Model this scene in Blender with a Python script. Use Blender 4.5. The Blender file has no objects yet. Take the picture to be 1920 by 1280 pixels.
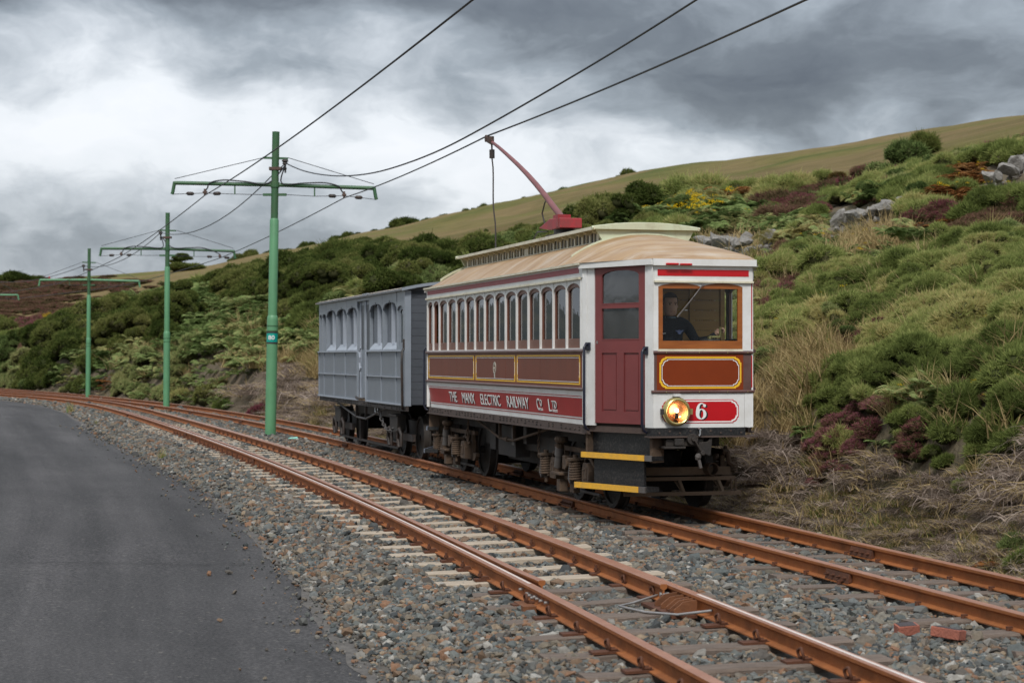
import bpy, math, random
import numpy as np
from mathutils import Vector, Matrix

random.seed(7)
RNG = np.random.default_rng(11)
SC = bpy.context.scene
COL = SC.collection

# ------------------------------------------------------------------ camera
cam_data = bpy.data.cameras.new('camera')
cam_data.sensor_width = 36.0
cam_data.lens = 3599.0 / 1920.0 * 36.0
cam_data.clip_start = 0.2
cam_data.clip_end = 6000.0
cam = bpy.data.objects.new('camera', cam_data)
cam.location = (0.0, 0.0, 1.70)
cam.rotation_euler = (math.radians(90.0) + 0.0083, 0.0, 0.0)
cam_data.dof.use_dof = True
cam_data.dof.focus_distance = 20.8
cam_data.dof.aperture_fstop = 4.0
COL.objects.link(cam)
SC.camera = cam

# ------------------------------------------------------------------ light, sky, exposure
SC.view_settings.view_transform = 'Standard'
SC.view_settings.look = 'None'
SC.view_settings.exposure = 0.82
SC.view_settings.gamma = 1.0
SC.render.engine = 'CYCLES'
SC.cycles.max_bounces = 6
SC.cycles.diffuse_bounces = 3
SC.cycles.glossy_bounces = 3
SC.cycles.transparent_max_bounces = 10
SC.cycles.caustics_reflective = False
SC.cycles.caustics_refractive = False
SC.cycles.use_denoising = True
SUN_EL, SUN_AZ = math.radians(48.0), math.radians(188.0)      # azimuth clockwise from +Y
sun_data = bpy.data.lights.new('sun', 'SUN')
sun_data.energy = 1.5
sun_data.angle = math.radians(14.0)
sun_data.color = (1.0, 0.965, 0.91)
sun = bpy.data.objects.new('sun', sun_data)
sdir = Vector((math.sin(SUN_AZ) * math.cos(SUN_EL), math.cos(SUN_AZ) * math.cos(SUN_EL), math.sin(SUN_EL)))
sun.rotation_euler = (-sdir).to_track_quat('-Z', 'Y').to_euler()
sun.location = sdir * 60
COL.objects.link(sun)

world = bpy.data.worlds.new('World')
SC.world = world
world.use_nodes = True
WN = world.node_tree.nodes; WL = world.node_tree.links
WN.clear()


def wmath(op, a, b=None, c=None, clamp=False):
    n = WN.new('ShaderNodeMath'); n.operation = op; n.use_clamp = clamp
    for i, v in enumerate((a, b, c)):
        if v is None: continue
        if isinstance(v, (int, float)): n.inputs[i].default_value = v
        else: WL.new(v, n.inputs[i])
    return n.outputs[0]


def build_sky():
    out = WN.new('ShaderNodeOutputWorld'); bg = WN.new('ShaderNodeBackground')
    sky = WN.new('ShaderNodeTexSky'); sky.sky_type = 'NISHITA'; sky.sun_disc = False
    sky.sun_elevation = SUN_EL; sky.sun_rotation = SUN_AZ
    sky.air_density = 1.2; sky.dust_density = 2.0
    tc = WN.new('ShaderNodeTexCoord')
    sep = WN.new('ShaderNodeSeparateXYZ'); WL.new(tc.outputs['Generated'], sep.inputs[0])
    dx, dy, dz = sep.outputs
    # layered cloud: noise on a squashed direction vector, warped
    mp = WN.new('ShaderNodeMapping'); mp.inputs['Scale'].default_value = (1.0, 1.0, 2.3)
    WL.new(tc.outputs['Generated'], mp.inputs[0])
    wn = WN.new('ShaderNodeTexNoise'); wn.inputs['Scale'].default_value = 9.0; wn.inputs['Detail'].default_value = 5.0
    WL.new(mp.outputs[0], wn.inputs['Vector'])
    warp = WN.new('ShaderNodeVectorMath'); warp.operation = 'MULTIPLY_ADD'
    WL.new(wn.outputs['Color'], warp.inputs[0]); warp.inputs[1].default_value = (0.09, 0.09, 0.06); WL.new(tc.outputs['Generated'], warp.inputs[2])
    warp0 = WN.new('ShaderNodeVectorMath'); warp0.operation = 'SUBTRACT'
    WL.new(warp.outputs[0], warp0.inputs[0]); warp0.inputs[1].default_value = (0.045, 0.045, 0.03)
    ws = WN.new('ShaderNodeSeparateXYZ'); WL.new(warp0.outputs[0], ws.inputs[0])
    mp2 = WN.new('ShaderNodeMapping'); mp2.inputs['Scale'].default_value = (1.0, 1.0, 1.8); mp2.inputs['Location'].default_value = (3.1, 1.7, 0.35)
    WL.new(warp0.outputs[0], mp2.inputs[0])
    n1 = WN.new('ShaderNodeTexNoise'); n1.inputs['Scale'].default_value = 7.5; n1.inputs['Detail'].default_value = 9.0; n1.inputs['Roughness'].default_value = 0.58
    WL.new(mp2.outputs[0], n1.inputs['Vector'])
    n2 = WN.new('ShaderNodeTexNoise'); n2.inputs['Scale'].default_value = 22.0; n2.inputs['Detail'].default_value = 6.0; n2.inputs['Roughness'].default_value = 0.55
    WL.new(mp2.outputs[0], n2.inputs['Vector'])
    # the cloud masses seen over the hill: (x, z of the direction, half widths, amount)
    total = wmath('ADD', wmath('MULTIPLY_ADD', wmath('SUBTRACT', n1.outputs['Fac'], 0.5), 1.0, 0.55), wmath('MULTIPLY', wmath('SUBTRACT', n2.outputs['Fac'], 0.5), 0.50))
    ahead = wmath('SMOOTH_MIN', wmath('MULTIPLY', wmath('MAXIMUM', wmath('SUBTRACT', dy, 0.75), 0.0), 8.0), 1.0, 0.2)
    acc = None
    for (gx, gz, sx, sz, amt) in SKY_MASSES:
        u = wmath('DIVIDE', wmath('SUBTRACT', ws.outputs[0], gx), sx)
        v = wmath('DIVIDE', wmath('SUBTRACT', ws.outputs[2], gz), sz)
        r2 = wmath('ADD', wmath('MULTIPLY', u, u), wmath('MULTIPLY', v, v))
        g = wmath('MULTIPLY', wmath('EXPONENT', wmath('MULTIPLY', r2, -1.0)), amt)
        acc = g if acc is None else wmath('ADD', acc, g)
    total = wmath('ADD', total, wmath('MULTIPLY', acc, ahead))
    ramp = WN.new('ShaderNodeValToRGB'); WL.new(total, ramp.inputs[0])
    el = ramp.color_ramp.elements
    el[0].position = 0.0; el[0].color = (0.085, 0.096, 0.12, 1)
    el[1].position = 1.0; el[1].color = (0.74, 0.76, 0.80, 1)
    for p, c in ((0.22, (0.135, 0.152, 0.178)), (0.45, (0.265, 0.298, 0.338)), (0.65, (0.475, 0.51, 0.555)), (0.82, (0.68, 0.71, 0.75))):
        e = el.new(p); e.color = c + (1,)
    # thin veil of blue sky light behind the cloud
    mix = WN.new('ShaderNodeMix'); mix.data_type = 'RGBA'; mix.inputs['Factor'].default_value = 0.06
    scl = WN.new('ShaderNodeMix'); scl.data_type = 'RGBA'; scl.blend_type = 'MULTIPLY'; scl.inputs['Factor'].default_value = 1.0
    # overcast sky brightens from the horizon to overhead
    lum = wmath('MULTIPLY_ADD', wmath('MAXIMUM', dz, 0.0), 6.5, 6.5)
    cmb = WN.new('ShaderNodeCombineXYZ')
    for i in range(3): WL.new(lum, cmb.inputs[i])
    WL.new(ramp.outputs[0], scl.inputs[6]); WL.new(cmb.outputs[0], scl.inputs[7])
    WL.new(scl.outputs[2], mix.inputs[6]); WL.new(sky.outputs[0], mix.inputs[7])
    WL.new(mix.outputs[2], bg.inputs['Color']); bg.inputs['Strength'].default_value = 0.1
    WL.new(bg.outputs[0], out.inputs['Surface'])


SKY_MASSES = (
    (-0.150, 0.116, 0.085, 0.022, 0.30), (-0.235, 0.112, 0.06, 0.028, 0.34), (-0.055, 0.106, 0.06, 0.022, 0.24), (0.000, 0.086, 0.06, 0.028, 0.26), (0.06, 0.088, 0.06, 0.018, 0.16), (-0.21, 0.148, 0.05, 0.012, 0.08), (-0.19, 0.085, 0.07, 0.018, 0.10),
    (-0.130, 0.149, 0.065, 0.012, -0.22), (-0.20, 0.184, 0.14, 0.012, -0.30), (0.00, 0.181, 0.13, 0.018, -0.32), (-0.055, 0.162, 0.06, 0.010, 0.08),
    (0.12, 0.142, 0.09, 0.026, -0.36), (0.21, 0.150, 0.10, 0.030, -0.34), (0.20, 0.116, 0.09, 0.014, -0.12), (-0.22, 0.055, 0.09, 0.012, -0.05), (-0.10, 0.060, 0.07, 0.022, -0.02),
)
build_sky()

# ------------------------------------------------------------------ mesh helpers


class MB:
    """collects faces; build() links them as ONE mesh object"""

    def __init__(self, T=None):
        self.v = []; self.f = []; self.m = []; self.T = T

    def pts(self, P):
        b = len(self.v)
        T = self.T
        for p in P: self.v.append(tuple(T(p)) if T else tuple(p))
        return b

    def face(self, idx, m=0):
        self.f.append(tuple(idx)); self.m.append(m)

    def hexa(self, P, m=0):
        b = self.pts(P)
        for q in ((0, 3, 2, 1), (4, 5, 6, 7), (0, 1, 5, 4), (1, 2, 6, 5), (2, 3, 7, 6), (3, 0, 4, 7)):
            self.face([b + i for i in q], m)
        return self

    def box(self, x0, x1, y0, y1, z0, z1, m=0):
        return self.hexa(((x0, y0, z0), (x1, y0, z0), (x1, y1, z0), (x0, y1, z0), (x0, y0, z1), (x1, y0, z1), (x1, y1, z1), (x0, y1, z1)), m)

    def bar(self, p0, p1, w, h, m=0, up=(0, 0, 1)):
        p0 = Vector(p0); p1 = Vector(p1); d = (p1 - p0).normalized(); u = Vector(up)
        s = d.cross(u)
        if s.length < 1e-4: s = Vector((1, 0, 0))
        s.normalize(); u = s.cross(d)
        a = s * (w / 2); c = u * (h / 2)
        return self.hexa((p0 - a - c, p1 - a - c, p1 + a - c, p0 + a - c, p0 - a + c, p1 - a + c, p1 + a + c, p0 + a + c), m)

    def tube(self, P, r, n=8, m=0, closed=False, caps=True):
        P = [Vector(p) for p in P]; k = len(P); rings = []
        R = r if hasattr(r, '__len__') else [r] * k
        ref = None
        for i, p in enumerate(P):
            if closed: d = P[(i + 1) % k] - P[i - 1]
            else: d = P[min(i + 1, k - 1)] - P[max(i - 1, 0)]
            if d.length < 1e-9: d = Vector((0, 0, 1))
            d.normalize()
            if ref is None or abs(ref.dot(d)) > 0.99:
                ref = Vector((0, 0, 1)) if abs(d.z) < 0.9 else Vector((1, 0, 0))
            s = d.cross(ref).normalized(); u = s.cross(d); ref = u
            rings.append(self.pts([p + (s * math.cos(t) + u * math.sin(t)) * R[i] for t in [2 * math.pi * j / n for j in range(n)]]))
        for i in range(k if closed else k - 1):
            a, b = rings[i], rings[(i + 1) % k]
            for j in range(n): self.face((a + j, a + (j + 1) % n, b + (j + 1) % n, b + j), m)
        if caps and not closed:
            self.face([rings[0] + j for j in range(n)][::-1], m); self.face([rings[-1] + j for j in range(n)], m)
        return self

    def cyl(self, p0, p1, r0, r1=None, n=16, m=0):
        return self.tube([p0, p1], [r0, r0 if r1 is None else r1], n, m)

    def lathe(self, prof, c, axis, n=24, m=0):
        """prof: (radius, offset along axis)"""
        ax = Vector(axis).normalized(); ref = Vector((0, 0, 1)) if abs(ax.z) < 0.9 else Vector((1, 0, 0))
        s = ax.cross(ref).normalized(); u = s.cross(ax); c = Vector(c); rings = []
        for r, o in prof:
            rings.append(self.pts([c + ax * o + (s * math.cos(2 * math.pi * j / n) + u * math.sin(2 * math.pi * j / n)) * r for j in range(n)]))
        for a, b in zip(rings[:-1], rings[1:]):
            for j in range(n): self.face((a + j, a + (j + 1) % n, b + (j + 1) % n, b + j), m)
        return self

    def prism(self, poly, fn, d0, d1, m=0, m_side=None):
        """poly of (u,v); fn(u,v,d) -> point; solid between depths d0 and d1"""
        n = len(poly)
        a = self.pts([fn(u, v, d0) for u, v in poly]); b = self.pts([fn(u, v, d1) for u, v in poly])
        self.face([a + i for i in range(n)][::-1], m); self.face([b + i for i in range(n)], m)
        for i in range(n): self.face((a + i, a + (i + 1) % n, b + (i + 1) % n, b + i), m if m_side is None else m_side)
        return self

    def ring(self, outer, inner, fn, d0, d1, m=0):
        """frame between two polygons of equal point count"""
        n = len(outer)
        o0 = self.pts([fn(u, v, d0) for u, v in outer]); i0 = self.pts([fn(u, v, d0) for u, v in inner])
        o1 = self.pts([fn(u, v, d1) for u, v in outer]); i1 = self.pts([fn(u, v, d1) for u, v in inner])
        for k in range(n):
            j = (k + 1) % n
            self.face((o1 + k, o1 + j, i1 + j, i1 + k), m); self.face((o0 + k, i0 + k, i0 + j, o0 + j), m)
            self.face((o0 + k, o0 + j, o1 + j, o1 + k), m); self.face((i0 + k, i1 + k, i1 + j, i0 + j), m)
        return self

    def grid(self, P, m=0):
        """P: rows of equal-length point lists"""
        b = [self.pts(r) for r in P]; w = len(P[0])
        for i in range(len(P) - 1):
            for j in range(w - 1): self.face((b[i] + j, b[i] + j + 1, b[i + 1] + j + 1, b[i + 1] + j), m)
        return self

    def mesh(self, name, mats, smooth=None):
        me = bpy.data.meshes.new(name)
        me.from_pydata(self.v, [], self.f)
        for mm in (mats if isinstance(mats, (list, tuple)) else [mats]): me.materials.append(mm)
        if any(self.m): me.polygons.foreach_set('material_index', self.m)
        if smooth is not None:
            me.polygons.foreach_set('use_smooth', [True] * len(me.polygons))
            me.set_sharp_from_angle(angle=math.radians(smooth))
        me.update()
        return me

    def build(self, name, mats, parent=None, smooth=None, bevel=0.0):
        o = link(name, self.mesh(name, mats, smooth), parent)
        if bevel:
            b = o.modifiers.new('bevel', 'BEVEL'); b.width = bevel; b.segments = 2; b.limit_method = 'ANGLE'
        return o


def link(name, data, parent=None):
    o = bpy.data.objects.new(name, data); COL.objects.link(o)
    if parent is not None: o.parent = parent
    return o


def tag(o, label=None, cat=None, group=None, kind=None):
    if label: o['label'] = label
    if cat: o['category'] = cat
    if group: o['group'] = group
    if kind: o['kind'] = kind
    return o


def thing(name, label, cat, loc=(0, 0, 0), rotz=0.0, group=None):
    o = link(name, None); o.location = loc; o.rotation_euler = (0, 0, rotz); o.empty_display_size = 0.3
    return tag(o, label, cat, group)


def copy_tree(o, parent=None):
    c = o.copy(); COL.objects.link(c); c.parent = parent
    for ch in list(o.children): copy_tree(ch, c)
    return c


def text_mesh(s, h, m, parent, name, mat4, depth=0.003, width=None, bold=0.0, align='LEFT'):
    cu = bpy.data.curves.new('text', 'FONT'); cu.body = s; cu.size = 1.0; cu.extrude = 0.5; cu.offset = bold; cu.align_x = align
    cu.resolution_u = 3
    to = bpy.data.objects.new('text', cu); COL.objects.link(to)
    dg = bpy.context.evaluated_depsgraph_get(); dg.update()
    me = bpy.data.meshes.new_from_object(to.evaluated_get(dg))
    bpy.data.objects.remove(to)
    co = np.empty(len(me.vertices) * 3); me.vertices.foreach_get('co', co); co = co.reshape(-1, 3)
    mn, mx = co.min(0), co.max(0)
    sy = h / (mx[1] - mn[1]); sx = sy if width is None else width / (mx[0] - mn[0])
    x0 = mn[0] if align == 'LEFT' else (mn[0] + mx[0]) / 2
    co = np.stack([(co[:, 0] - x0) * sx, (co[:, 1] - mn[1]) * sy, co[:, 2] * depth], 1)
    me.vertices.foreach_set('co', co.ravel()); me.materials.clear(); me.materials.append(m); me.update()
    o = link(name, me, parent); o.matrix_local = mat4
    return o


# ------------------------------------------------------------------ materials


def nodes_of(name):
    m = bpy.data.materials.new(name); m.use_nodes = True
    return m, m.node_tree.nodes, m.node_tree.links


def paint(name, col, rough=0.5, col2=None, scale=6.0, amt=0.5, metal=0.0, bump=0.0, bscale=60.0, stretch=(1, 1, 1), spec=0.5, lo=0.35, hi=0.7, coord='Object', dirt=None, dscale=2.0, damt=0.0, coat=0.0):
    """procedural paint: base colour, a worn/dirty second colour in noise patches, fine relief"""
    m, N, L = nodes_of(name)
    b = N['Principled BSDF']
    b.inputs['Roughness'].default_value = rough; b.inputs['Metallic'].default_value = metal
    b.inputs['Specular IOR Level'].default_value = spec; b.inputs['Coat Weight'].default_value = coat
    tc = N.new('ShaderNodeTexCoord'); mp = N.new('ShaderNodeMapping'); mp.inputs['Scale'].default_value = stretch
    L.new(tc.outputs[coord], mp.inputs[0])
    c2 = col2 or tuple(c * 0.6 for c in col)
    n = N.new('ShaderNodeTexNoise'); n.inputs['Scale'].default_value = scale; n.inputs['Detail'].default_value = 8; n.inputs['Roughness'].default_value = 0.65
    L.new(mp.outputs[0], n.inputs['Vector'])
    mr = N.new('ShaderNodeMapRange'); mr.inputs[1].default_value = lo; mr.inputs[2].default_value = hi; mr.inputs[4].default_value = amt
    L.new(n.outputs['Fac'], mr.inputs[0])
    mx = N.new('ShaderNodeMix'); mx.data_type = 'RGBA'
    mx.inputs[6].default_value = tuple(col) + (1,); mx.inputs[7].default_value = tuple(c2) + (1,)
    L.new(mr.outputs[0], mx.inputs['Factor'])
    last = mx.outputs[2]
    if damt > 0:
        n3 = N.new('ShaderNodeTexNoise'); n3.inputs['Scale'].default_value = dscale; n3.inputs['Detail'].default_value = 10; n3.inputs['Roughness'].default_value = 0.7
        L.new(mp.outputs[0], n3.inputs['Vector'])
        m3 = N.new('ShaderNodeMapRange'); m3.inputs[1].default_value = 0.48; m3.inputs[2].default_value = 0.72; m3.inputs[4].default_value = damt
        L.new(n3.outputs['Fac'], m3.inputs[0])
        x3 = N.new('ShaderNodeMix'); x3.data_type = 'RGBA'; L.new(m3.outputs[0], x3.inputs['Factor']); L.new(last, x3.inputs[6]); x3.inputs[7].default_value = tuple(dirt) + (1,)
        last = x3.outputs[2]
    L.new(last, b.inputs['Base Color'])
    if bump > 0:
        nb = N.new('ShaderNodeTexNoise'); nb.inputs['Scale'].default_value = bscale; nb.inputs['Detail'].default_value = 6
        L.new(mp.outputs[0], nb.inputs['Vector'])
        bp = N.new('ShaderNodeBump'); bp.inputs['Strength'].default_value = bump; bp.inputs['Distance'].default_value = 0.02
        L.new(nb.outputs['Fac'], bp.inputs['Height']); L.new(bp.outputs[0], b.inputs['Normal'])
    return m


def emit(name, col, s):
    m, N, L = nodes_of(name); N.remove(N['Principled BSDF'])
    e = N.new('ShaderNodeEmission'); e.inputs[0].default_value = tuple(col) + (1,); e.inputs[1].default_value = s
    L.new(e.outputs[0], N['Material Output'].inputs[0]); return m


def glass(name, tint=(0.75, 0.82, 0.8), ior=1.6, rough=0.01, dirt=0.06):
    m, N, L = nodes_of(name); N.remove(N['Principled BSDF'])
    tr = N.new('ShaderNodeBsdfTransparent'); tr.inputs[0].default_value = tuple(tint) + (1,)
    gl = N.new('ShaderNodeBsdfGlossy'); gl.inputs['Roughness'].default_value = rough; gl.inputs[0].default_value = (0.95, 0.97, 1.0, 1)
    df = N.new('ShaderNodeBsdfDiffuse'); df.inputs[0].default_value = (0.5, 0.5, 0.48, 1)
    fr = N.new('ShaderNodeFresnel'); fr.inputs[0].default_value = ior
    mx = N.new('ShaderNodeMixShader'); m2 = N.new('ShaderNodeMixShader')
    tc = N.new('ShaderNodeTexCoord'); n = N.new('ShaderNodeTexNoise'); n.inputs['Scale'].default_value = 3.0; n.inputs['Detail'].default_value = 5
    L.new(tc.outputs['Object'], n.inputs['Vector'])
    mul = N.new('ShaderNodeMath'); mul.operation = 'MULTIPLY'; mul.inputs[1].default_value = dirt * 2; L.new(n.outputs['Fac'], mul.inputs[0])
    L.new(mul.outputs[0], m2.inputs[0]); L.new(tr.outputs[0], m2.inputs[1]); L.new(df.outputs[0], m2.inputs[2])
    L.new(fr.outputs[0], mx.inputs[0]); L.new(m2.outputs[0], mx.inputs[1]); L.new(gl.outputs[0], mx.inputs[2])
    # slightly uneven old glass
    nb = N.new('ShaderNodeTexNoise'); nb.inputs['Scale'].default_value = 5.0; L.new(tc.outputs['Object'], nb.inputs['Vector'])
    bp = N.new('ShaderNodeBump'); bp.inputs['Strength'].default_value = 0.05; bp.inputs['Distance'].default_value = 0.02
    L.new(nb.outputs['Fac'], bp.inputs['Height']); L.new(bp.outputs[0], gl.inputs['Normal'])
    L.new(mx.outputs[0], N['Material Output'].inputs[0]); return m


def leafy(name, stops, trans=0.25, noise=(0.25, 0.5), patch=0.5, gain=1.0):
    """foliage: colour by a per-plant random plus large and small noise over the slope"""
    m, N, L = nodes_of(name); N.remove(N['Principled BSDF'])
    geo = N.new('ShaderNodeNewGeometry'); oi = N.new('ShaderNodeObjectInfo')
    n = N.new('ShaderNodeTexNoise'); n.inputs['Scale'].default_value = noise[0]; n.inputs['Detail'].default_value = 3; L.new(geo.outputs['Position'], n.inputs['Vector'])
    n2 = N.new('ShaderNodeTexNoise'); n2.inputs['Scale'].default_value = noise[1] * 18; n2.inputs['Detail'].default_value = 2; L.new(geo.outputs['Position'], n2.inputs['Vector'])

    def mth(op, a, b):
        q = N.new('ShaderNodeMath'); q.operation = op
        for i, v in enumerate((a, b)):
            if isinstance(v, (int, float)): q.inputs[i].default_value = v
            else: L.new(v, q.inputs[i])
        return q.outputs[0]
    rnd = geo.outputs['Random Per Island']
    f = mth('ADD', mth('MULTIPLY', mth('SUBTRACT', n.outputs['Fac'], 0.5), 2.2 * patch), mth('MULTIPLY', oi.outputs['Random'], 0.42))
    f = mth('ADD', f, mth('MULTIPLY', mth('SUBTRACT', n2.outputs['Fac'], 0.5), 0.5))
    f = mth('ADD', f, mth('MULTIPLY', rnd, 0.52))
    ta = N.new('ShaderNodeAttribute'); ta.attribute_type = 'INSTANCER'; ta.attribute_name = 'tint'
    f = mth('ADD', f, ta.outputs['Fac'])
    f = mth('ADD', f, 0.04)
    rp = N.new('ShaderNodeValToRGB'); L.new(f, rp.inputs[0])
    stops = [(q, tuple(min(0.8, v * gain) for v in c)) for q, c in stops]
    el = rp.color_ramp.elements
    el[0].position, el[0].color = stops[0][0], tuple(stops[0][1]) + (1,)
    el[1].position, el[1].color = stops[-1][0], tuple(stops[-1][1]) + (1,)
    for p, c in stops[1:-1]:
        e = el.new(p); e.color = tuple(c) + (1,)
    d = N.new('ShaderNodeBsdfDiffuse'); t = N.new('ShaderNodeBsdfTranslucent'); mx = N.new('ShaderNodeMixShader'); mx.inputs[0].default_value = trans
    L.new(rp.outputs[0], d.inputs[0]); L.new(rp.outputs[0], t.inputs[0])
    L.new(d.outputs[0], mx.inputs[1]); L.new(t.outputs[0], mx.inputs[2])
    L.new(mx.outputs[0], N['Material Output'].inputs[0]); return m


# ------------------------------------------------------------------ scatter of uncountable ground cover


def scatter(name, pts, rot, scl, idx, templates, label, cat, tint=None):
    """one 'stuff' object: template meshes instanced on its points by geometry nodes"""
    me = bpy.data.meshes.new(name); me.vertices.add(len(pts)); me.vertices.foreach_set('co', np.asarray(pts, float).ravel())
    a = me.attributes.new('rot', 'FLOAT_VECTOR', 'POINT'); a.data.foreach_set('vector', np.asarray(rot, float).ravel())
    a = me.attributes.new('scl', 'FLOAT_VECTOR', 'POINT'); a.data.foreach_set('vector', np.asarray(scl, float).ravel())
    a = me.attributes.new('idx', 'INT', 'POINT'); a.data.foreach_set('value', np.asarray(idx, int))
    if tint is not None:
        a = me.attributes.new('tint', 'FLOAT', 'POINT'); a.data.foreach_set('value', np.asarray(tint, float))
    o = link(name, me)
    tcol = bpy.data.collections.new(name + '_kinds')
    for i, t in enumerate(templates):
        to = bpy.data.objects.new('%s_kind_%02d' % (name, i), t); tcol.objects.link(to)
    ng = bpy.data.node_groups.new(name + '_scatter', 'GeometryNodeTree')
    ng.interface.new_socket('Geometry', in_out='INPUT', socket_type='NodeSocketGeometry')
    ng.interface.new_socket('Geometry', in_out='OUTPUT', socket_type='NodeSocketGeometry')
    N = ng.nodes; L = ng.links
    gi = N.new('NodeGroupInput'); go = N.new('NodeGroupOutput')
    ip = N.new('GeometryNodeInstanceOnPoints'); ci = N.new('GeometryNodeCollectionInfo')
    ci.inputs['Collection'].default_value = tcol; ci.inputs['Separate Children'].default_value = True; ci.inputs['Reset Children'].default_value = True

    def attr(n, t):
        q = N.new('GeometryNodeInputNamedAttribute'); q.data_type = t; q.inputs['Name'].default_value = n; return q.outputs['Attribute']
    L.new(gi.outputs[0], ip.inputs['Points']); L.new(ci.outputs[0], ip.inputs['Instance'])
    ip.inputs['Pick Instance'].default_value = True
    L.new(attr('idx', 'INT'), ip.inputs['Instance Index']); L.new(attr('rot', 'FLOAT_VECTOR'), ip.inputs['Rotation']); L.new(attr('scl', 'FLOAT_VECTOR'), ip.inputs['Scale'])
    L.new(ip.outputs[0], go.inputs[0])
    md = o.modifiers.new('scatter', 'NODES'); md.node_group = ng
    tag(o, label, cat, kind='stuff')
    return o


def np_mesh(name, V, F, mats, fm=None, smooth=False):
    me = bpy.data.meshes.new(name)
    V = np.asarray(V, float); F = np.asarray(F, int); k = F.shape[1]
    me.vertices.add(len(V)); me.vertices.foreach_set('co', V.ravel())
    me.loops.add(F.size); me.loops.foreach_set('vertex_index', F.ravel())
    me.polygons.add(len(F)); me.polygons.foreach_set('loop_start', np.arange(0, F.size, k)); me.polygons.foreach_set('loop_total', np.full(len(F), k))
    for q in (mats if isinstance(mats, (list, tuple)) else [mats]): me.materials.append(q)
    if fm is not None: me.polygons.foreach_set('material_index', np.asarray(fm, int))
    if smooth: me.polygons.foreach_set('use_smooth', np.ones(len(F), bool))
    me.update(calc_edges=True)
    return me
# ------------------------------------------------------------------ alignment of road, tracks and hill
F_PX, HOR, CAM_H = 3599.0, 670.0, 1.70
NEAR_C = np.array([-7.57944282649784e-09, 1.2640107135776541e-06, -6.833734408409746e-05, 0.00032253390069729063, -0.20212506381425094, 3.6407186254150314])
FAR_C = np.array([1.917235631197663e-09, -4.23753635314631e-07, 2.0733140179885884e-05, -0.000633455178668012, -0.24072159386306355, 7.0489886143620915])


def ccurve(c, hi):
    d = np.polyder(c)
    lo = 6.0

    def x(y):
        y = np.asarray(y, float); q = np.clip(y, lo, hi)
        return np.polyval(c, q) + np.polyval(d, q) * (y - q)

    def sl(y):
        return np.polyval(d, np.clip(np.asarray(y, float), lo, hi))
    return x, sl


near_x, near_s = ccurve(NEAR_C, 87.0)
far_x, far_s = ccurve(FAR_C, 103.0)
EDGE = np.array([(0.1, 2.0), (-0.15, 6.0), (-0.76, 11.82), (-1.19, 13.74), (-1.74, 16.53), (-2.77, 21.28), (-4.18, 27.12), (-6.315, 34.45), (-9.715, 46.02), (-14.6, 63.0), (-17.4, 71.2), (-20.9, 79.0), (-25.5, 87.0), (-34.0, 100.0), (-44.0, 114.0)])


def edge_x(y):
    return np.interp(y, EDGE[:, 1], EDGE[:, 0])


def road_z(y):
    return -0.30 + 0.22 * np.clip((np.asarray(y, float) - 15.0) / 60.0, 0, 1)


class Line:
    """arc-length table along a track centre line"""

    def __init__(self, fx, y0=1.0, y1=116.0):
        self.fx = fx; self.y = np.linspace(y0, y1, 2400); self.x = fx(self.y)
        self.s = np.concatenate([[0], np.cumsum(np.hypot(np.diff(self.x), np.diff(self.y)))])

    def at(self, s, lat=0.0):
        y = np.interp(s, self.s, self.y); e = 0.05
        dx = (self.fx(y + e) - self.fx(y - e)) / (2 * e); n = math.sqrt(1 + dx * dx)
        t = (dx / n, 1 / n)                       # tangent, away from the camera
        return (float(self.fx(y)) + t[1] * lat, float(y) - t[0] * lat, t)

    def s_of(self, y):
        return float(np.interp(y, self.y, self.s))


NEAR, FAR = Line(near_x), Line(far_x)
CANT = 0.025

# ------------------------------------------------------------------ materials of the ground
M = {}
M['earth'] = paint('earth', (0.10, 0.085, 0.055), 0.95, (0.05, 0.05, 0.03), 1.5, 0.9, bump=0.6, bscale=9)
M['field'] = paint('field', (0.10, 0.115, 0.04), 0.95, (0.17, 0.14, 0.06), 0.02, 0.9, bump=0.3, bscale=2)


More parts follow.
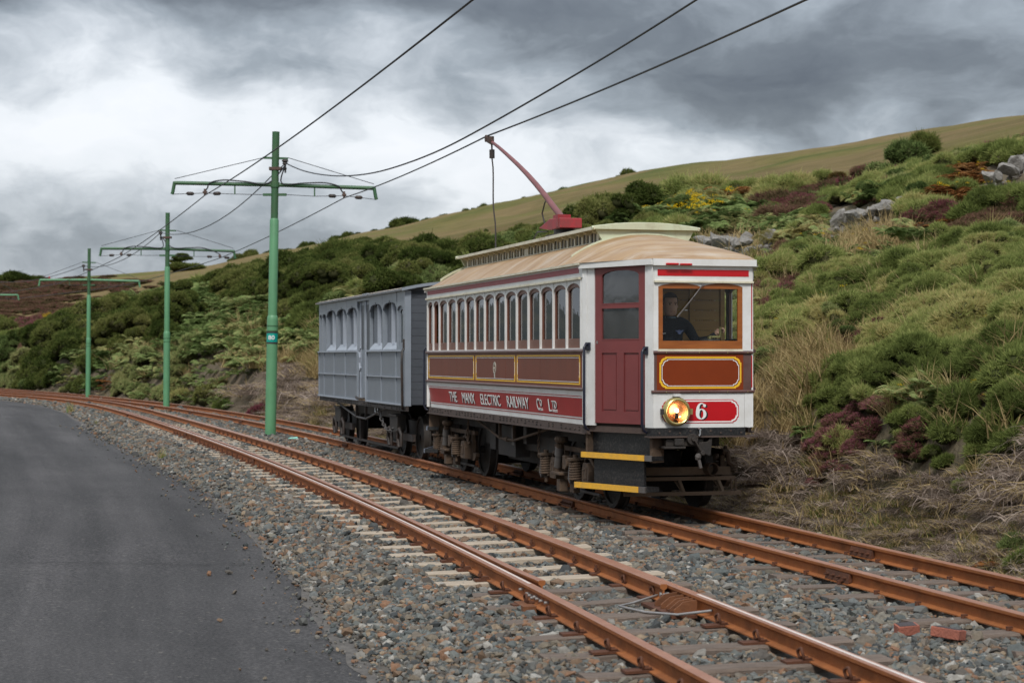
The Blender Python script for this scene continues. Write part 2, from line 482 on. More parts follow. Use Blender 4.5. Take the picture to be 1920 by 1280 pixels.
def asphalt():
    m, N, L = nodes_of('asphalt'); b = N['Principled BSDF']; b.inputs['Roughness'].default_value = 0.8; b.inputs['Specular IOR Level'].default_value = 0.35
    tc = N.new('ShaderNodeTexCoord'); at = N.new('ShaderNodeAttribute'); at.attribute_name = 'lane'          # x: metres in from the edge, y: metres along
    def noise(vec, scale, det, rough, stretch=(1, 1, 1)):
        mp = N.new('ShaderNodeMapping'); mp.inputs['Scale'].default_value = stretch; L.new(vec, mp.inputs[0])
        n = N.new('ShaderNodeTexNoise'); n.inputs['Scale'].default_value = scale; n.inputs['Detail'].default_value = det; n.inputs['Roughness'].default_value = rough; L.new(mp.outputs[0], n.inputs['Vector']); return n.outputs['Fac']
    wear = noise(at.outputs['Vector'], 1.0, 5, 0.6, (1.5, 0.07, 1)); patch = noise(at.outputs['Vector'], 0.5, 7, 0.65, (1, 0.35, 1)); grain = noise(tc.outputs['Object'], 38.0, 4, 0.8); grit = noise(tc.outputs['Object'], 26.0, 4, 0.75)
    def mth(op, a, c):
        q = N.new('ShaderNodeMath'); q.operation = op
        for i, v in enumerate((a, c)):
            if isinstance(v, (int, float)): q.inputs[i].default_value = v
            else: L.new(v, q.inputs[i])
        return q.outputs[0]
    f = mth('ADD', mth('MULTIPLY', mth('SUBTRACT', wear, 0.5), 1.1), mth('MULTIPLY', mth('SUBTRACT', patch, 0.5), 0.9))
    f = mth('ADD', f, mth('MULTIPLY', mth('SUBTRACT', grain, 0.5), 2.6)); f = mth('ADD', f, mth('MULTIPLY', mth('SUBTRACT', grit, 0.5), 0.7)); f = mth('ADD', f, 0.45)
    r = N.new('ShaderNodeValToRGB'); L.new(f, r.inputs[0])
    r.color_ramp.elements[0].position = 0.05; r.color_ramp.elements[0].color = (0.020, 0.0185, 0.0185, 1)
    r.color_ramp.elements[1].position = 0.95; r.color_ramp.elements[1].color = (0.112, 0.104, 0.103, 1)
    e = r.color_ramp.elements.new(0.5); e.color = (0.052, 0.049, 0.049, 1)
    vo = N.new('ShaderNodeTexVoronoi'); vo.inputs['Scale'].default_value = 40.0; L.new(tc.outputs['Object'], vo.inputs['Vector'])
    sp = N.new('ShaderNodeMapRange'); sp.inputs[1].default_value = 0.975; sp.inputs[2].default_value = 1.0; sp.inputs[4].default_value = 0.6
    sepc = N.new('ShaderNodeSeparateColor'); L.new(vo.outputs['Color'], sepc.inputs[0]); L.new(sepc.outputs[0], sp.inputs[0])
    m2 = N.new('ShaderNodeMix'); m2.data_type = 'RGBA'; L.new(sp.outputs[0], m2.inputs['Factor']); L.new(r.outputs[0], m2.inputs[6]); m2.inputs[7].default_value = (0.17, 0.155, 0.14, 1)
    L.new(m2.outputs[2], b.inputs['Base Color'])
    bp = N.new('ShaderNodeBump'); bp.inputs['Strength'].default_value = 0.7; bp.inputs['Distance'].default_value = 0.012
    L.new(grain, bp.inputs['Height']); L.new(bp.outputs[0], b.inputs['Normal'])
    return m


M['asphalt'] = asphalt()
M['dust'] = paint('road_edge_dust', (0.135, 0.122, 0.108), 0.95, (0.055, 0.05, 0.047), 14.0, 1.0, bump=0.6, bscale=40)
M['ballast_bed'] = paint('ballast_bed', (0.07, 0.066, 0.058), 0.95, (0.13, 0.105, 0.08), 26.0, 0.9, bump=1.0, bscale=34, coord='Object')


def rust_mat(name, a, b2, rough, scale=9.0):
    return paint(name, a, rough, b2, scale, 0.9, bump=0.25, bscale=45, spec=0.35, dirt=tuple(c * 0.38 for c in a), dscale=2.2, damt=0.85)


M['rust'] = rust_mat('rusty_rail', (0.34, 0.118, 0.033), (0.24, 0.078, 0.024), 0.75)
M['rust_dark'] = rust_mat('dark_rust', (0.12, 0.045, 0.022), (0.06, 0.026, 0.016), 0.85)
M['rail_top'] = paint('rail_running_surface', (0.34, 0.16, 0.095), 0.4, (0.25, 0.095, 0.05), 4.0, 0.8, spec=0.7)
M['rail_shine'] = paint('painted_rail_shine', (0.82, 0.72, 0.66), 0.3, (0.66, 0.52, 0.44), 3.0, 0.6, metal=0.1)  # pale base colour stands in for sky reflected in the worn steel
M['sleeper_pale'] = paint('pale_sleeper_wood', (0.46, 0.385, 0.30), 0.9, (0.27, 0.215, 0.155), 3.0, 0.95, bump=0.4, bscale=20, stretch=(1, 8, 8))
M['sleeper'] = paint('weathered_sleeper_wood', (0.19, 0.145, 0.115), 0.92, (0.08, 0.058, 0.045), 5.0, 0.9, bump=0.6, bscale=20, stretch=(1, 9, 9))
M['sleeper_dark'] = paint('creosoted_sleeper_wood', (0.10, 0.085, 0.07), 0.92, (0.05, 0.04, 0.035), 5.0, 0.9, bump=0.6, bscale=20, stretch=(1, 9, 9))
M['wire_grey'] = paint('grey_cable', (0.35, 0.34, 0.33), 0.5, (0.22, 0.2, 0.19), 8, 0.6, metal=0.5)
M['brick'] = paint('brick_clay', (0.36, 0.12, 0.075), 0.85, (0.2, 0.07, 0.05), 12, 0.8, bump=0.5, bscale=70)
M['soot'] = paint('sooty_brick_face', (0.035, 0.03, 0.032), 0.7, (0.10, 0.07, 0.07), 12, 0.6, bump=0.4, bscale=70)

# ------------------------------------------------------------------ ground sheet to the horizon, road, ballast bed
g = MB()
ring_r = [0.0, 60, 150, 400, 900, 2200, 5200]
rows = []
for r in ring_r:
    rows.append([(r * math.cos(t), r * math.sin(t), -0.75 - (0.0 if r < 900 else 6.0 * (r - 900) / 4300)) for t in np.linspace(0, 2 * math.pi, 49)])
g.grid(rows)
tag(g.build('ground', M['field']), kind='structure')

ys = np.concatenate([np.arange(1.5, 30, 0.22), np.arange(30, 114, 0.8)])
_wk = np.cumsum(np.random.default_rng(3).normal(0, 1, len(ys))); _wk = _wk - np.convolve(np.pad(_wk, 12, 'edge'), np.ones(25) / 25, 'valid'); WOB = np.clip(_wk * 0.016, -0.06, 0.06)
g = MB(); rows = []
for y in ys:
    e = float(edge_x(y)); z = float(road_z(y))
    wob = float(np.interp(y, ys, WOB))
    rows.append([(e - 11.0, y, z - 0.5), (e - 9.2, y, z - 0.16), (e - 9.0, y, z - 0.06), (e - 6.0, y, z + 0.005), (e - 3.0, y, z + 0.015), (e - 1.2, y, z + 0.008), (e + wob * 0.8 + 0.03, y, z)])
g.grid(rows)
road = g.build('road', M['asphalt'], smooth=60)
la = road.data.attributes.new('lane', 'FLOAT_VECTOR', 'POINT')
la.data.foreach_set('vector', np.array([(float(edge_x(v[1])) - v[0], v[1], 0.0) for v in g.v]).ravel())
tag(road, kind='structure')
M['crack'] = paint('tar_crack', (0.012, 0.011, 0.011), 0.9)
g = MB(); rows = []; rc = random.Random(4); yy = 18.4                # hairline crack across the carriageway
for i in range(60):
    x = float(edge_x(18.4)) - 0.15 - i * 0.09; yy += rc.uniform(-0.05, 0.045); w = rc.uniform(0.003, 0.012)
    rows.append([(x, yy - w, float(road_z(yy)) + 0.018), (x, yy + w, float(road_z(yy)) + 0.018)])
g.grid(rows); tag(g.build('road_crack', M['crack']), kind='structure')
g = MB(); rows = []
for y in ys:                                                    # dust and fines washed along the kerbless edge
    e = float(edge_x(y)); z = float(road_z(y))
    wob = float(np.interp(y + 3.3, ys, WOB)) * 1.3
    rows.append([(e - 0.12 + wob, y, z + 0.004), (e + 0.05 + wob * 0.5, y, z + 0.007), (e + 0.3, y, z + 0.012)])
g.grid(rows)
tag(g.build('road_edge', M['dust']), kind='structure')

BED = -0.165


def bed_z(x, y):
    """ballast surface height, m"""
    x = np.asarray(x, float); y = np.asarray(y, float)
    nx, fx, ex, rz = near_x(y), far_x(y), edge_x(y), road_z(y)
    c = 1 / np.sqrt(1 + near_s(y) ** 2)
    latn = (x - nx) * c; latf = (x - fx) * c; elat = (ex - nx) * c
    sh = np.clip((latn + 1.05) / np.minimum(elat + 1.05, -0.3), 0, 1)        # 0 at the sleeper ends, 1 at the road
    left = BED + (rz - BED) * sh + 0.05 * np.sin(np.pi * sh)
    mid = BED - 0.012 + 0.0 * x
    z = np.where(latn < -1.05, left, mid)
    z = z + CANT * np.clip(latn + 0.5, 0, 1) * np.clip((1.6 - latn) / 0.6, 0, 1)
    z = np.where(latf > 0.9, z - 0.06 * np.clip((latf - 0.9) / 0.6, 0, 1), z)
    return z


g = MB(); rows = []
for y in ys:
    ex, nx, fx = float(edge_x(y)), float(near_x(y)), float(far_x(y))
    xs = np.concatenate([np.linspace(ex + 0.02, nx - 1.0, 6), np.linspace(nx - 0.7, nx + 0.8, 6), np.linspace(nx + 1.1, fx - 0.9, 4), np.linspace(fx - 0.6, fx + 2.4, 9)])
    rows.append([(x, y, float(z)) for x, z in zip(xs, bed_z(xs, np.full(len(xs), y)))])
g.grid(rows)
tag(g.build('ballast_bed', M['ballast_bed'], smooth=60), kind='structure')

# ------------------------------------------------------------------ hillside terrain
TOP_PX = np.array([-600, 0, 100, 250, 340, 420, 520, 600, 680, 740, 850, 960, 1000, 1100, 1200, 1300, 1400, 1500, 1600, 1700, 1780, 1850, 1920, 2300, 2900, 5000.])
TOP_Y = np.array([580, 612, 600, 566, 538, 530, 512, 494, 474, 474, 476, 464, 452, 426, 388, 366, 372, 350, 342, 314, 294, 278, 264, 200, 150, 150.])
SKY_PX = np.array([-600, 0, 100, 160, 250, 300, 400, 520, 600, 680, 740, 850, 1000, 1100, 1200, 1300, 1400, 1500, 1573, 1700, 1758, 1914, 2300, 2900, 5000.])
SKY_Y = np.array([560, 524, 523, 518, 512, 508, 497, 476, 462, 442, 431, 405, 378, 355, 333, 317, 302, 288, 279, 264, 254, 237, 190, 140, 140.])
CR_PX = np.array([-600, 0, 400, 700, 1000, 1300, 1600, 1920, 2300, 2900, 5000.])
CR_Y1 = np.array([150, 135, 122, 105, 86, 72, 64, 56, 50, 42, 35.])
CR_Y2 = np.array([250, 240, 260, 260, 255, 245, 235, 220, 205, 190, 180.])
_A = np.linspace(-0.75, 1.6, 700)
_Y0 = []
for a in _A:
    lo, hi = 1.5, 130.0
    for _ in range(40):                                         # where the sight line a crosses the toe of the bank
        mid = 0.5 * (lo + hi)
        off = 1.25 * math.sqrt(1 + float(far_s(mid)) ** 2)
        if float(far_x(mid)) + off - a * mid > 0: lo = mid
        else: hi = mid
    _Y0.append(0.5 * (lo + hi))
_Y0 = np.array(_Y0)


def lump(x, y):
    return (np.sin(x * 0.83 + 0.4 * y) * np.sin(y * 0.61 - 0.3 * x + 1.0) * 0.5 + np.sin(x * 2.1 - 0.7 * y + 2.0) * np.sin(y * 1.7 + 0.5 * x) * 0.3 + np.sin(x * 0.31 + 1.3) * np.sin(y * 0.23 + 0.6) * 0.9)


def terrain_z(x, y):
    x = np.asarray(x, float); y = np.maximum(np.asarray(y, float), 0.5)
    a = np.clip(x / y, -0.74, 1.59); px = 960 + F_PX * a
    y0 = np.interp(a, _A, _Y0)
    y1 = np.maximum(np.interp(px, CR_PX, CR_Y1), y0 + 22); y2 = np.maximum(np.interp(px, CR_PX, CR_Y2), y1 + 60)
    z1 = CAM_H + y1 * (HOR - np.interp(px, TOP_PX, TOP_Y)) / F_PX
    z2 = CAM_H + y2 * (HOR - np.interp(px, SKY_PX, SKY_Y)) / F_PX
    z0 = -0.22
    dd = (x - far_x(y)) / np.sqrt(1 + far_s(y) ** 2) - 1.25     # metres out from the toe
    dd = np.maximum(dd, 0)
    cut = 0.75 * np.clip((dd - 0.25) / 1.5, 0, 1) ** 1.0
    cut = 0.12 * np.clip(dd / 0.4, 0, 1) + 0.8 * (lambda q: q * q * (3 - 2 * q))(np.clip((dd - 0.3) / 1.05, 0, 1))
    t = np.clip((y - y0) / (y1 - y0), 0, 1)
    zb = z0 + cut + (z1 - z0 - 0.92) * t ** 0.92 + lump(x, y) * 0.28 * np.clip(dd / 4, 0, 1)
    u = np.clip((y - y1) / (y2 - y1), 0, 1)
    zh = z1 + (z2 - z1) * u ** 0.9 + lump(x * 0.15, y * 0.15) * 1.0 * u * (1 - u) * 3
    z = np.where(y <= y1, zb, zh + lump(x, y) * 0.28 * np.clip(1 - (y - y1) / 10, 0, 1))
    z = np.where(y > y2, z2 - (y - y2) * 0.05, z)
    run = np.clip((a + 0.46) / 0.13, 0, 1); run = run * run * (3 - 2 * run)
    return -1.2 + (z + 1.2) * run


def hill_mat():
    m, N, L = nodes_of('hill_grass'); b = N['Principled BSDF']; b.inputs['Roughness'].default_value = 0.95; b.inputs['Specular IOR Level'].default_value = 0.1
    geo = N.new('ShaderNodeNewGeometry')
    n1 = N.new('ShaderNodeTexNoise'); n1.inputs['Scale'].default_value = 0.05; n1.inputs['Detail'].default_value = 6; n1.inputs['Roughness'].default_value = 0.6
    mp = N.new('ShaderNodeMapping'); mp.inputs['Scale'].default_value = (0.45, 1.0, 2.4); mp.inputs['Rotation'].default_value = (0, 0, 0.25)
    L.new(geo.outputs['Position'], mp.inputs[0]); L.new(mp.outputs[0], n1.inputs['Vector'])
    r = N.new('ShaderNodeValToRGB'); L.new(n1.outputs['Fac'], r.inputs[0])
    el = r.color_ramp.elements
    el[0].position = 0.30; el[0].color = (0.085, 0.105, 0.028, 1)
    el[1].position = 0.72; el[1].color = (0.16, 0.105, 0.05, 1)
    for p, c in ((0.42, (0.15, 0.135, 0.045)), (0.52, (0.205, 0.15, 0.07)), (0.62, (0.135, 0.115, 0.042))):
        e = el.new(p); e.color = c + (1,)
    n2 = N.new('ShaderNodeTexNoise'); n2.inputs['Scale'].default_value = 0.6; n2.inputs['Detail'].default_value = 9; n2.inputs['Roughness'].default_value = 0.8
    L.new(mp.outputs[0], n2.inputs['Vector'])
    mx = N.new('ShaderNodeMix'); mx.data_type = 'RGBA'; mx.blend_type = 'OVERLAY'; mx.inputs['Factor'].default_value = 0.8
    L.new(r.outputs[0], mx.inputs[6]); L.new(n2.outputs['Fac'], mx.inputs[7])
    L.new(mx.outputs[2], b.inputs['Base Color'])
    bp = N.new('ShaderNodeBump'); bp.inputs['Strength'].default_value = 0.8; bp.inputs['Distance'].default_value = 0.4
    L.new(n2.outputs['Fac'], bp.inputs['Height']); L.new(bp.outputs[0], b.inputs['Normal'])
    return m


def bank_mat():
    m, N, L = nodes_of('bank_soil'); b = N['Principled BSDF']; b.inputs['Roughness'].default_value = 0.95; b.inputs['Specular IOR Level'].default_value = 0.1
    geo = N.new('ShaderNodeNewGeometry')
    n1 = N.new('ShaderNodeTexNoise'); n1.inputs['Scale'].default_value = 0.5; n1.inputs['Detail'].default_value = 8; n1.inputs['Roughness'].default_value = 0.7
    L.new(geo.outputs['Position'], n1.inputs['Vector'])
    r = N.new('ShaderNodeValToRGB'); L.new(n1.outputs['Fac'], r.inputs[0])
    el = r.color_ramp.elements
    el[0].position = 0.32; el[0].color = (0.06, 0.055, 0.032, 1)
    el[1].position = 0.72; el[1].color = (0.22, 0.17, 0.13, 1)
    e = el.new(0.5); e.color = (0.13, 0.105, 0.07, 1)
    L.new(r.outputs[0], b.inputs['Base Color'])
    n2 = N.new('ShaderNodeTexNoise'); n2.inputs['Scale'].default_value = 9; n2.inputs['Detail'].default_value = 8; L.new(geo.outputs['Position'], n2.inputs['Vector'])
    bp = N.new('ShaderNodeBump'); bp.inputs['Strength'].default_value = 0.9; bp.inputs['Distance'].default_value = 0.08
    L.new(n2.outputs['Fac'], bp.inputs['Height']); L.new(bp.outputs[0], b.inputs['Normal'])
    return m


M['hill'] = hill_mat(); M['bank'] = bank_mat()


def build_hill():
    aa = np.concatenate([np.linspace(-0.5, -0.305, 24), np.linspace(-0.30, 0.33, 190), np.linspace(0.34, 1.5, 60)])
    px = 960 + F_PX * aa
    y0 = np.interp(aa, _A, _Y0)
    y1 = np.maximum(np.interp(px, CR_PX, CR_Y1), y0 + 22); y2 = np.maximum(np.interp(px, CR_PX, CR_Y2), y1 + 60)
    tb = np.linspace(0, 1, 70) ** 1.7
    rows = [y0 + (y1 - y0) * t for t in tb]
    th = np.linspace(0, 1, 40)[1:]
    hrows = [y1 + (y2 - y1) * t for t in th] + [y2 + 15, y2 + 60, y2 + 250, y2 + 700]
    R1 = np.stack(rows + [hrows[0]]); R2 = np.stack([rows[-1]] + hrows)
    for nm, R, mt in (('bank', np.stack(rows), M['bank']), ('hill', R2, M['hill'])):
        X = R * aa[None]; Z = terrain_z(X, R)
        h, w = R.shape
        V = np.stack([X, R, Z], -1).reshape(-1, 3)
        i = (np.arange(h - 1)[:, None] * w + np.arange(w - 1)[None]).ravel()
        Fq = np.stack([i, i + 1, i + w + 1, i + w], 1)
        o = link(nm, np_mesh(nm, V, Fq, mt, smooth=True))
        tag(o, kind='structure')


build_hill()

# low hills across the valley, off to the left and behind (what the saloon windows mirror)
M['moor'] = paint('haze_tinted_moor', (0.028, 0.040, 0.045), 0.95, (0.06, 0.07, 0.055), 0.006, 0.9, coord='Object', dirt=(0.2, 0.17, 0.1), dscale=0.02, damt=0.6)  # aerial haze put into the base colour as a dark blue-green
g = MB(); rows = []
for k, (r, s) in enumerate(((330, 0), (420, 0.35), (560, 0.8), (700, 1.0), (900, 0.7), (1200, 0.0))):
    rows.append([])
    for az in np.linspace(-18.5, -170, 72):
        t = math.radians(az)
        p = 20 + 7 * math.sin(az * 0.31 + 1) + 6 * math.sin(az * 0.83 + 0.4) + 3 * math.sin(az * 1.9) + 9 * math.exp(-((az + 26.5) / 3.0) ** 2)
        fade = min(1, (-az - 18.5) / 5) * min(1, (170 + az) / 20)
        rows[-1].append((r * math.sin(t), r * math.cos(t), -1.2 + p * s * fade))
g.grid(rows)
tag(g.build('distant_hills', M['moor'], smooth=80), kind='structure')
# ------------------------------------------------------------------ tram tracks
RAIL = [(-0.034, -0.006), (-0.028, 0.0), (0.028, 0.0), (0.034, -0.006), (0.034, -0.026), (0.029, -0.033), (0.008, -0.045), (0.008, -0.104), (0.022, -0.111), (0.056, -0.117), (0.056, -0.126), (-0.056, -0.126), (-0.056, -0.117), (-0.022, -0.111), (-0.008, -0.104), (-0.008, -0.045), (-0.029, -0.033), (-0.034, -0.026)]


def sweep_rail(name, line, lat, dz, s0, s1, parent, prof=RAIL, mats=None, step=0.8, top=(0, 1, 2), lat_fn=None):
    g = MB(); n = len(prof); rings = []
    S = np.arange(s0, s1 + step * 0.5, step)
    for s in S:
        l = lat if lat_fn is None else lat_fn(s)
        x, y, t = line.at(s, l)
        rings.append(g.pts([(x + t[1] * u, y - t[0] * u, dz + v) for u, v in prof]))
    for a, b in zip(rings[:-1], rings[1:]):
        for j in range(n):
            g.face((a + j, a + (j + 1) % n, b + (j + 1) % n, b + j), 1 if j in top else 0)
    g.face([rings[0] + j for j in range(n)][::-1]); g.face([rings[-1] + j for j in range(n)])
    return g.build(name, mats or [M['rust'], M['rail_top']], parent, smooth=35)


GH = 0.49
near_track = thing('tram_track', 'rusty tram track nearest the road with pale sleepers and an expansion joint', 'track')
far_track = thing('tram_track', 'rusty tram track at the foot of the bank that the tram stands on', 'track')
sN0, sN1 = NEAR.s_of(4.5), NEAR.s_of(98.0)
sF0, sF1 = FAR.s_of(5.5), FAR.s_of(112.0)
sJL, sJR = NEAR.s_of(14.55), NEAR.s_of(13.75)                    # the joints where the doubled rails end
BR = [M['rust'], M['rail_shine']]
sweep_rail('rail', NEAR, -GH, 0.0, sN0, sN1, near_track, mats=[M['rust'], M['rail_top']])
sweep_rail('rail', NEAR, GH, CANT, sN0, sN1, near_track, mats=[M['rust'], M['rail_top']])
sweep_rail('rail', FAR, -GH, 0.0, sF0, sF1, far_track)
sweep_rail('rail', FAR, GH, 0.0, sF0, sF1, far_track)
# worn strip on the running surface, with its sky shine painted on
for s0, s1, lat, dz, w in ((sN0, sJR - 0.1, GH - 0.004, CANT, 0.026), (sJL, NEAR.s_of(48), -GH + 0.006, 0.0, 0.024)):
    g = MB(); rows = []
    for s in np.arange(s0, s1, 0.4):
        rows.append([(lambda q: (q[0], q[1], dz + 0.0015))(NEAR.at(s, lat + o)) for o in (-w / 2, w / 2)])
    g.grid(rows); g.build('worn_shine_strip', M['rail_shine'], near_track)
# check rail inside the left rail, flared away at its near end
CHK = [(u * 0.8, v) for u, v in RAIL]
sweep_rail('check_rail', NEAR, 0, 0.012, sJL + 0.1, NEAR.s_of(62), near_track, prof=CHK, step=0.5, lat_fn=lambda s: -GH + 0.095 + 0.03 * max(0, 1 - (s - sJL) / 1.4) ** 2)
sweep_rail('expansion_rail', NEAR, 0, CANT + 0.004, sJR + 0.35, NEAR.s_of(60), near_track, prof=CHK, step=0.5, lat_fn=lambda s: GH - 0.062 - 0.012 * max(0, 1 - (s - sJR) / 1.5))

# sleepers, each with its rail fastenings
def sleeper_mesh(L, w, h, seed, mat, warp=0.01):
    r = random.Random(seed); g = MB(); rows = []
    n = 6
    top = []; bot = []
    for i in range(n + 1):
        u = -L / 2 + L * i / n
        k = r.uniform(-warp, warp); e = r.uniform(-0.012, 0.012)
        top.append([(u, -w / 2 + e, -0.008), (u, -w / 2 + 0.012 + e, k * 0.4), (u, w / 2 - 0.012 + e, k * 0.4 + r.uniform(-0.004, 0.004)), (u, w / 2 + e, -0.01)])
    b = [g.pts([(q[0][0], q[0][1], -h)] + q + [(q[3][0], q[3][1], -h)]) for q in top]
    for a, c in zip(b[:-1], b[1:]):
        for j in range(5): g.face((a + j, a + j + 1, c + j + 1, c + j))
    g.face([b[0] + j for j in range(6)][::-1]); g.face([b[-1] + j for j in range(6)])
    return g.mesh('sleeper', mat)


SLP = {k: [sleeper_mesh(1.86, 0.2, 0.12, i * 7 + j, M[k], 0.02 if k != 'sleeper_pale' else 0.006) for i in range(4)] for j, k in enumerate(('sleeper_pale', 'sleeper', 'sleeper_dark'))}
g = MB()                                                        # bolted clip: base plate, clamp, bolt and nut
g.box(-0.055, 0.07, -0.05, 0.05, 0.0, 0.02); g.box(-0.045, 0.02, -0.04, 0.04, 0.02, 0.038); g.cyl((0.02, 0, 0.02), (0.02, 0, 0.085), 0.012, n=8); g.lathe([(0.0, 0.06), (0.021, 0.06), (0.021, 0.04), (0.021, 0.038)], (0.02, 0, 0.0), (0, 0, 1), n=6)
ME_BOLT = g.mesh('rail_clip', M['rust_dark'])
g = MB()                                                        # sprung ring clip on its base plate
g.box(-0.07, 0.12, -0.055, 0.055, 0.0, 0.016)
g.tube([(0.012 + 0.004 * math.sin(3 * t), 0.043 * math.cos(t), 0.046 + 0.036 * math.sin(t)) for t in np.linspace(-0.6, math.pi + 0.6, 14)], 0.0095, n=6)
g.tube([(0.012, 0.043 * math.cos(-0.6), 0.024), (-0.045, 0.03, 0.022)], 0.009, n=6); g.tube([(0.012, -0.043 * math.cos(-0.6), 0.024), (-0.045, -0.03, 0.022)], 0.009, n=6)
ME_RING = g.mesh('rail_clip', M['rust_dark'], smooth=50)
g = MB(); g.cyl((0, 0, 0), (0, 0, 0.022), 0.016, n=8); g.box(-0.03, 0.012, -0.012, 0.012, 0.02, 0.034)
ME_SPIKE = g.mesh('rail_spike', M['rust_dark'])

SLEEP_POS = {'n': [], 'f': []}


def lay(line, parent, key, s0, s1, gap, kind_of, clip_of, clip_to):
    s = s0; i = 0
    while s < s1:
        j = random.uniform(-0.03, 0.03); x, y, t = line.at(s + j)
        k = kind_of(y)
        o = link('sleeper', random.choice(SLP[k]), parent)
        dz = -0.128 + (CANT * 0.5 if key == 'n' else 0.0)
        o.location = (x, y, dz); rz = math.atan2(-t[0], t[1]) + random.uniform(-0.02, 0.02)
        roll = -math.atan2(CANT, 0.98) if key == 'n' else 0.0
        o.rotation_euler = (0, roll, rz)
        o.scale = (random.uniform(0.96, 1.04) if k != 'sleeper' else random.uniform(0.92, 1.08), random.uniform(0.9, 1.15), 1)
        SLEEP_POS[key].append((s + j, k))
        if y < clip_to:
            me = clip_of(y)
            for lat in (-GH, GH):
                for sd in (-1, 1):
                    c = link(me.name.split('.')[0], me, o); c.location = (lat / o.scale[0] + sd * 0.075, random.uniform(-0.02, 0.02), 0.002)
                    c.rotation_euler = (0, 0, 0 if sd > 0 else math.pi); c.scale = (1 / o.scale[0], 1 / o.scale[1], 1)
        s += gap; i += 1


yJ = 15.2
lay(NEAR, near_track, 'n', NEAR.s_of(6.0), NEAR.s_of(86.0), 0.775, lambda y: ('sleeper' if y < yJ else 'sleeper_pale' if y < 52 else 'sleeper'), lambda y: ME_RING if y < yJ else ME_BOLT, 46.0)
lay(FAR, far_track, 'f', FAR.s_of(7.5), FAR.s_of(88.0), 0.70, lambda y: ('sleeper' if y < 26 else 'sleeper_dark'), lambda y: ME_SPIKE, 40.0)

# fishplates bolted over the rail joints
def fishplate(line, lat, dz, y, side, parent, n=4, L=0.46, bond=False):
    g = MB(); s = line.s_of(y); x, yy, t = line.at(s, lat)
    ax = Vector((t[0], t[1], 0)); no = Vector((t[1], -t[0], 0)) * side; c = Vector((x, yy, dz))
    P = lambda a, b, z: c + ax * a + no * b + Vector((0, 0, z))
    g.hexa([P(-L / 2, 0.006, -0.1), P(L / 2, 0.006, -0.1), P(L / 2, 0.05, -0.112), P(-L / 2, 0.05, -0.112), P(-L / 2, 0.006, -0.036), P(L / 2, 0.006, -0.036), P(L / 2, 0.034, -0.036), P(-L / 2, 0.034, -0.036)])
    g.box
    o = g.build('fishplate', M['rust_dark'] if not bond else M['rust'], parent)
    for i in range(n):
        a = -L / 2 + L * (i + 0.5) / n
        b = MB(); b.cyl(P(a, 0.034, -0.072), P(a, 0.062, -0.072), 0.014, n=6); b.cyl(P(a, 0.062, -0.072), P(a, 0.078, -0.072), 0.008, n=6)
        b.build('bolt', M['rust_dark'], o)
    return o


for y in (15.75, 23.55, 39.0, 53.2, 62.0): fishplate(FAR, -GH, 0, y, -1, far_track)
for y in (17.4, 29.5, 47.0, 55.0): fishplate(FAR, GH, 0, y, -1, far_track)
for y in (44.0, 59.0, 33.0): fishplate(NEAR, -GH, 0, y, -1, near_track, n=2, L=0.2)
M['rust_mid'] = rust_mat('brown_rust', (0.20, 0.078, 0.032), (0.12, 0.05, 0.024), 0.85)
# the expansion joint: ribbed casting under the right rail, studs through the left rail, bond cable
x, y, t = NEAR.at(sJR - 0.05, GH); ax = Vector((t[0], t[1], 0)); no = Vector((-t[1], t[0], 0)); c = Vector((x, y, CANT))
P = lambda a, b, z: c + ax * a + no * b + Vector((0, 0, z))
g = MB(); g.hexa([P(-0.34, 0.05, -0.15), P(0.42, 0.05, -0.15), P(0.42, 0.24, -0.15), P(-0.34, 0.24, -0.15), P(-0.34, 0.05, -0.128), P(0.42, 0.05, -0.128), P(0.42, 0.24, -0.128), P(-0.34, 0.24, -0.128)])
cast = g.build('joint_base_plate', M['rust_dark'], near_track)
for a in (-0.26, -0.17, -0.08, 0.05, 0.2):
    g = MB(); g.prism([(0.03, -0.127), (0.2, -0.127), (0.2, -0.1), (0.13, -0.045), (0.03, -0.03)], lambda u, v, d: P(a + d, u, v), -0.009, 0.009); g.build('joint_rib', M['rust_mid'], cast)
for a in (0.28, 0.36, 0.44):
    g = MB(); g.cyl(P(a, 0.02, -0.075), P(a, 0.09, -0.075), 0.017, n=6); g.build('bolt', M['wire_grey'], cast)
bp = [P(0.62, 0.012, -0.07), P(0.55, 0.06, -0.09), P(0.42, 0.3, -0.13), P(0.3, 0.44, -0.135), P(0.16, 0.43, -0.13), P(-0.1, 0.36, -0.13), P(-0.35, 0.2, -0.12), P(-0.52, 0.06, -0.08), P(-0.55, 0.012, -0.07)]
g = MB(); g.tube(bp, 0.0095, n=8); g.build('bond_cable', M['wire_grey'], near_track, smooth=60)
x, y, t = NEAR.at(sJL - 0.25, -GH); ax = Vector((t[0], t[1], 0)); no = Vector((-t[1], t[0], 0)); c = Vector((x, y, 0))
for a, z in ((0.42, -0.06), (0.2, -0.066), (0.12, -0.07), (0.04, -0.078), (-0.04, -0.062), (-0.12, -0.066), (-0.24, -0.066), (-0.4, -0.06)):
    g = MB(); g.cyl(P(a, 0.0, z), P(a, 0.042, z), 0.011, n=8); g.build('joint_stud', M['wire_grey'], near_track)
g = MB(); g.hexa([P(-0.2, 0.05, -0.16), P(0.12, 0.05, -0.16), P(0.12, 0.15, -0.16), P(-0.2, 0.15, -0.16), P(-0.2, 0.05, -0.11), P(0.12, 0.05, -0.11), P(0.12, 0.15, -0.11), P(-0.2, 0.15, -0.11)]); g.build('rail_chair', M['rust_mid'], near_track)

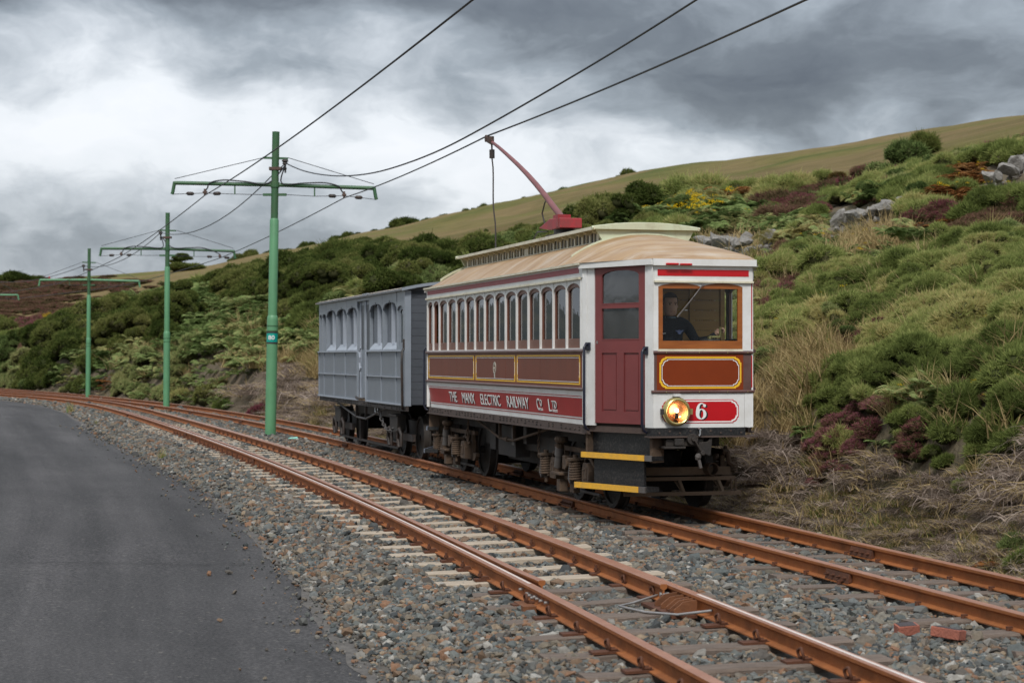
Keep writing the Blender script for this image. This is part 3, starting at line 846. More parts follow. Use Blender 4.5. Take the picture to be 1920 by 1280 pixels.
# ------------------------------------------------------------------ ballast stones
def stone_mesh(seed, mat):
    r = np.random.default_rng(seed)
    import bmesh
    bm = bmesh.new(); bmesh.ops.create_icosphere(bm, subdivisions=1, radius=1.0)
    for _ in range(5):                                          # chip flat faces off
        n = Vector(r.normal(size=3)).normalized(); d = r.uniform(0.45, 0.75)
        for v in bm.verts:
            k = v.co.dot(n)
            if k > d: v.co -= n * (k - d)
    sc = Vector((r.uniform(0.9, 1.3), r.uniform(0.7, 1.0), r.uniform(0.45, 0.75)))
    for v in bm.verts: v.co = Vector((v.co.x * sc.x, v.co.y * sc.y, v.co.z * sc.z)) * r.uniform(0.9, 1.1)
    me = bpy.data.meshes.new('stone'); bm.to_mesh(me); bm.free(); me.materials.append(mat)
    return me


def stone_mat():
    m, N, L = nodes_of('ballast_stone'); b = N['Principled BSDF']; b.inputs['Roughness'].default_value = 0.85; b.inputs['Specular IOR Level'].default_value = 0.3
    oi = N.new('ShaderNodeObjectInfo'); r = N.new('ShaderNodeValToRGB'); L.new(oi.outputs['Random'], r.inputs[0]); r.color_ramp.interpolation = 'CONSTANT'
    cols = [(0.085, 0.095, 0.092), (0.13, 0.138, 0.128), (0.065, 0.072, 0.072), (0.17, 0.155, 0.125), (0.105, 0.112, 0.104), (0.14, 0.118, 0.094), (0.045, 0.049, 0.050), (0.19, 0.178, 0.158), (0.165, 0.108, 0.07), (0.098, 0.10, 0.094), (0.15, 0.125, 0.093), (0.12, 0.128, 0.124), (0.23, 0.175, 0.12), (0.085, 0.076, 0.066), (0.20, 0.11, 0.065), (0.30, 0.285, 0.255)]
    el = r.color_ramp.elements
    el[0].color = cols[0] + (1,); el[1].position = 1 / 16; el[1].color = cols[1] + (1,)
    for i in range(2, 16):
        e = el.new(i / 16 + (0.025 if i >= 14 else 0)); e.color = cols[i] + (1,)
    geo = N.new('ShaderNodeNewGeometry'); n = N.new('ShaderNodeTexNoise'); n.inputs['Scale'].default_value = 45; n.inputs['Detail'].default_value = 5; L.new(geo.outputs['Position'], n.inputs['Vector'])
    n2 = N.new('ShaderNodeTexNoise'); n2.inputs['Scale'].default_value = 0.8; n2.inputs['Detail'].default_value = 3; L.new(geo.outputs['Position'], n2.inputs['Vector'])
    mx = N.new('ShaderNodeMix'); mx.data_type = 'RGBA'; mx.blend_type = 'OVERLAY'; mx.inputs['Factor'].default_value = 0.5; L.new(r.outputs[0], mx.inputs[6]); L.new(n.outputs['Fac'], mx.inputs[7])
    m2 = N.new('ShaderNodeMix'); m2.data_type = 'RGBA'; m2.blend_type = 'MIX'; mr = N.new('ShaderNodeMapRange'); mr.inputs[1].default_value = 0.45; mr.inputs[2].default_value = 0.75; mr.inputs[4].default_value = 0.28; L.new(n2.outputs['Fac'], mr.inputs[0]); L.new(mr.outputs[0], m2.inputs['Factor'])
    L.new(mx.outputs[2], m2.inputs[6]); m2.inputs[7].default_value = (0.125, 0.098, 0.072, 1)
    L.new(m2.outputs[2], b.inputs['Base Color']); return m


M['stone'] = stone_mat()
ST = [stone_mesh(i, M['stone']) for i in range(8)]


def track_sl(line, fx, fs, x, y):
    c = 1 / np.sqrt(1 + fs(y) ** 2); t0 = fs(y) * c
    d = x - fx(y)
    return np.interp(y, line.y, line.s) + d * t0, d * c


def scatter_stones():
    P = []; S = []
    for ya, yb, dens, r in ((6.5, 13, 950, 0.0295), (13, 20, 800, 0.031), (20, 32, 480, 0.036), (32, 50, 300, 0.040), (50, 75, 150, 0.048), (75, 102, 80, 0.055)):
        n = int((yb - ya) * 9 * dens)
        y = RNG.uniform(ya, yb, n); ex = edge_x(y); w = 9.0
        x = ex - 0.04 + RNG.uniform(0, w, n)
        wob = np.interp(y, ys, WOB)
        ok = (x > ex + wob * 0.8 + 0.06 - RNG.exponential(0.05, n)) & (np.abs(x / y) < 0.285)
        sn, ln = track_sl(NEAR, near_x, near_s, x, y); sf, lf = track_sl(FAR, far_x, far_s, x, y)
        ok &= lf < 1.35 + RNG.uniform(-0.3, 0.25, n)
        for l, q in ((ln, 0.078), (lf, 0.07)):
            ok &= (np.abs(np.abs(l) - GH) > q)
        ok &= ~((ln > -GH) & (ln < -GH + 0.19) & (y > 14.3)) & ~((ln < GH) & (ln > GH - 0.16) & (y > 13.6))
        for s, l, key in ((sn, ln, 'n'), (sf, lf, 'f')):
            pos = np.array([q[0] for q in SLEEP_POS[key]]); k = np.clip(np.searchsorted(pos, s), 1, len(pos) - 1)
            dd = np.minimum(np.abs(s - pos[k]), np.abs(s - pos[k - 1]))
            on = (dd < 0.095) & (np.abs(l) < 0.93)
            cover = 0.20 + 0.6 * (np.sin(l * 4.3 + s * 3.3) > 0.35)
            if key == 'f': cover = cover * np.where(y > 20, 1.6, 1.0)
            ok &= ~(on & (RNG.uniform(0, 1, n) > cover))
        x, y = x[ok], y[ok]
        sc = r * np.exp(RNG.normal(0, 0.28, len(x)))
        z = bed_z(x, y) + sc * RNG.uniform(-0.1, 0.55, len(x))
        P.append(np.stack([x, y, z], 1)); S.append(sc)
    n = 2600; y = 7 + RNG.uniform(0, 1, n) ** 1.6 * 45; x = edge_x(y) + 0.06 - RNG.exponential(0.16, n); sc = 0.009 * np.exp(RNG.normal(0, 0.45, n)) * (1 + y / 30)
    P.append(np.stack([x, y, road_z(y) + 0.012 + sc * 0.3], 1)); S.append(sc)                     # grit strayed on to the tarmac
    P = np.concatenate(P); S = np.concatenate(S); n = len(P)
    rot = np.stack([RNG.normal(0, 0.45, n), RNG.normal(0, 0.45, n), RNG.uniform(0, 6.28, n)], 1)
    scl = S[:, None] * RNG.uniform(0.85, 1.2, (n, 3))
    scatter('ballast_stones', P, rot, scl, RNG.integers(0, len(ST), n), ST, 'grey and rust-brown crushed stone ballast around the rails', 'ballast')


scatter_stones()

# loose things on the ballast and the road
def brick(loc, rz, tilt, label, L=0.21):
    t = thing('brick', label, 'brick', loc, rz, 'bricks lying between the tracks')
    g = MB(); g.box(-L / 2, L / 2, -0.05, 0.05, -0.033, 0.033); o = g.build('body', M['brick'], t, bevel=0.006); o.rotation_euler = tilt
    g = MB(); g.box(-L / 2 + 0.012, L / 2 - 0.02, -0.044, 0.044, 0.033, 0.0365); c = g.build('sooty_face', M['soot'], t); c.rotation_euler = tilt


brick((2.64, 12.85, -0.115), 0.15, (0.12, -0.05, 0), 'half-buried dark-topped brick, the left of two on the ballast', 0.15)
brick((2.86, 12.6, -0.105), -0.75, (-0.1, 0.06, 0), 'larger sooty brick, the right of two on the ballast', 0.21)
M['litter'] = paint('turquoise_plastic', (0.30, 0.72, 0.62), 0.4, (0.2, 0.6, 0.5), 10, 0.5)
g = MB(); g.hexa(((-0.11, -0.05, 0), (0.11, -0.04, 0.004), (0.1, 0.05, 0.0), (-0.09, 0.05, 0.006), (-0.1, -0.045, 0.02), (0.1, -0.035, 0.05), (0.09, 0.045, 0.035), (-0.085, 0.045, 0.03)))
o = g.build('litter_scrap', M['litter'], bevel=0.006); o.location = (-4.92, 43.2, -0.13); tag(o, 'turquoise scrap of litter on the ballast near the green pole', 'litter')
for (x, y, r, lb, k) in ((-0.75, 13.9, 0.035, 'rust-brown stone lying on the tarmac beside the ballast edge', 1), (-0.98, 13.7, 0.03, 'pale buff stone lying on the tarmac', 2), (-1.55, 16.6, 0.026, 'small orange stone on the tarmac, furthest from the camera', 4)):
    o = link('loose_stone', stone_mesh(40 + k, paint('loose_stone_%d' % k, ((0.25, 0.12, 0.07), (0.36, 0.3, 0.22), (0.3, 0.16, 0.08))[(k - 1) % 3], 0.9, None, 30, 0.5))); o.location = (x, y, float(road_z(y)) + r * 0.5); o.scale = (r, r, r)
    tag(o, lb, 'stone', 'loose stones on the road')
# ------------------------------------------------------------------ overhead: poles with bracket arms, wires
M['green'] = paint('pale_green_pole_paint', (0.115, 0.30, 0.15), 0.45, (0.09, 0.235, 0.12), 1.2, 0.8, bump=0.1, bscale=30, dirt=(0.06, 0.12, 0.07), dscale=2.5, damt=0.25)
M['green_dark'] = paint('dark_green_pole_paint', (0.035, 0.105, 0.045), 0.5, (0.055, 0.14, 0.06), 2.0, 0.7, bump=0.1, bscale=30, dirt=(0.09, 0.06, 0.035), dscale=3.0, damt=0.35)
M['iron'] = paint('black_iron', (0.03, 0.028, 0.028), 0.55, (0.08, 0.05, 0.035), 9, 0.6, spec=0.4)
M['rusty_iron'] = paint('rusty_brown_iron', (0.10, 0.055, 0.04), 0.7, (0.05, 0.035, 0.03), 9, 0.7)
M['plate'] = paint('teal_number_plate', (0.0, 0.32, 0.26), 0.35, (0.0, 0.27, 0.22), 9, 0.5)
M['white_ink'] = paint('white_lettering', (0.8, 0.8, 0.78), 0.5, (0.7, 0.7, 0.68), 9, 0.4)
M['wire'] = paint('overhead_wire', (0.022, 0.024, 0.03), 0.5, (0.04, 0.04, 0.045), 5, 0.5)


def at_px(px, y, depth):
    """a point on the pole line: picture column/row at a known distance ahead"""
    return Vector(((px - 960) / F_PX * depth, depth, CAM_H + (HOR - y) / F_PX * depth))


def sag(p, q, d, n=14):
    p = Vector(p); q = Vector(q)
    return [p.lerp(q, i / n) - Vector((0, 0, 4 * d * (i / n) * (1 - i / n))) for i in range(n + 1)]


def make_pole(label, base, top, r, arm_z, armL, armR, hangL, hangR, joints, detail, side=1):
    t = thing('overhead_pole', label, 'pole', base, 0, 'green poles carrying the tram wires')
    B = Vector(base)
    L = lambda p: Vector(p) - B
    top = L(top); ax = top.normalized(); H = top.length
    P = lambda h: ax * h
    j1, j2 = joints
    g = MB(); g.lathe([(r * 1.22, -0.25), (r * 1.22, j1 - 0.12), (r * 1.16, j1 - 0.03), (r * 1.0, j1)], (0, 0, 0), ax, 20); g.build('lower_tube', M['green'], t, smooth=40)
    g = MB(); g.lathe([(r * 1.0, j1 - 0.01), (r * 1.0, j2), (r * 0.84, j2 + 0.05)], (0, 0, 0), ax, 20); g.build('middle_tube', M['green'], t, smooth=40)
    g = MB(); g.lathe([(r * 0.82, j2), (r * 0.82, H), (0.001, H + 0.005)], (0, 0, 0), ax, 20); g.build('upper_tube', M['green_dark'], t, smooth=40)
    for h in (j1 - 0.25, j1 - 0.37):
        g = MB(); g.lathe([(r * 1.2, h - 0.012), (r * 1.27, h - 0.012), (r * 1.27, h + 0.012), (r * 1.2, h + 0.012)], (0, 0, 0), ax, 20); g.build('band', M['green_dark'], t)
    aL, aR = L(armL), L(armR); mid = P(arm_z)
    g = MB(); g.tube([aL, mid, aR], 0.048 if detail else 0.05, n=10); arm = g.build('bracket_arm', M['green_dark' if detail else 'green'], t, smooth=40)
    for e, s in ((aL, -1), (aR, 1)):
        g = MB(); g.tube([e + Vector((0, 0, 0.03)), e + Vector((s * 0.04, 0, -0.2)), e + Vector((s * 0.06, 0, -0.27))], 0.042, n=8); g.build('arm_end', M['green_dark' if detail else 'green'], arm, smooth=50)
    g = MB(); g.lathe([(r * 0.84, -0.07), (r * 1.02, -0.06), (r * 1.02, 0.06), (r * 0.84, 0.07)], mid, ax, 16); g.build('arm_collar', M['green_dark'], t)
    st = P(H - 0.62)                                            # tie clamp and ties
    g = MB(); g.bar(st + Vector((-0.3, 0, 0)), st + Vector((0.3, 0, -0.02)), 0.05, 0.05); g.build('tie_clamp', M['green_dark'], t)
    for e, s in ((aL, -1), (aR, 1)):
        g = MB(); g.tube([st + Vector((s * 0.3, 0, 0)), e + Vector((0, 0, 0.1))], 0.009, n=5); g.build('tie_rod', M['wire'], t)
    il = P(H - 0.88 if detail else H - 0.95)                    # feeder insulator bracket
    g = MB(); g.bar(il + Vector((-0.14, 0, 0)), il + Vector((0.14, 0, 0)), 0.2, 0.07); g.build('insulator_clamp', M['rusty_iron'], t)
    ins = il + Vector((side * 0.24, -0.05, 0.17))
    g = MB(); g.bar(il, il + Vector((side * 0.27, 0, 0)), 0.05, 0.05); g.tube([il + Vector((side * 0.24, 0, -0.1)), ins], 0.022, n=8); g.lathe([(0.02, -0.08), (0.07, -0.06), (0.05, -0.02), (0.085, 0.0), (0.06, 0.04), (0.02, 0.06)], ins, (0, 0, 1), 12); g.build('insulator', M['iron'], t, smooth=40)
    # cross-span wire below the arm with its hangers and insulators
    sp = P(arm_z - 0.235)
    g = MB(); g.bar(sp + Vector((-0.28, 0, 0)), sp + Vector((0.28, 0, 0)), 0.06, 0.06); g.build('span_clamp', M['green_dark'], t)
    for e, s, hp in ((aL, -1, L(hangL)), (aR, 1, L(hangR))):
        end = e + Vector((s * 0.06, 0, -0.27)); strut = (aL if s < 0 else aR).lerp(mid, 0.6)
        sb = strut + Vector((0, 0, -0.24))
        g = MB(); g.bar(strut, sb, 0.03, 0.03); g.build('arm_strut', M['green_dark'], arm)
        g = MB(); g.tube([end, hp + Vector((0, 0, 0.05)), sb, sp + Vector((s * 0.28, 0, 0))], 0.008, n=5); g.build('span_wire', M['wire'], t)
        if detail:
            for f, o in ((0.45, end), (0.4, sb)):
                q = (hp + Vector((0, 0, 0.05))).lerp(o, f); d = (o - hp).normalized() * 0.06
                g = MB(); g.tube([q - d * 1.6, q - d, q + d, q + d * 1.6], [0.015, 0.045, 0.045, 0.015], n=10); g.build('strain_insulator', M['iron'], t, smooth=50)
        g = MB(); g.bar(hp + Vector((-0.05, 0, 0.07)), hp + Vector((0.05, 0, 0.07)), 0.08, 0.05); g.bar(hp, hp + Vector((0, 0, 0.15)), 0.05, 0.05); g.build('wire_hanger', M['rusty_iron'], t)
    if detail:                                                  # feeder tails looped along the arm
        for s, hp, e in ((-1, L(hangL), aL), (1, L(hangR), aR)):
            q = [ins + Vector((0, 0, -0.1)), il + Vector((0.16 * s, -0.05, -0.35)), mid.lerp(e, 0.3) + Vector((0, -0.07, 0.06)), mid.lerp(e, 0.5) + Vector((0, -0.06, 0.085)), mid.lerp(e, 0.64) + Vector((0, -0.05, 0.02)), hp + Vector((-0.06 * s, -0.02, 0.17)), hp + Vector((0, 0, 0.09))]
            c = []
            for i in range(len(q) - 1):                        # Catmull-Rom
                p0, p1, p2, p3 = q[max(i - 1, 0)], q[i], q[i + 1], q[min(i + 2, len(q) - 1)]
                for k in range(5):
                    u = k / 5; c.append(0.5 * ((2 * p1) + (p2 - p0) * u + (2 * p0 - 5 * p1 + 4 * p2 - p3) * u * u + (3 * p1 - p0 - 3 * p2 + p3) * u ** 3))
            c.append(q[-1]); g = MB(); g.tube(c, 0.017, n=7); g.build('feeder_tail', M['wire'], t, smooth=60)
    return t, B + ins


D1, D2, D3, D4 = 45.726, 68.461, 86.871, 106.0
pole1, ins1 = make_pole('nearest tall green pole bearing a teal number plate, behind the grey trailer', (-5.754, D1, -0.12), at_px(517, 247, D1), 0.107, 5.93, at_px(327, 343, D1), at_px(701, 353, D1), at_px(384, 366, D1), at_px(645, 371, D1), (2.82, 5.08), True)
pole2, ins2 = make_pole('second green pole from the trailer, with a small pine behind its top', (-12.324, D2, -0.12), at_px(314, 399, D2), 0.095, 5.69, at_px(190, 466, D2), at_px(438, 471, D2), at_px(227, 480, D2), at_px(412, 484, D2), (2.75, 5.0), True, side=-1)
pole3, ins3 = make_pole('leftmost green pole in view, smallest and furthest along the curve', (-19.187, D3, -0.12), at_px(167, 466, D3), 0.088, 5.33, at_px(75, 525, D3), at_px(260, 527, D3), at_px(104, 533, D3), at_px(230, 535, D3), (2.7, 4.6), False, side=-1)
pole4, ins4 = make_pole('green pole cut off by the left edge, only its arm tip showing', at_px(-30, 733, D4) + Vector((0, 0, 0)), at_px(-30, 497, D4), 0.088, 5.3, at_px(-105, 552, D4), at_px(33, 553, D4), at_px(-80, 560, D4), at_px(12, 561, D4), (2.7, 4.6), False, side=-1)
# number plate with its figures
g = MB(); g.lathe([(0.1325, -0.105), (0.135, -0.105), (0.135, 0.105), (0.1325, 0.105)], (0.041, 0.0, 2.29), (0.017, 0, 1), 20); pl = g.build('number_plate', M['plate'], pole1, smooth=40)
for dz in (-0.125, 0.125):
    g = MB(); g.lathe([(0.13, -0.02), (0.136, -0.02), (0.136, 0.02), (0.13, 0.02)], (0.041, 0.0, 2.29 + dz), (0.017, 0, 1), 20); g.build('plate_strap', M['iron'], pl)
text_mesh('80', 0.105, M['white_ink'], pl, 'plate_number', Matrix.Translation((0.041, -0.139, 2.24)) @ Matrix.Rotation(math.radians(90), 4, 'X'), 0.006, width=0.15, bold=0.012, align='CENTER')

TRAM_O = Vector((0.7216, 25.4139, 0.0)); TRAM_YAW = 0.2578
FW = Vector((math.sin(TRAM_YAW), -math.cos(TRAM_YAW), 0)); RT = Vector((math.cos(TRAM_YAW), math.sin(TRAM_YAW), 0))
CONTACT = TRAM_O + FW * -4.33 + Vector((0, 0, 5.115))


def run(label, name, spans, r, cat='wire'):
    g = MB(); P = []
    for (p, q, d) in spans: P += sag(p, q, d)[0 if not P else 1:]
    g.tube(P, r, n=6); o = g.build(name, M['wire'], smooth=60)
    return tag(o, label, cat)


hN = [at_px(384, 366, D1), at_px(227, 480, D2), at_px(104, 533, D3), at_px(-80, 560, D4)]
hF = [at_px(645, 371, D1), at_px(412, 484, D2), at_px(230, 535, D3), at_px(12, 561, D4)]
pN = Vector(((885 - 960) / F_PX * 19.0, 19.0, CAM_H + HOR / F_PX * 19.0)); dN = (pN - hN[0]); eN = pN + Vector((dN.x, dN.y, 0)).normalized() * 24
pF = Vector(((1510 - 960) / F_PX * 18.5, 18.5, CAM_H + HOR / F_PX * 18.5)); dF = (pF - CONTACT); eF = pF + Vector((dF.x, dF.y, 0)).normalized() * 24
run('black contact wire over the track beside the road, rising out at the top', 'contact_wire', [(hN[3], hN[2], 0.05), (hN[2], hN[1], 0.06), (hN[1], hN[0], 0.06), (hN[0], pN, 0.10), (pN, eN, 0.05)], 0.0125)
run('black contact wire that the trolley pole touches above the tram', 'contact_wire', [(hF[3], hF[2], 0.05), (hF[2], hF[1], 0.06), (hF[1], hF[0], 0.06), (hF[0], CONTACT, 0.06), (CONTACT, pF, 0.04), (pF, eF, 0.05)], 0.0125)
fm = at_px(640, 331, 37.0); pf = Vector(((1305 - 960) / F_PX * 22.6, 22.6, CAM_H + HOR / F_PX * 22.6)); fe = pf + (pf - fm).normalized() * 18
q = [at_px(a, b, d) for a, b, d in ((535, 306, D1), (565, 319, 43.0), (600, 327, 40.5), (645, 330, 37.6), (700, 324, 35.2), (760, 307, 33.0), (830, 279, 31.0), (912, 236, 29.0), (1050, 157, 26.5), (1180, 79, 24.4), (1305, 0, 22.6), (1500, -125, 20.2), (1760, -300, 17.5))]
P = []
for i in range(len(q) - 1):
    p0, p1, p2, p3 = q[max(i - 1, 0)], q[i], q[i + 1], q[min(i + 2, len(q) - 1)]
    for k in range(4):
        u = k / 4; P.append(0.5 * ((2 * p1) + (p2 - p0) * u + (2 * p0 - 5 * p1 + 4 * p2 - p3) * u * u + (3 * p1 - p0 - 3 * p2 + p3) * u ** 3))
g = MB(); g.tube(sag(ins4, ins3, 0.4)[:-1] + sag(ins3, ins2, 0.45)[:-1] + sag(ins2, ins1, 0.62)[:-1] + P, 0.0135, n=6)
tag(g.build('feeder_cable', M['wire'], smooth=60), 'sagging black feeder cable looping from pole insulator to pole insulator', 'cable')
# small red marker on the far skyline
M['red_flag'] = paint('red_marker', (0.6, 0.02, 0.02), 0.6, (0.45, 0.02, 0.02), 5, 0.5)
# ------------------------------------------------------------------ the tram (local x = towards the camera end, y = hill side, z = up from rail)
M['white'] = paint('white_paint', (0.74, 0.74, 0.73), 0.35, (0.60, 0.59, 0.56), 3.0, 0.5, bump=0.04, bscale=25, dirt=(0.40, 0.36, 0.29), dscale=2.2, damt=0.35)
M['cream'] = paint('cream_paint', (0.72, 0.68, 0.53), 0.4, (0.55, 0.50, 0.36), 4.0, 0.6, bump=0.05, bscale=30, dirt=(0.33, 0.25, 0.14), dscale=4.0, damt=0.5)
M['brown'] = paint('brown_panel_paint', (0.175, 0.045, 0.022), 0.42, (0.13, 0.036, 0.019), 2.5, 0.8, bump=0.05, bscale=18, stretch=(1, 1, 0.3), spec=0.3)
M['brown_front'] = paint('chestnut_panel_paint', (0.215, 0.036, 0.007), 0.4, (0.17, 0.028, 0.006), 2.5, 0.7, bump=0.03, bscale=18, spec=0.25)
M['mould'] = paint('brown_moulding_paint', (0.095, 0.042, 0.034), 0.38, (0.17, 0.11, 0.10), 3.0, 0.6)
M['red'] = paint('red_paint', (0.50, 0.006, 0.012), 0.3, (0.42, 0.006, 0.010), 3.0, 0.6, spec=0.45)
M['red_side'] = paint('weathered_red_paint', (0.38, 0.016, 0.017), 0.4, (0.29, 0.012, 0.012), 2.0, 0.8, bump=0.05, bscale=14)
M['red_faded'] = paint('faded_red_stripe', (0.36, 0.075, 0.085), 0.5, (0.28, 0.06, 0.07), 5.0, 0.8)
M['maroon'] = paint('maroon_door_paint', (0.195, 0.043, 0.042), 0.45, (0.15, 0.034, 0.034), 2.0, 0.8, bump=0.05, bscale=20)
M['yellow'] = paint('yellow_lining', (0.85, 0.50, 0.02), 0.4, (0.72, 0.40, 0.03), 6, 0.6)
M['step_yellow'] = paint('worn_yellow_step_edge', (0.80, 0.42, 0.03), 0.6, (0.42, 0.26, 0.08), 14, 0.5, bump=0.2, bscale=60)
M['black'] = paint('black_paint', (0.010, 0.0105, 0.012), 0.38, (0.018, 0.018, 0.02), 6, 0.6, dirt=(0.13, 0.12, 0.105), dscale=40, damt=0.45)
M['navy'] = paint('black_handrail', (0.012, 0.014, 0.03), 0.3, (0.02, 0.02, 0.03), 6, 0.6)
M['wood'] = paint('varnished_teak', (0.33, 0.105, 0.022), 0.33, (0.22, 0.062, 0.014), 3.0, 0.9, bump=0.06, bscale=10, stretch=(1, 1, 9), spec=0.45)
M['wood_sash'] = paint('brown_window_sash', (0.17, 0.062, 0.034), 0.4, (0.12, 0.045, 0.028), 3.0, 0.9)
M['wood_in'] = paint('varnished_interior_boards', (0.42, 0.23, 0.045), 0.4, (0.30, 0.15, 0.03), 3.0, 0.9, bump=0.05, bscale=10, stretch=(1, 0.3, 5))
M['roof'] = paint('tan_roof_canvas', (0.42, 0.275, 0.14), 0.5, (0.27, 0.145, 0.058), 1.8, 1.0, bump=0.12, bscale=16, dirt=(0.56, 0.50, 0.42), dscale=1.5, damt=0.75, stretch=(2.6, 0.7, 1.0))
M['pale_green'] = paint('pale_green_clerestory_paint', (0.55, 0.60, 0.44), 0.45, (0.50, 0.47, 0.33), 3.0, 0.7, bump=0.06, bscale=25, dirt=(0.24, 0.17, 0.09), dscale=5.0, damt=0.5)
M['dirty_steel'] = paint('dust_brown_steel', (0.105, 0.066, 0.040), 0.85, (0.045, 0.03, 0.021), 5.0, 0.9, bump=0.3, bscale=40)
M['dark_steel'] = paint('grimy_dark_steel', (0.020, 0.017, 0.015), 0.7, (0.05, 0.036, 0.026), 5.0, 0.6, bump=0.3, bscale=40)
M['guard'] = paint('dusty_brown_guard', (0.17, 0.115, 0.075), 0.85, (0.10, 0.07, 0.045), 5, 0.8)
M['grey_steel'] = paint('grey_damper_steel', (0.12, 0.112, 0.108), 0.6, (0.07, 0.058, 0.05), 5.0, 0.8)
M['sole'] = paint('brown_sole_bar', (0.085, 0.057, 0.046), 0.7, (0.05, 0.035, 0.03), 4.0, 0.8, bump=0.2, bscale=30)
M['brass'] = paint('brass', (0.55, 0.47, 0.20), 0.28, (0.42, 0.36, 0.16), 6, 0.6, metal=0.85)
M['copper'] = paint('copper_reflector', (0.75, 0.36, 0.17), 0.22, (0.62, 0.28, 0.12), 8, 0.7, metal=0.8)
M['chrome'] = paint('steel_rod', (0.55, 0.55, 0.55), 0.25, (0.4, 0.4, 0.4), 6, 0.5, metal=0.9)
M['glass'] = glass('saloon_glass', (0.55, 0.63, 0.62), 2.3, 0.008, 0.03)
M['glass_front'] = glass('windscreen_glass', (0.96, 0.98, 0.97), 1.22, 0.008, 0.0)
M['glass_door'] = glass('door_glass', (0.55, 0.60, 0.60), 2.1, 0.05, 0.10)
M['lamp_glass'] = glass('headlamp_glass', (0.97, 0.95, 0.92), 1.25, 0.01, 0.0)
M['lamp'] = emit('lit_bulb', (1.0, 0.72, 0.42), 9.0)
M['trolley_red'] = paint('red_trolley_paint', (0.34, 0.022, 0.03), 0.5, (0.20, 0.02, 0.025), 5, 0.7, dirt=(0.10, 0.05, 0.04), dscale=5, damt=0.5)
M['pole_red'] = paint('faded_trolley_pole_paint', (0.22, 0.075, 0.075), 0.5, (0.14, 0.05, 0.05), 5, 0.7)
M['seat'] = paint('dark_seat_cloth', (0.10, 0.03, 0.03), 0.9, (0.07, 0.02, 0.02), 8, 0.6)
M['dark_in'] = paint('dark_interior', (0.06, 0.04, 0.03), 0.8, (0.04, 0.03, 0.02), 4, 0.6)
M['emblem'] = paint('silvered_emblem', (0.55, 0.53, 0.45), 0.4, (0.2, 0.2, 0.18), 30, 0.7)
M['letter_dark'] = paint('black_letter_shade', (0.015, 0.012, 0.012), 0.5, (0.02, 0.015, 0.015), 9, 0.4)
M['grey_step'] = paint('slate_step_edge', (0.16, 0.18, 0.225), 0.5, (0.10, 0.11, 0.13), 9, 0.6)

tram = thing('tram', 'maroon, red and white single-deck electric tram numbered 6 with lit headlamp', 'tram', TRAM_O, TRAM_YAW - math.pi / 2)
XE, XS, YW, YF = 5.15, 4.05, 1.0, 0.555


def lining(poly_fn, inset, w, name, fn, d0, d1, mat, parent):
    g = MB(); g.ring(poly_fn(inset), poly_fn(inset + w), fn, d0, d1); return g.build(name, mat, parent)


def notched(u0, u1, v0, v1, c):
    """rectangle with stepped round corners, inset k"""
    def f(k):
        P = []; a, b, e, h = u0 + k, u1 - k, v0 + k, v1 - k; s = 0.012
        for (cx, cy, sx, sy, st) in ((a, e, 1, 1, 0), (b, e, -1, 1, 1), (b, h, -1, -1, 2), (a, h, 1, -1, 3)):
            q = [(cx, cy + sy * c), (cx + sx * s, cy + sy * c), ]
            for i in range(5):
                t = math.pi / 2 * i / 4
                q.append((cx + sx * (s + (c - s) * (1 - math.cos(t)) * 0.999), cy + sy * (s + (c - s) * (1 - math.sin(t)))) if True else None)
            q.append((cx + sx * c, cy + sy * s)); q.append((cx + sx * c, cy))
            if st in (1, 3): q = q[::-1]
            P += q
        return P
    return f


# ---- body sides
WX = [-4.05, -3.66, -3.241] + [-3.241 + 0.5535 * i for i in range(1, 14)]
SEAMS = [-4.05, -3.1, -2.12, -0.75, 0.629, 2.276, 4.05]
ROCK = [(0.950, 0.955), (1.00, 0.956), (1.05, 0.960), (1.11, 0.966), (1.17, 0.975), (1.225, 0.984), (1.28, 0.993), (1.335, 1.0)]


def rock_y(z): return float(np.interp(z, [a for a, b in ROCK], [b for a, b in ROCK]))


def bay_frame(w, s):
    """one sash: stiles, sill and arched head; arch springs at 2.465, crown 2.54"""
    g = MB(); h = w / 2
    def arch(k, hw, sp, cr): return [(hw * math.cos(t), sp + (cr - sp) * math.sin(t)) for t in np.linspace(0, math.pi, k)]
    out = [(-h, 1.80), (h, 1.80)] + arch(9, h, 2.47, 2.542)
    inn = [(-h + 0.05, 1.913), (h - 0.05, 1.913)] + arch(9, h - 0.05, 2.44, 2.487)
    g.ring(out, inn, lambda u, v, d: (u, s * d, v), 0.955, 0.985)
    return g.mesh('window_sash', M['wood_sash']), inn


def bay_spandrel(w, s):
    g = MB(); h = w / 2
    P = [(-h, 2.58), (-h, 2.45), (-h + 0.018, 2.45)] + [(-(h - 0.018) * math.cos(t), 2.458 + 0.075 * math.sin(t)) for t in np.linspace(0, math.pi, 9)] + [(h - 0.018, 2.45), (h, 2.45), (h, 2.58)]
    # solid built as strips (concave outline)
    n = len(P); A = [(x, z) for x, z in P[1:-1]]
    for (x0, z0), (x1, z1) in zip(A[:-1], A[1:]):
        if x1 - x0 < 1e-6: continue
        g.hexa([(x0, s * 0.978, z0), (x1, s * 0.978, z1), (x1, s * 1.002, z1), (x0, s * 1.002, z0), (x0, s * 0.978, 2.58), (x1, s * 0.978, 2.58), (x1, s * 1.002, 2.58), (x0, s * 1.002, 2.58)])
    return g.mesh('arch_head', M['white'])


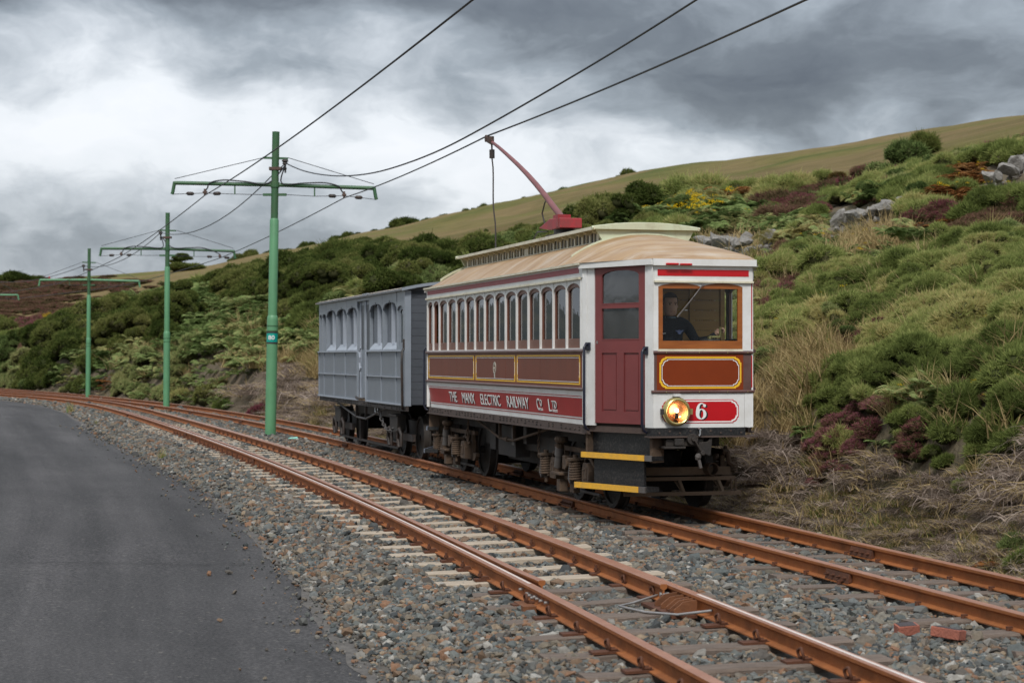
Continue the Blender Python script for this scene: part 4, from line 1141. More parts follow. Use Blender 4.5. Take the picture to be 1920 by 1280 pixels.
def side_text(s, x0, w, z, h):
    text_mesh(s, h, M['white_ink'], band_ref[0], 'lettering', Matrix.Translation((x0, -(rock_y(z) + 0.0105), z)) @ Matrix.Rotation(math.radians(90) + 0.135, 4, 'X'), 0.003, width=w, bold=0.0)
    text_mesh(s, h, M['letter_dark'], band_ref[0], 'lettering_shade', Matrix.Translation((x0 + 0.016, -(rock_y(z) + 0.0075), z - 0.006)) @ Matrix.Rotation(math.radians(90) + 0.135, 4, 'X'), 0.002, width=w, bold=0.0)


band_ref = [None]


def build_side(s):
    Y = lambda y: s * y
    # rocker panels, waist panels (boards with open seams)
    for a, b in zip(SEAMS[:-1], SEAMS[1:]):
        g = MB(); a2, b2 = a + 0.003, b - 0.003
        g.grid([[(x, Y(y), z) for z, y in ROCK] for x in (a2, b2)]); g.grid([[(x, Y(y - 0.03), z) for z, y in ROCK] for x in (b2, a2)])
        for x in (a2, b2): g.grid([[(x, Y(y), z) for z, y in ROCK], [(x, Y(y - 0.03), z) for z, y in ROCK]])
        g.build('lower_panel', M['white'], tram)
        g = MB(); g.box(a2, b2, min(Y(0.965), Y(0.998)), max(Y(0.965), Y(0.998)), 1.362, 1.752); g.build('waist_panel', M['brown'], tram)

    def strip(x0, x1, z0, z1, proud, mat, name, parent):
        g = MB(); zz = [z0] + [z for z, y in ROCK if z0 < z < z1] + [z1]
        if s < 0 and name == 'red_band':
            pass
        n = 12
        g.grid([[(x, Y(rock_y(z) + proud), z) for z in zz] for x in (x0, x1)])
        return g.build(name, mat, parent, smooth=60)
    band = strip(-4.0, 3.985, 1.035, 1.245, 0.005, M['red_side'], 'red_band', tram)
    strip(-4.02, 3.985, 1.262, 1.271, 0.004, M['red_side'], 'band_line', band); strip(-4.02, 3.985, 1.009, 1.018, 0.004, M['red_side'], 'band_line', band)
    for z0, z1 in ((1.252, 1.2605), (1.0195, 1.028)): strip(-4.0, 4.0, z0, z1, 0.0035, M['white_ink'], 'band_line', band)
    g = MB(); g.box(4.0, 4.012, Y(0.972) - 0.012, Y(0.972) + 0.012, 1.02, 1.26); g.build('band_line', M['white_ink'], band)
    if s < 0: band_ref[0] = band
    # mouldings
    for z, r, mt, y in ((1.347, 0.020, 'mould', 1.004), (1.772, 0.022, 'mould', 1.006)):
        g = MB(); g.tube([(-4.1, Y(y), z), (4.1, Y(y), z)], r, n=8); g.build('moulding', M[mt], tram, smooth=50)
    g = MB(); g.box(-4.06, 4.06, *sorted((Y(0.955), Y(1.012))), 1.786, 1.804); g.build('window_ledge', M['white'], tram)
    # yellow and white lining with tipped corners on the waist
    for x0, x1 in ((-3.98, -1.075), (-0.981, 1.115), (1.194, 3.93)):
        R = lambda k: [(x0 + k, 1.394 + k), (x1 - k, 1.394 + k), (x1 - k, 1.728 - k), (x0 + k, 1.728 - k)]
        fn = lambda u, v, d: (u, Y(d), v)
        ln = lining(R, 0.0, 0.016, 'yellow_lining', fn, 0.998, 1.001, M['yellow'], tram)
        lining(R, 0.028, 0.006, 'white_lining', fn, 0.998, 1.0005, M['white_ink'], ln)
        for cx, sx in ((x0, 1), (x1, -1)):
            for cz, sz in ((1.394, 1), (1.728, -1)):
                g = MB(); g.prism([(cx + sx * 0.012, cz + sz * 0.012), (cx + sx * 0.05, cz + sz * 0.03), (cx + sx * 0.03, cz + sz * 0.05), (cx + sx * 0.045, cz + sz * 0.10), (cx + sx * 0.012, cz + sz * 0.06)], fn, 0.998, 1.0008); g.build('corner_scroll', M['yellow'], ln)
    if s < 0:                                                   # oval badge: garter ring, three-armed device, pendant
        em = MB(); c = (0.066, 1.565); fn = lambda u, v, d: (u, -d, v)
        E = lambda k: [(c[0] + (0.078 - k) * math.cos(t), c[1] + (0.078 - k) * math.sin(t)) for t in np.linspace(0, 2 * math.pi, 24, endpoint=False)]
        em.ring(E(0), E(0.02), fn, 0.998, 1.002)
        for k in range(3):
            t = math.pi / 2 + k * 2 * math.pi / 3; p = [(0, 0), (0.026 * math.cos(t), 0.026 * math.sin(t)), (0.03 * math.cos(t) + 0.02 * math.cos(t - 1.4), 0.03 * math.sin(t) + 0.02 * math.sin(t - 1.4)), (0.05 * math.cos(t - .25), 0.05 * math.sin(t - .25))]
            for a, b in zip(p[:-1], p[1:]): em.bar((c[0] + a[0], -1.0, c[1] + a[1]), (c[0] + b[0], -1.0, c[1] + b[1]), 0.004, 0.011, up=(0, 1, 0))
        em.prism([(c[0] - 0.03, c[1] - 0.072), (c[0] + 0.03, c[1] - 0.072), (c[0] + 0.018, c[1] - 0.115), (c[0] + 0.03, c[1] - 0.135), (c[0] - 0.005, c[1] - 0.128), (c[0] - 0.022, c[1] - 0.11)], fn, 0.998, 1.002)
        em.build('badge', M['emblem'], tram)
        for w, x0, wd in (('THE', -2.654, 0.46), ('MANX', -1.853, 0.74), ('ELECTRIC', -0.772, 1.06), ('RAILWAY', 0.642, 1.05), ('C', 2.063, 0.125), ('L', 2.584, 0.10)): side_text(w, x0, wd, 1.066, 0.145)
        side_text('O', 2.20, 0.085, 1.115, 0.085); side_text('TD', 2.72, 0.20, 1.105, 0.09)
        for x0, w in ((2.20, 0.09), (2.72, 0.2)):
            for z in (1.083, 1.066):
                g = MB(); g.box(x0, x0 + w, -(rock_y(z) + 0.011), -(rock_y(z) + 0.006), z, z + 0.008); g.build('letter_underline', M['white_ink'], band)
    # windows: posts, sashes with panes, arched heads
    cache = {}
    for a, b in zip(WX[:-1], WX[1:]):
        w = round(b - a, 3); c = (a + b) / 2
        if w not in cache:
            me, inn = bay_frame(w, s); g = MB(); g.prism(inn, lambda u, v, d: (u, s * d, v), 0.966, 0.970); cache[w] = (me, g.mesh('pane', M['glass']), bay_spandrel(w, s))
        sash = link('window', cache[w][0], tram); sash.location = (c, 0, 0)
        if not (s < 0 and abs(c + 3.45) < 0.05) and not (s > 0 and c > 2.9): link('pane', cache[w][1], sash)
        h = link('arch_head', cache[w][2], tram); h.location = (c, 0, 0)
    for x in WX[:-1] + [3.965]:
        g = MB(); g.box(x - 0.017, x + 0.017, *sorted((Y(0.95), Y(1.008))), 1.804, 2.575); g.build('window_post', M['white'], tram)
    g = MB(); g.box(3.975, 4.05, *sorted((Y(0.95), Y(1.0))), 1.80, 2.575); g.build('corner_post', M['white'], tram)
    # fascia, drip rail, cornice
    g = MB(); g.box(-4.07, 4.07, *sorted((Y(0.96), Y(1.012))), 2.582, 2.735); fa = g.build('fascia', M['white'], tram)
    g = MB(); g.box(-4.0, 3.93, *sorted((Y(1.012), Y(1.0155))), 2.638, 2.70); g.build('fascia_stripe', M['red_faded'], fa)
    g = MB(); g.box(-4.08, 3.99, *sorted((Y(1.0), Y(1.034))), 2.568, 2.592); g.build('drip_rail', M['cream'], fa)
    # sole bar with rivets
    g = MB(); g.box(-4.1, 4.1, *sorted((Y(0.93), Y(0.972))), 0.865, 0.952); g.box(-4.1, 4.1, *sorted((Y(0.93), Y(1.0))), 0.852, 0.866); sb = g.build('sole_bar', M['sole'], tram)
    g = MB(); rb = random.Random(5)
    for i in range(46):
        x = -4.0 + 8.0 * i / 45
        for z in (0.895, 0.925):
            if rb.random() < 0.75: g.cyl((x + rb.uniform(-0.02, 0.02), Y(0.971), z), (x, Y(0.983), z), 0.011, n=6)
    tag(g.build('rivets', M['dark_steel'], sb), kind='stuff')
    # truss rod under the body
    for pts in ([(-1.75, 0.86), (-0.3, 0.63), (0.42, 0.63), (2.25, 0.86)],):
        g = MB(); g.tube([(x, Y(0.83), z) for x, z in pts], 0.017, n=8); g.build('truss_rod', M['dirty_steel'], tram, smooth=40)
    for x in (-0.3, 0.42):
        g = MB(); g.bar((x, Y(0.83), 0.63), (x, Y(0.83), 0.87), 0.035, 0.035); g.build('truss_post', M['dirty_steel'], tram)
    g = MB(); g.tube([(0.0, Y(0.83), 0.63), (0.12, Y(0.83), 0.63)], 0.032, n=8); g.build('turnbuckle', M['dirty_steel'], tram)
    for x0 in (-2.0, 1.72):                                      # safety chains
        ch = MB()
        for i in range(9):
            c = Vector((x0 + 0.015 * math.sin(i), Y(0.86), 0.84 - i * 0.042)); r = 0.026
            if i % 2: q = [c + Vector((0.014 * math.cos(t), 0, r * math.sin(t))) for t in np.linspace(0, 2 * math.pi, 10, endpoint=False)]
            else: q = [c + Vector((0, 0.014 * math.cos(t), r * math.sin(t))) for t in np.linspace(0, 2 * math.pi, 10, endpoint=False)]
            ch.tube(q, 0.007, n=5, closed=True)
        ch.build('safety_chain', M['dirty_steel'], tram)


build_side(-1); build_side(1)

# ---- floor, partitions, ceiling, seats
g = MB(); g.box(-4.05, 4.05, -0.93, 0.93, 0.93, 0.99); g.prism([(4.05, -0.93), (5.12, -0.5), (5.12, 0.5), (4.05, 0.93)], lambda u, v, d: (u, v, d), 0.93, 0.99); g.prism([(-4.05, -0.93), (-5.12, -0.5), (-5.12, 0.5), (-4.05, 0.93)], lambda u, v, d: (u, v, d), 0.93, 0.99); g.build('floor', M['dark_in'], tram)
g = MB(); g.box(-4.0, 4.0, -0.94, 0.94, 2.66, 2.68); g.build('ceiling', M['cream'], tram)
for sx in (-1, 1):
    for i in range(15):                                          # horizontal boards of the saloon end wall
        z = 0.99 + i * 0.113
        g = MB()
        for ya, yb in ((-0.93, -0.32), (0.30, 0.64 if sx > 0 else 0.93)) if z < 2.45 else ((-0.93, 0.64 if sx > 0 else 0.93),): g.box(*sorted((sx * 3.965, sx * 3.99)), ya, yb, z, z + 0.108)
        g.build('end_wall_board', M['wood_in'], tram)
    g = MB()
    for i in range(14): g.box(*sorted((sx * 3.97, sx * 3.992)), -0.30, 0.28, 0.99 + i * 0.113, 0.99 + i * 0.113 + 0.109)
    g.build('end_door', M['wood_in'], tram)
    for y in (-0.31, 0.29, 0.66):
        g = MB(); g.box(*sorted((sx * 3.96, sx * 4.01)), y - 0.025, y + 0.025, 0.99, 2.5); g.build('door_post', M['wood_in'], tram)
for s in (-1, 1):
    g = MB(); g.box(-3.9, 3.9, *sorted((s * 0.5, s * 0.93)), 1.36, 1.44); g.box(-3.9, 3.9, *sorted((s * 0.86, s * 0.93)), 1.44, 1.8); g.box(-3.9, 3.9, *sorted((s * 0.55, s * 0.6)), 0.99, 1.36); g.build('bench_seat', M['seat'], tram, bevel=0.02)

# ---- ends: angled door facets and flat front
FA = Vector((XS, -YW, 0)); FBq = Vector((XE, -YF, 0)); FU = (FBq - FA).normalized(); FL_ = (FBq - FA).length; FN = Vector((-FU.y * -1, 0, 0)); FN = Vector((FU.y, -FU.x, 0))


def fac(sx, sy):
    """facet frame: u along the facet from the saloon corner, d outward, z up"""
    def f(u, z, d):
        p = FA + FU * u + FN * d
        return (sx * p.x, sy * -p.y * -1 if sy > 0 and False else (p.y if sy < 0 else -p.y), z)
    return f


def build_facet(sx, sy, with_door, steps):
    f = fac(sx, sy); k = lambda x: (x - XS) / (XE - XS) * FL_

    def fb(u0, u1, z0, z1, d0, d1, name, mat, parent=tram, bevel=0):
        g = MB(); g.prism([(u0, z0), (u1, z0), (u1, z1), (u0, z1)], f, d0, d1); return g.build(name, mat, parent, bevel=bevel)
    fb(0.0, 0.075, 0.955, 2.73, -0.03, 0.012, 'corner_post', M['white']); fb(0.078, k(4.235), 0.955, 2.73, -0.03, 0.004, 'door_post', M['white'])
    fb(k(5.025), FL_ - 0.085, 0.955, 2.73, -0.03, 0.004, 'door_post', M['white']); fb(FL_ - 0.082, FL_, 0.955, 2.73, -0.03, 0.012, 'corner_post', M['white'])
    fb(k(4.235), k(5.025), 2.70, 2.73, -0.03, 0.01, 'door_head', M['white'])
    fb(-0.02, FL_ + 0.01, 2.68, 2.742, -0.02, 0.05, 'cornice', M['white'])
    if with_door:
        u0, u1 = k(4.24), k(5.02); a, b = k(4.344), k(4.921); m = (a + b) / 2; hw = (b - a) / 2
        arch = [(m - hw * math.cos(t), 2.585 + 0.058 * math.sin(t)) for t in np.linspace(math.pi, 0, 9)]
        dr = MB()
        dr.prism([(u0, 0.985), (a, 0.985), (a, 2.695), (u0, 2.695)], f, -0.035, -0.005); dr.prism([(b, 0.985), (u1, 0.985), (u1, 2.695), (b, 2.695)], f, -0.035, -0.005)
        for z0, z1 in ((0.985, 1.112), (1.75, 1.888), (2.243, 2.278)): dr.prism([(a, z0), (b, z0), (b, z1), (a, z1)], f, -0.035, -0.0055)
        for p, q in zip(arch[:-1], arch[1:]): dr.prism([p, q, (q[0], 2.695), (p[0], 2.695)], f, -0.035, -0.0055)
        a2, b2 = k(4.579), k(4.689); dr.prism([(a2, 1.112), (b2, 1.112), (b2, 1.75), (a2, 1.75)], f, -0.035, -0.0055)
        door = dr.build('door', M['maroon'], tram)
        for p, q in ((a, a2), (b2, b)):
            fb(p, q, 1.112, 1.75, -0.03, -0.02, 'door_panel', M['maroon'], door); fb(p + 0.02, q - 0.02, 1.135, 1.727, -0.02, -0.012, 'raised_panel', M['maroon'], door)
        fb(a, b, 1.888, 2.243, -0.026, -0.022, 'pane', M['glass_door'], door); fb(a, b, 2.278, 2.64, -0.026, -0.022, 'pane', M['glass_door'], door)
        for z0, z1 in ((1.888, 1.9), (2.231, 2.243), (2.278, 2.288)): fb(a, b, z0, z1, -0.022, -0.002, 'glazing_bead', M['maroon'], door)
        fb(u0 + 0.03, u0 + 0.045, 1.85, 1.88, -0.005, 0.0, 'door_screw', M['chrome'], door)
    else:
        g = MB(); g.tube([f(FL_ * 0.72, 1.0, -0.02), f(FL_ * 0.72, 2.6, -0.02)], 0.014, n=8); g.build('grab_pole', M['white'], tram)
    if sx > 0 and sy > 0: return
    for u, z0, z1 in ((k(4.150), 0.90, 1.835), (k(5.055), 0.90, 1.785)):
        g = MB(); g.tube([f(u, z1 + 0.0, 0.01), f(u, z1 + 0.01, 0.05), f(u, z1 - 0.03, 0.075), f(u, z0 + 0.08, 0.075), f(u, z0 + 0.02, 0.05), f(u, z0, 0.01)], 0.015, n=8)
        g.prism([(u - 0.035, z1 - 0.055), (u + 0.03, z1 - 0.055), (u + 0.03, z1 + 0.03), (u - 0.035, z1 + 0.03)], f, 0.0, 0.03); g.build('handrail', M['navy'], tram, smooth=50)
    em = M['step_yellow'] if steps == 'yellow' else M['grey_step']
    fb(k(4.10), k(5.07), 0.60, 0.90, -0.14, -0.10, 'step_riser', M['black']); fb(k(4.12), k(5.08), 0.885, 0.952, -0.06, -0.03, 'step_beam', M['sole'])
    fb(k(5.07), k(5.11), 0.585, 0.89, -0.18, -0.02, 'step_bracket', M['dirty_steel']); fb(k(4.07), k(4.10), 0.585, 0.89, -0.18, -0.02, 'step_bracket', M['dirty_steel'])
    t1 = fb(k(4.03), k(5.12), 0.605, 0.652, -0.17, 0.0, 'step_tread', M['black']); fb(k(4.035), k(5.02), 0.60, 0.66, 0.0, 0.02, 'step_nosing', em, t1); fb(k(5.02), k(5.12), 0.60, 0.66, -0.01, 0.012, 'step_nosing', M['grey_steel'], t1)
    fb(k(4.15), k(4.93), 0.31, 0.60, -0.10, -0.07, 'step_riser', M['black'])
    t2 = fb(k(3.92), k(5.04), 0.268, 0.318, -0.18, 0.02, 'step_tread', M['black']); fb(k(3.95), k(4.95), 0.262, 0.324, 0.02, 0.04, 'step_nosing', em, t2); fb(k(4.95), k(5.04), 0.262, 0.324, 0.0, 0.03, 'step_nosing', M['grey_steel'], t2)


for sx, sy, d, st in ((1, -1, True, 'yellow'), (1, 1, False, 'yellow'), (-1, -1, True, 'grey'), (-1, 1, True, 'grey')): build_facet(sx, sy, d, st)


def figure_six(c, h, fn, d0, d1, name, mat, parent):
    """fat-faced numeral 6: swelling bowl, curled stem ending in a ball"""
    s = h / 2.0; g = MB(); X = lambda p: (c[0] + p[0] * s, c[1] + p[1] * s)
    N = 28; out = []; inn = []
    for i in range(N):
        t = 2 * math.pi * i / N; out.append(X((0.68 * math.cos(t), -0.36 + 0.64 * math.sin(t)))); inn.append(X((0.26 * math.cos(t) + 0.03, -0.36 + 0.52 * math.sin(t))))
    g.ring(out, inn, fn, d0, d1)
    T = np.linspace(math.radians(180), math.radians(62), 14); o2 = []; i2 = []
    for k, t in enumerate(T):
        th = 0.42 * (1 - k / 13) + 0.10
        cx, cy = 0.03, -0.22; R = (0.71, 1.22); o2.append(X((cx + R[0] * math.cos(t), cy + R[1] * math.sin(t)))); i2.append(X((cx + (R[0] - th) * math.cos(t), cy + (R[1] - th * 0.75) * math.sin(t))))
    for k in range(13): g.prism([o2[k], o2[k + 1], i2[k + 1], i2[k]], fn, d0, d1 - 0.0001)
    g.prism([X((0.43 + 0.19 * math.cos(t), 0.66 + 0.19 * math.sin(t))) for t in np.linspace(0, 2 * math.pi, 14, endpoint=False)], fn, d0, d1 - 0.0002)
    return g.build(name, mat, parent)


def build_front(sx, main):
    f = lambda u, v, d: (sx * (XE + d), sx * u, v)               # u to the right seen from ahead of the main end

    def fb(u0, u1, z0, z1, d0, d1, name, mat, parent=tram, bevel=0):
        g = MB(); g.prism([(u0, z0), (u1, z0), (u1, z1), (u0, z1)], f, d0, d1); return g.build(name, mat, parent, bevel=bevel)
    # headstock beam with rivets
    b = fb(-0.60, 0.47, 0.87, 0.952, -0.10, 0.02, 'headstock', M['black']); fb(-0.62, 0.60, 0.852, 0.868, -0.12, 0.05, 'headstock_flange', M['sole'], b)
    g = MB()
    for i in range(9): g.cyl(f(-0.5 + i * 0.115, 0.90 + 0.02 * (i % 2), 0.02), f(-0.5 + i * 0.115, 0.90 + 0.02 * (i % 2), 0.03), 0.01, n=6)
    tag(g.build('rivets', M['sole'], b), kind='stuff')
    # white dash, with the sweep-in at its outer edges
    R = [(z, y - 1.0) for z, y in ROCK]
    dash = MB(); dash.prism([(-0.545, 0.955), (0.468, 0.955), (0.468, 1.33), (-0.545, 1.33)], f, -0.03, 0.0)
    dash.build('dash', M['white'], tram)
    side = MB(); side.prism([(0.47, 0.958)] + [(0.563 + o * 0.6, z) for z, o in R] + [(0.47, 1.33)], f, -0.03, 0.003); side.build('dash_side_strip', M['white'], tram)
    fb(-0.556, -0.52, 0.955, 1.33, -0.03, 0.003, 'dash_side_strip', M['white'])
    if main:
        no = notched(-0.463, 0.403, 1.001, 1.253, 0.06)
        p = MB(); p.prism(no(0), f, 0.0, 0.0022); plate = p.build('number_panel', M['red'], tram)
        p = MB(); p.ring(no(0.009), no(0.022), f, 0.0, 0.0035); p.build('panel_line', M['white_ink'], plate)
        figure_six((-0.006, 1.122), 0.176, f, 0.002, 0.0035, 'numeral_shade', M['letter_dark'], plate)
        figure_six((-0.025, 1.13), 0.176, f, 0.003, 0.006, 'numeral', M['white_ink'], plate)
        c = (-0.318, 1.127); C = Vector(f(c[0], c[1], 0)); ax = Vector((sx, 0, 0))
        g = MB(); g.lathe([(0.142, 0.0), (0.152, 0.02), (0.153, 0.06), (0.144, 0.08), (0.128, 0.09), (0.118, 0.084), (0.112, 0.07)], C, ax, 40); lamp = g.build('headlamp', M['brass'], tram, smooth=40)
        g = MB(); g.lathe([(0.115, 0.07), (0.097, 0.045), (0.065, 0.02), (0.02, 0.008), (0.0, 0.008)], C, ax, 32); g.build('reflector', M['copper'], lamp, smooth=60)
        g = MB(); g.lathe([(0.0, 0.086), (0.055, 0.084), (0.115, 0.073)], C, ax, 32); g.build('lamp_glass', M['lamp_glass'], lamp, smooth=60)
        g = MB(); g.lathe([(0.0, -0.022), (0.016, -0.016), (0.022, 0.0), (0.016, 0.016), (0.0, 0.022)], C + Vector((sx * 0.055, 0, 0.012)), (0, 0, 1), 14); g.build('bulb', M['lamp'], lamp, smooth=60)
        g = MB(); g.cyl(C + Vector((sx * 0.055, 0, -0.012)), C + Vector((sx * 0.055, 0, -0.075)), 0.014, 0.022, n=10); g.build('bulb_holder', M['iron'], lamp)
        for q in (-1, 1): fb(c[0] + q * 0.162 - 0.014, c[0] + q * 0.162 + 0.014, c[1] - 0.03, c[1] + 0.03, 0.03, 0.07, 'lamp_lug', M['brass'] if q > 0 else M['iron'], lamp)
        fb(c[0] - 0.03, c[0] + 0.05, c[1] + 0.16, c[1] + 0.185, 0.0, 0.06, 'lamp_hood', M['white'], lamp)
    # mouldings and the brown belt
    for z, w in ((1.336, 0.58), (1.752, 0.56)):
        g = MB(); g.tube([f(-w, z, 0.004), f(w, z, 0.004)], 0.017, n=8); mo = g.build('moulding', M['mould'], tram, smooth=50)
        for u in (-0.42, -0.05, 0.27, 0.5):
            g = MB(); g.cyl(f(u, z, 0.018), f(u, z, 0.024), 0.006, n=6); g.build('screw', M['brass'], mo)
    fb(-0.55, 0.55, 1.352, 1.738, -0.03, 0.0, 'belt_panel', M['mould']); pan = fb(-0.52, 0.455, 1.354, 1.736, 0.0, 0.003, 'belt_centre_panel', M['brown_front'])
    no = notched(-0.492, 0.432, 1.369, 1.708, 0.062); p = MB(); p.ring(no(0), no(0.017), f, 0.003, 0.006); ln = p.build('yellow_lining', M['yellow'], pan)
    p = MB(); p.ring(no(0.026), no(0.0325), f, 0.003, 0.0055); p.build('white_lining', M['white_ink'], ln)
    # window: sill, frame with twin-arched head, pane
    fb(-0.51, 0.45, 1.766, 1.788, -0.03, 0.014, 'window_sill', M['cream'])
    W0, W1 = -0.505, 0.446; mid = (W0 + W1) / 2
    g = MB()
    g.prism([(W0, 1.79), (W0 + 0.05, 1.79), (W0 + 0.05, 2.475), (W0, 2.455)], f, -0.02, 0.004); g.prism([(W1 - 0.055, 1.79), (W1, 1.79), (W1, 2.45), (W1 - 0.055, 2.475)], f, -0.02, 0.004)
    g.prism([(W0 + 0.05, 1.79), (W1 - 0.055, 1.79), (W1 - 0.055, 1.876), (W0 + 0.05, 1.876)], f, -0.02, 0.003)
    U = np.linspace(W0, W1, 25); hd = lambda u: 2.452 + 0.038 * abs(math.sin((u - W0) / (W1 - W0) * 2 * math.pi)) ** 0.8
    for a, b2 in zip(U[:-1], U[1:]): g.prism([(a, 2.43), (b2, 2.43), (b2, hd(b2)), (a, hd(a))], f, -0.02, 0.0035)
    win = g.build('front_window', M['wood'], tram); fb(W0 + 0.05, W1 - 0.055, 1.876, 2.43, -0.014, -0.010, 'pane', M['glass_front'], win)
    g = MB()
    for a, b2 in zip(U[:-1], U[1:]): g.prism([(a, hd(a)), (b2, hd(b2)), (b2, 2.51), (a, 2.51)], f, -0.025, 0.008)
    g.build('arch_head', M['white'], tram)
    fb(-0.556, W0, 1.77, 2.51, -0.03, 0.006, 'corner_post', M['white']); fb(W1, 0.545, 1.77, 2.51, -0.03, 0.006, 'corner_post', M['white'])
    for z0, z1 in ((1.79, 2.66), (1.38, 1.72)): fb(0.548, 0.558, z0, z1, -0.03, 0.004, 'edge_line', M['red'])
    fa = fb(-0.55, 0.555, 2.502, 2.672, -0.03, 0.010, 'fascia', M['white']); fb(-0.515, 0.515, 2.563, 2.632, 0.010, 0.013, 'fascia_stripe', M['red'], fa); fb(-0.555, 0.565, 2.493, 2.512, -0.01, 0.034, 'drip_rail', M['cream'], fa)
    fb(-0.575, 0.59, 2.672, 2.742, -0.04, 0.055, 'cornice', M['white'])
    if main:
        fb(-0.44, -0.30, 2.676, 2.697, 0.055, 0.085, 'red_marker_lamp', M['red'], bevel=0.006); fb(-0.285, -0.15, 2.674, 2.694, 0.055, 0.085, 'red_marker_lamp', M['red'], bevel=0.006)
        g = MB(); g.tube([f(0.0, 2.49, 0.03), f(-0.12, 2.34, 0.032)], 0.007, n=6); g.tube([f(-0.10, 2.365, 0.03), f(-0.30, 2.13, 0.02)], 0.005, n=6); g.bar(f(-0.13, 2.325, 0.025), f(-0.30, 2.125, 0.016), 0.012, 0.012); g.build('wiper', M['grey_steel'], tram)
    # coupler: arm, pivot drum, safety link, flared head
    if main:
        g = MB(); f2 = lambda u, v, d: (sx * (5.02 + d), sx * u, v)
        def cb(u0, u1, z0, z1, d0, d1, m=0): g.prism([(u0, z0), (u1, z0), (u1, z1), (u0, z1)], f2, d0, d1, m)
        cb(-0.42, 0.0, 0.76, 0.835, 0.0, 0.14); cb(-0.46, -0.22, 0.735, 0.76, -0.02, 0.2); cb(-0.34, -0.24, 0.77, 0.84, 0.12, 0.2)
        g.cyl(f2(-0.14, 0.835, 0.02), f2(-0.14, 0.835, 0.2), 0.06, n=18); g.cyl(f2(-0.14, 0.835, 0.2), f2(-0.14, 0.835, 0.23), 0.022, n=10)
        g.bar(f2(-0.13, 0.83, 0.21), f2(-0.05, 0.70, 0.21), 0.02, 0.045, up=(1, 0, 0)); g.cyl(f2(-0.04, 0.69, 0.12), f2(-0.04, 0.69, 0.24), 0.026, n=12)
        g.prism([(-0.06, 0.80), (0.04, 0.805), (0.085, 0.86), (0.095, 0.86), (0.075, 0.66), (0.055, 0.655), (-0.05, 0.70)], f2, 0.0, 0.16)
        g.build('coupler', M['dark_steel'], tram, bevel=0.006)
        g = MB(); g.tube([f2(-0.07, 0.95, 0.16), f2(-0.055, 0.935, 0.2), f2(-0.06, 0.89, 0.2), f2(-0.075, 0.87, 0.2)], 0.012, n=7); g.build('lifting_hook', M['chrome'], tram)
        g = MB(); g.lathe([(0.0, 0.045), (0.03, 0.03), (0.034, 0.0), (0.022, -0.03), (0.0, -0.035)], f2(-0.085, 0.645, 0.2), (0.2, 0.3, 1), 12); g.bar(f2(-0.08, 0.63, 0.2), f2(-0.055, 0.53, 0.2), 0.03, 0.03); g.build('coupling_pin', M['grey_steel'], tram)


build_front(1, True); build_front(-1, False)

# ---- roof
def roof_prof(y):
    return float(np.interp(abs(y), [0, 0.2, 0.4, 0.54, 0.7, 0.84, 0.95, 1.02, 1.06], [3.125, 3.115, 3.078, 3.036, 2.972, 2.892, 2.815, 2.765, 2.742]))


def end_x(y):
    return float(np.interp(abs(y), [0, 0.58, 1.06], [XE + 0.055, XE + 0.055, XS + 0.03]))


def build_roof():
    g = MB(); V = np.linspace(-1.06, 1.06, 33); rows = []
    T = np.linspace(1, 0, 12); X0 = 3.25
    for t in T: rows.append([(-(X0 + t * (end_x(y) - X0)), y, 2.742 + (roof_prof(y) - 2.742) * (0.78 * (1 - t ** 1.12) + 0.22 * math.sqrt(max(0, 1 - t * t)))) for y in V])
    for x in np.linspace(-X0, X0, 14)[1:-1]: rows.append([(x, y, roof_prof(y)) for y in V])
    for t in T[::-1]: rows.append([(X0 + t * (end_x(y) - X0), y, 2.742 + (roof_prof(y) - 2.742) * (0.78 * (1 - t ** 1.12) + 0.22 * math.sqrt(max(0, 1 - t * t)))) for y in V])
    g.grid(rows); g.build('roof', M['roof'], tram, smooth=50)
    for s in (-1, 1):
        g = MB(); g.box(-4.08, 4.08, *sorted((s * 1.0, s * 1.062)), 2.722, 2.746); g.build('cornice', M['cream'], tram)


build_roof()
CL0, CL1, CY = -3.62, 3.2, 0.53
clr = MB()
for s in (-1, 1):
    clr.box(CL0, CL1, *sorted((s * (CY - 0.03), s * CY)), 2.99, 3.045); clr.box(CL0, CL1, *sorted((s * (CY - 0.03), s * CY)), 3.155, 3.19)
    clr.box(CL0, CL1, *sorted((s * (CY - 0.0), s * (CY + 0.022))), 3.018, 3.034)
clere = clr.build('clerestory', M['cream'], tram)
gp = MB(); gp.box(-0.042, 0.042, -0.004, 0.004, -0.054, 0.054); ME_CP = gp.mesh('clerestory_pane', [paint('clerestory_glass', (0.05, 0.055, 0.07), 0.12, (0.08, 0.08, 0.10), 6, 0.6)])
gp = MB(); gp.box(-0.028, 0.028, -0.016, 0.016, -0.056, 0.056); ME_CS = gp.mesh('clerestory_post', M['cream'])
gp = MB(); gp.box(-0.011, 0.011, -0.011, 0.011, -0.056, 0.056); ME_CB = gp.mesh('clerestory_bar', M['cream'])
gp = MB(); gp.prism([(0, 0), (0.085, 0.05), (0.085, 0.065), (0, 0.065)], lambda u, v, d: (d, -u, v), -0.012, 0.012); ME_BK = gp.mesh('eaves_bracket', M['cream'])
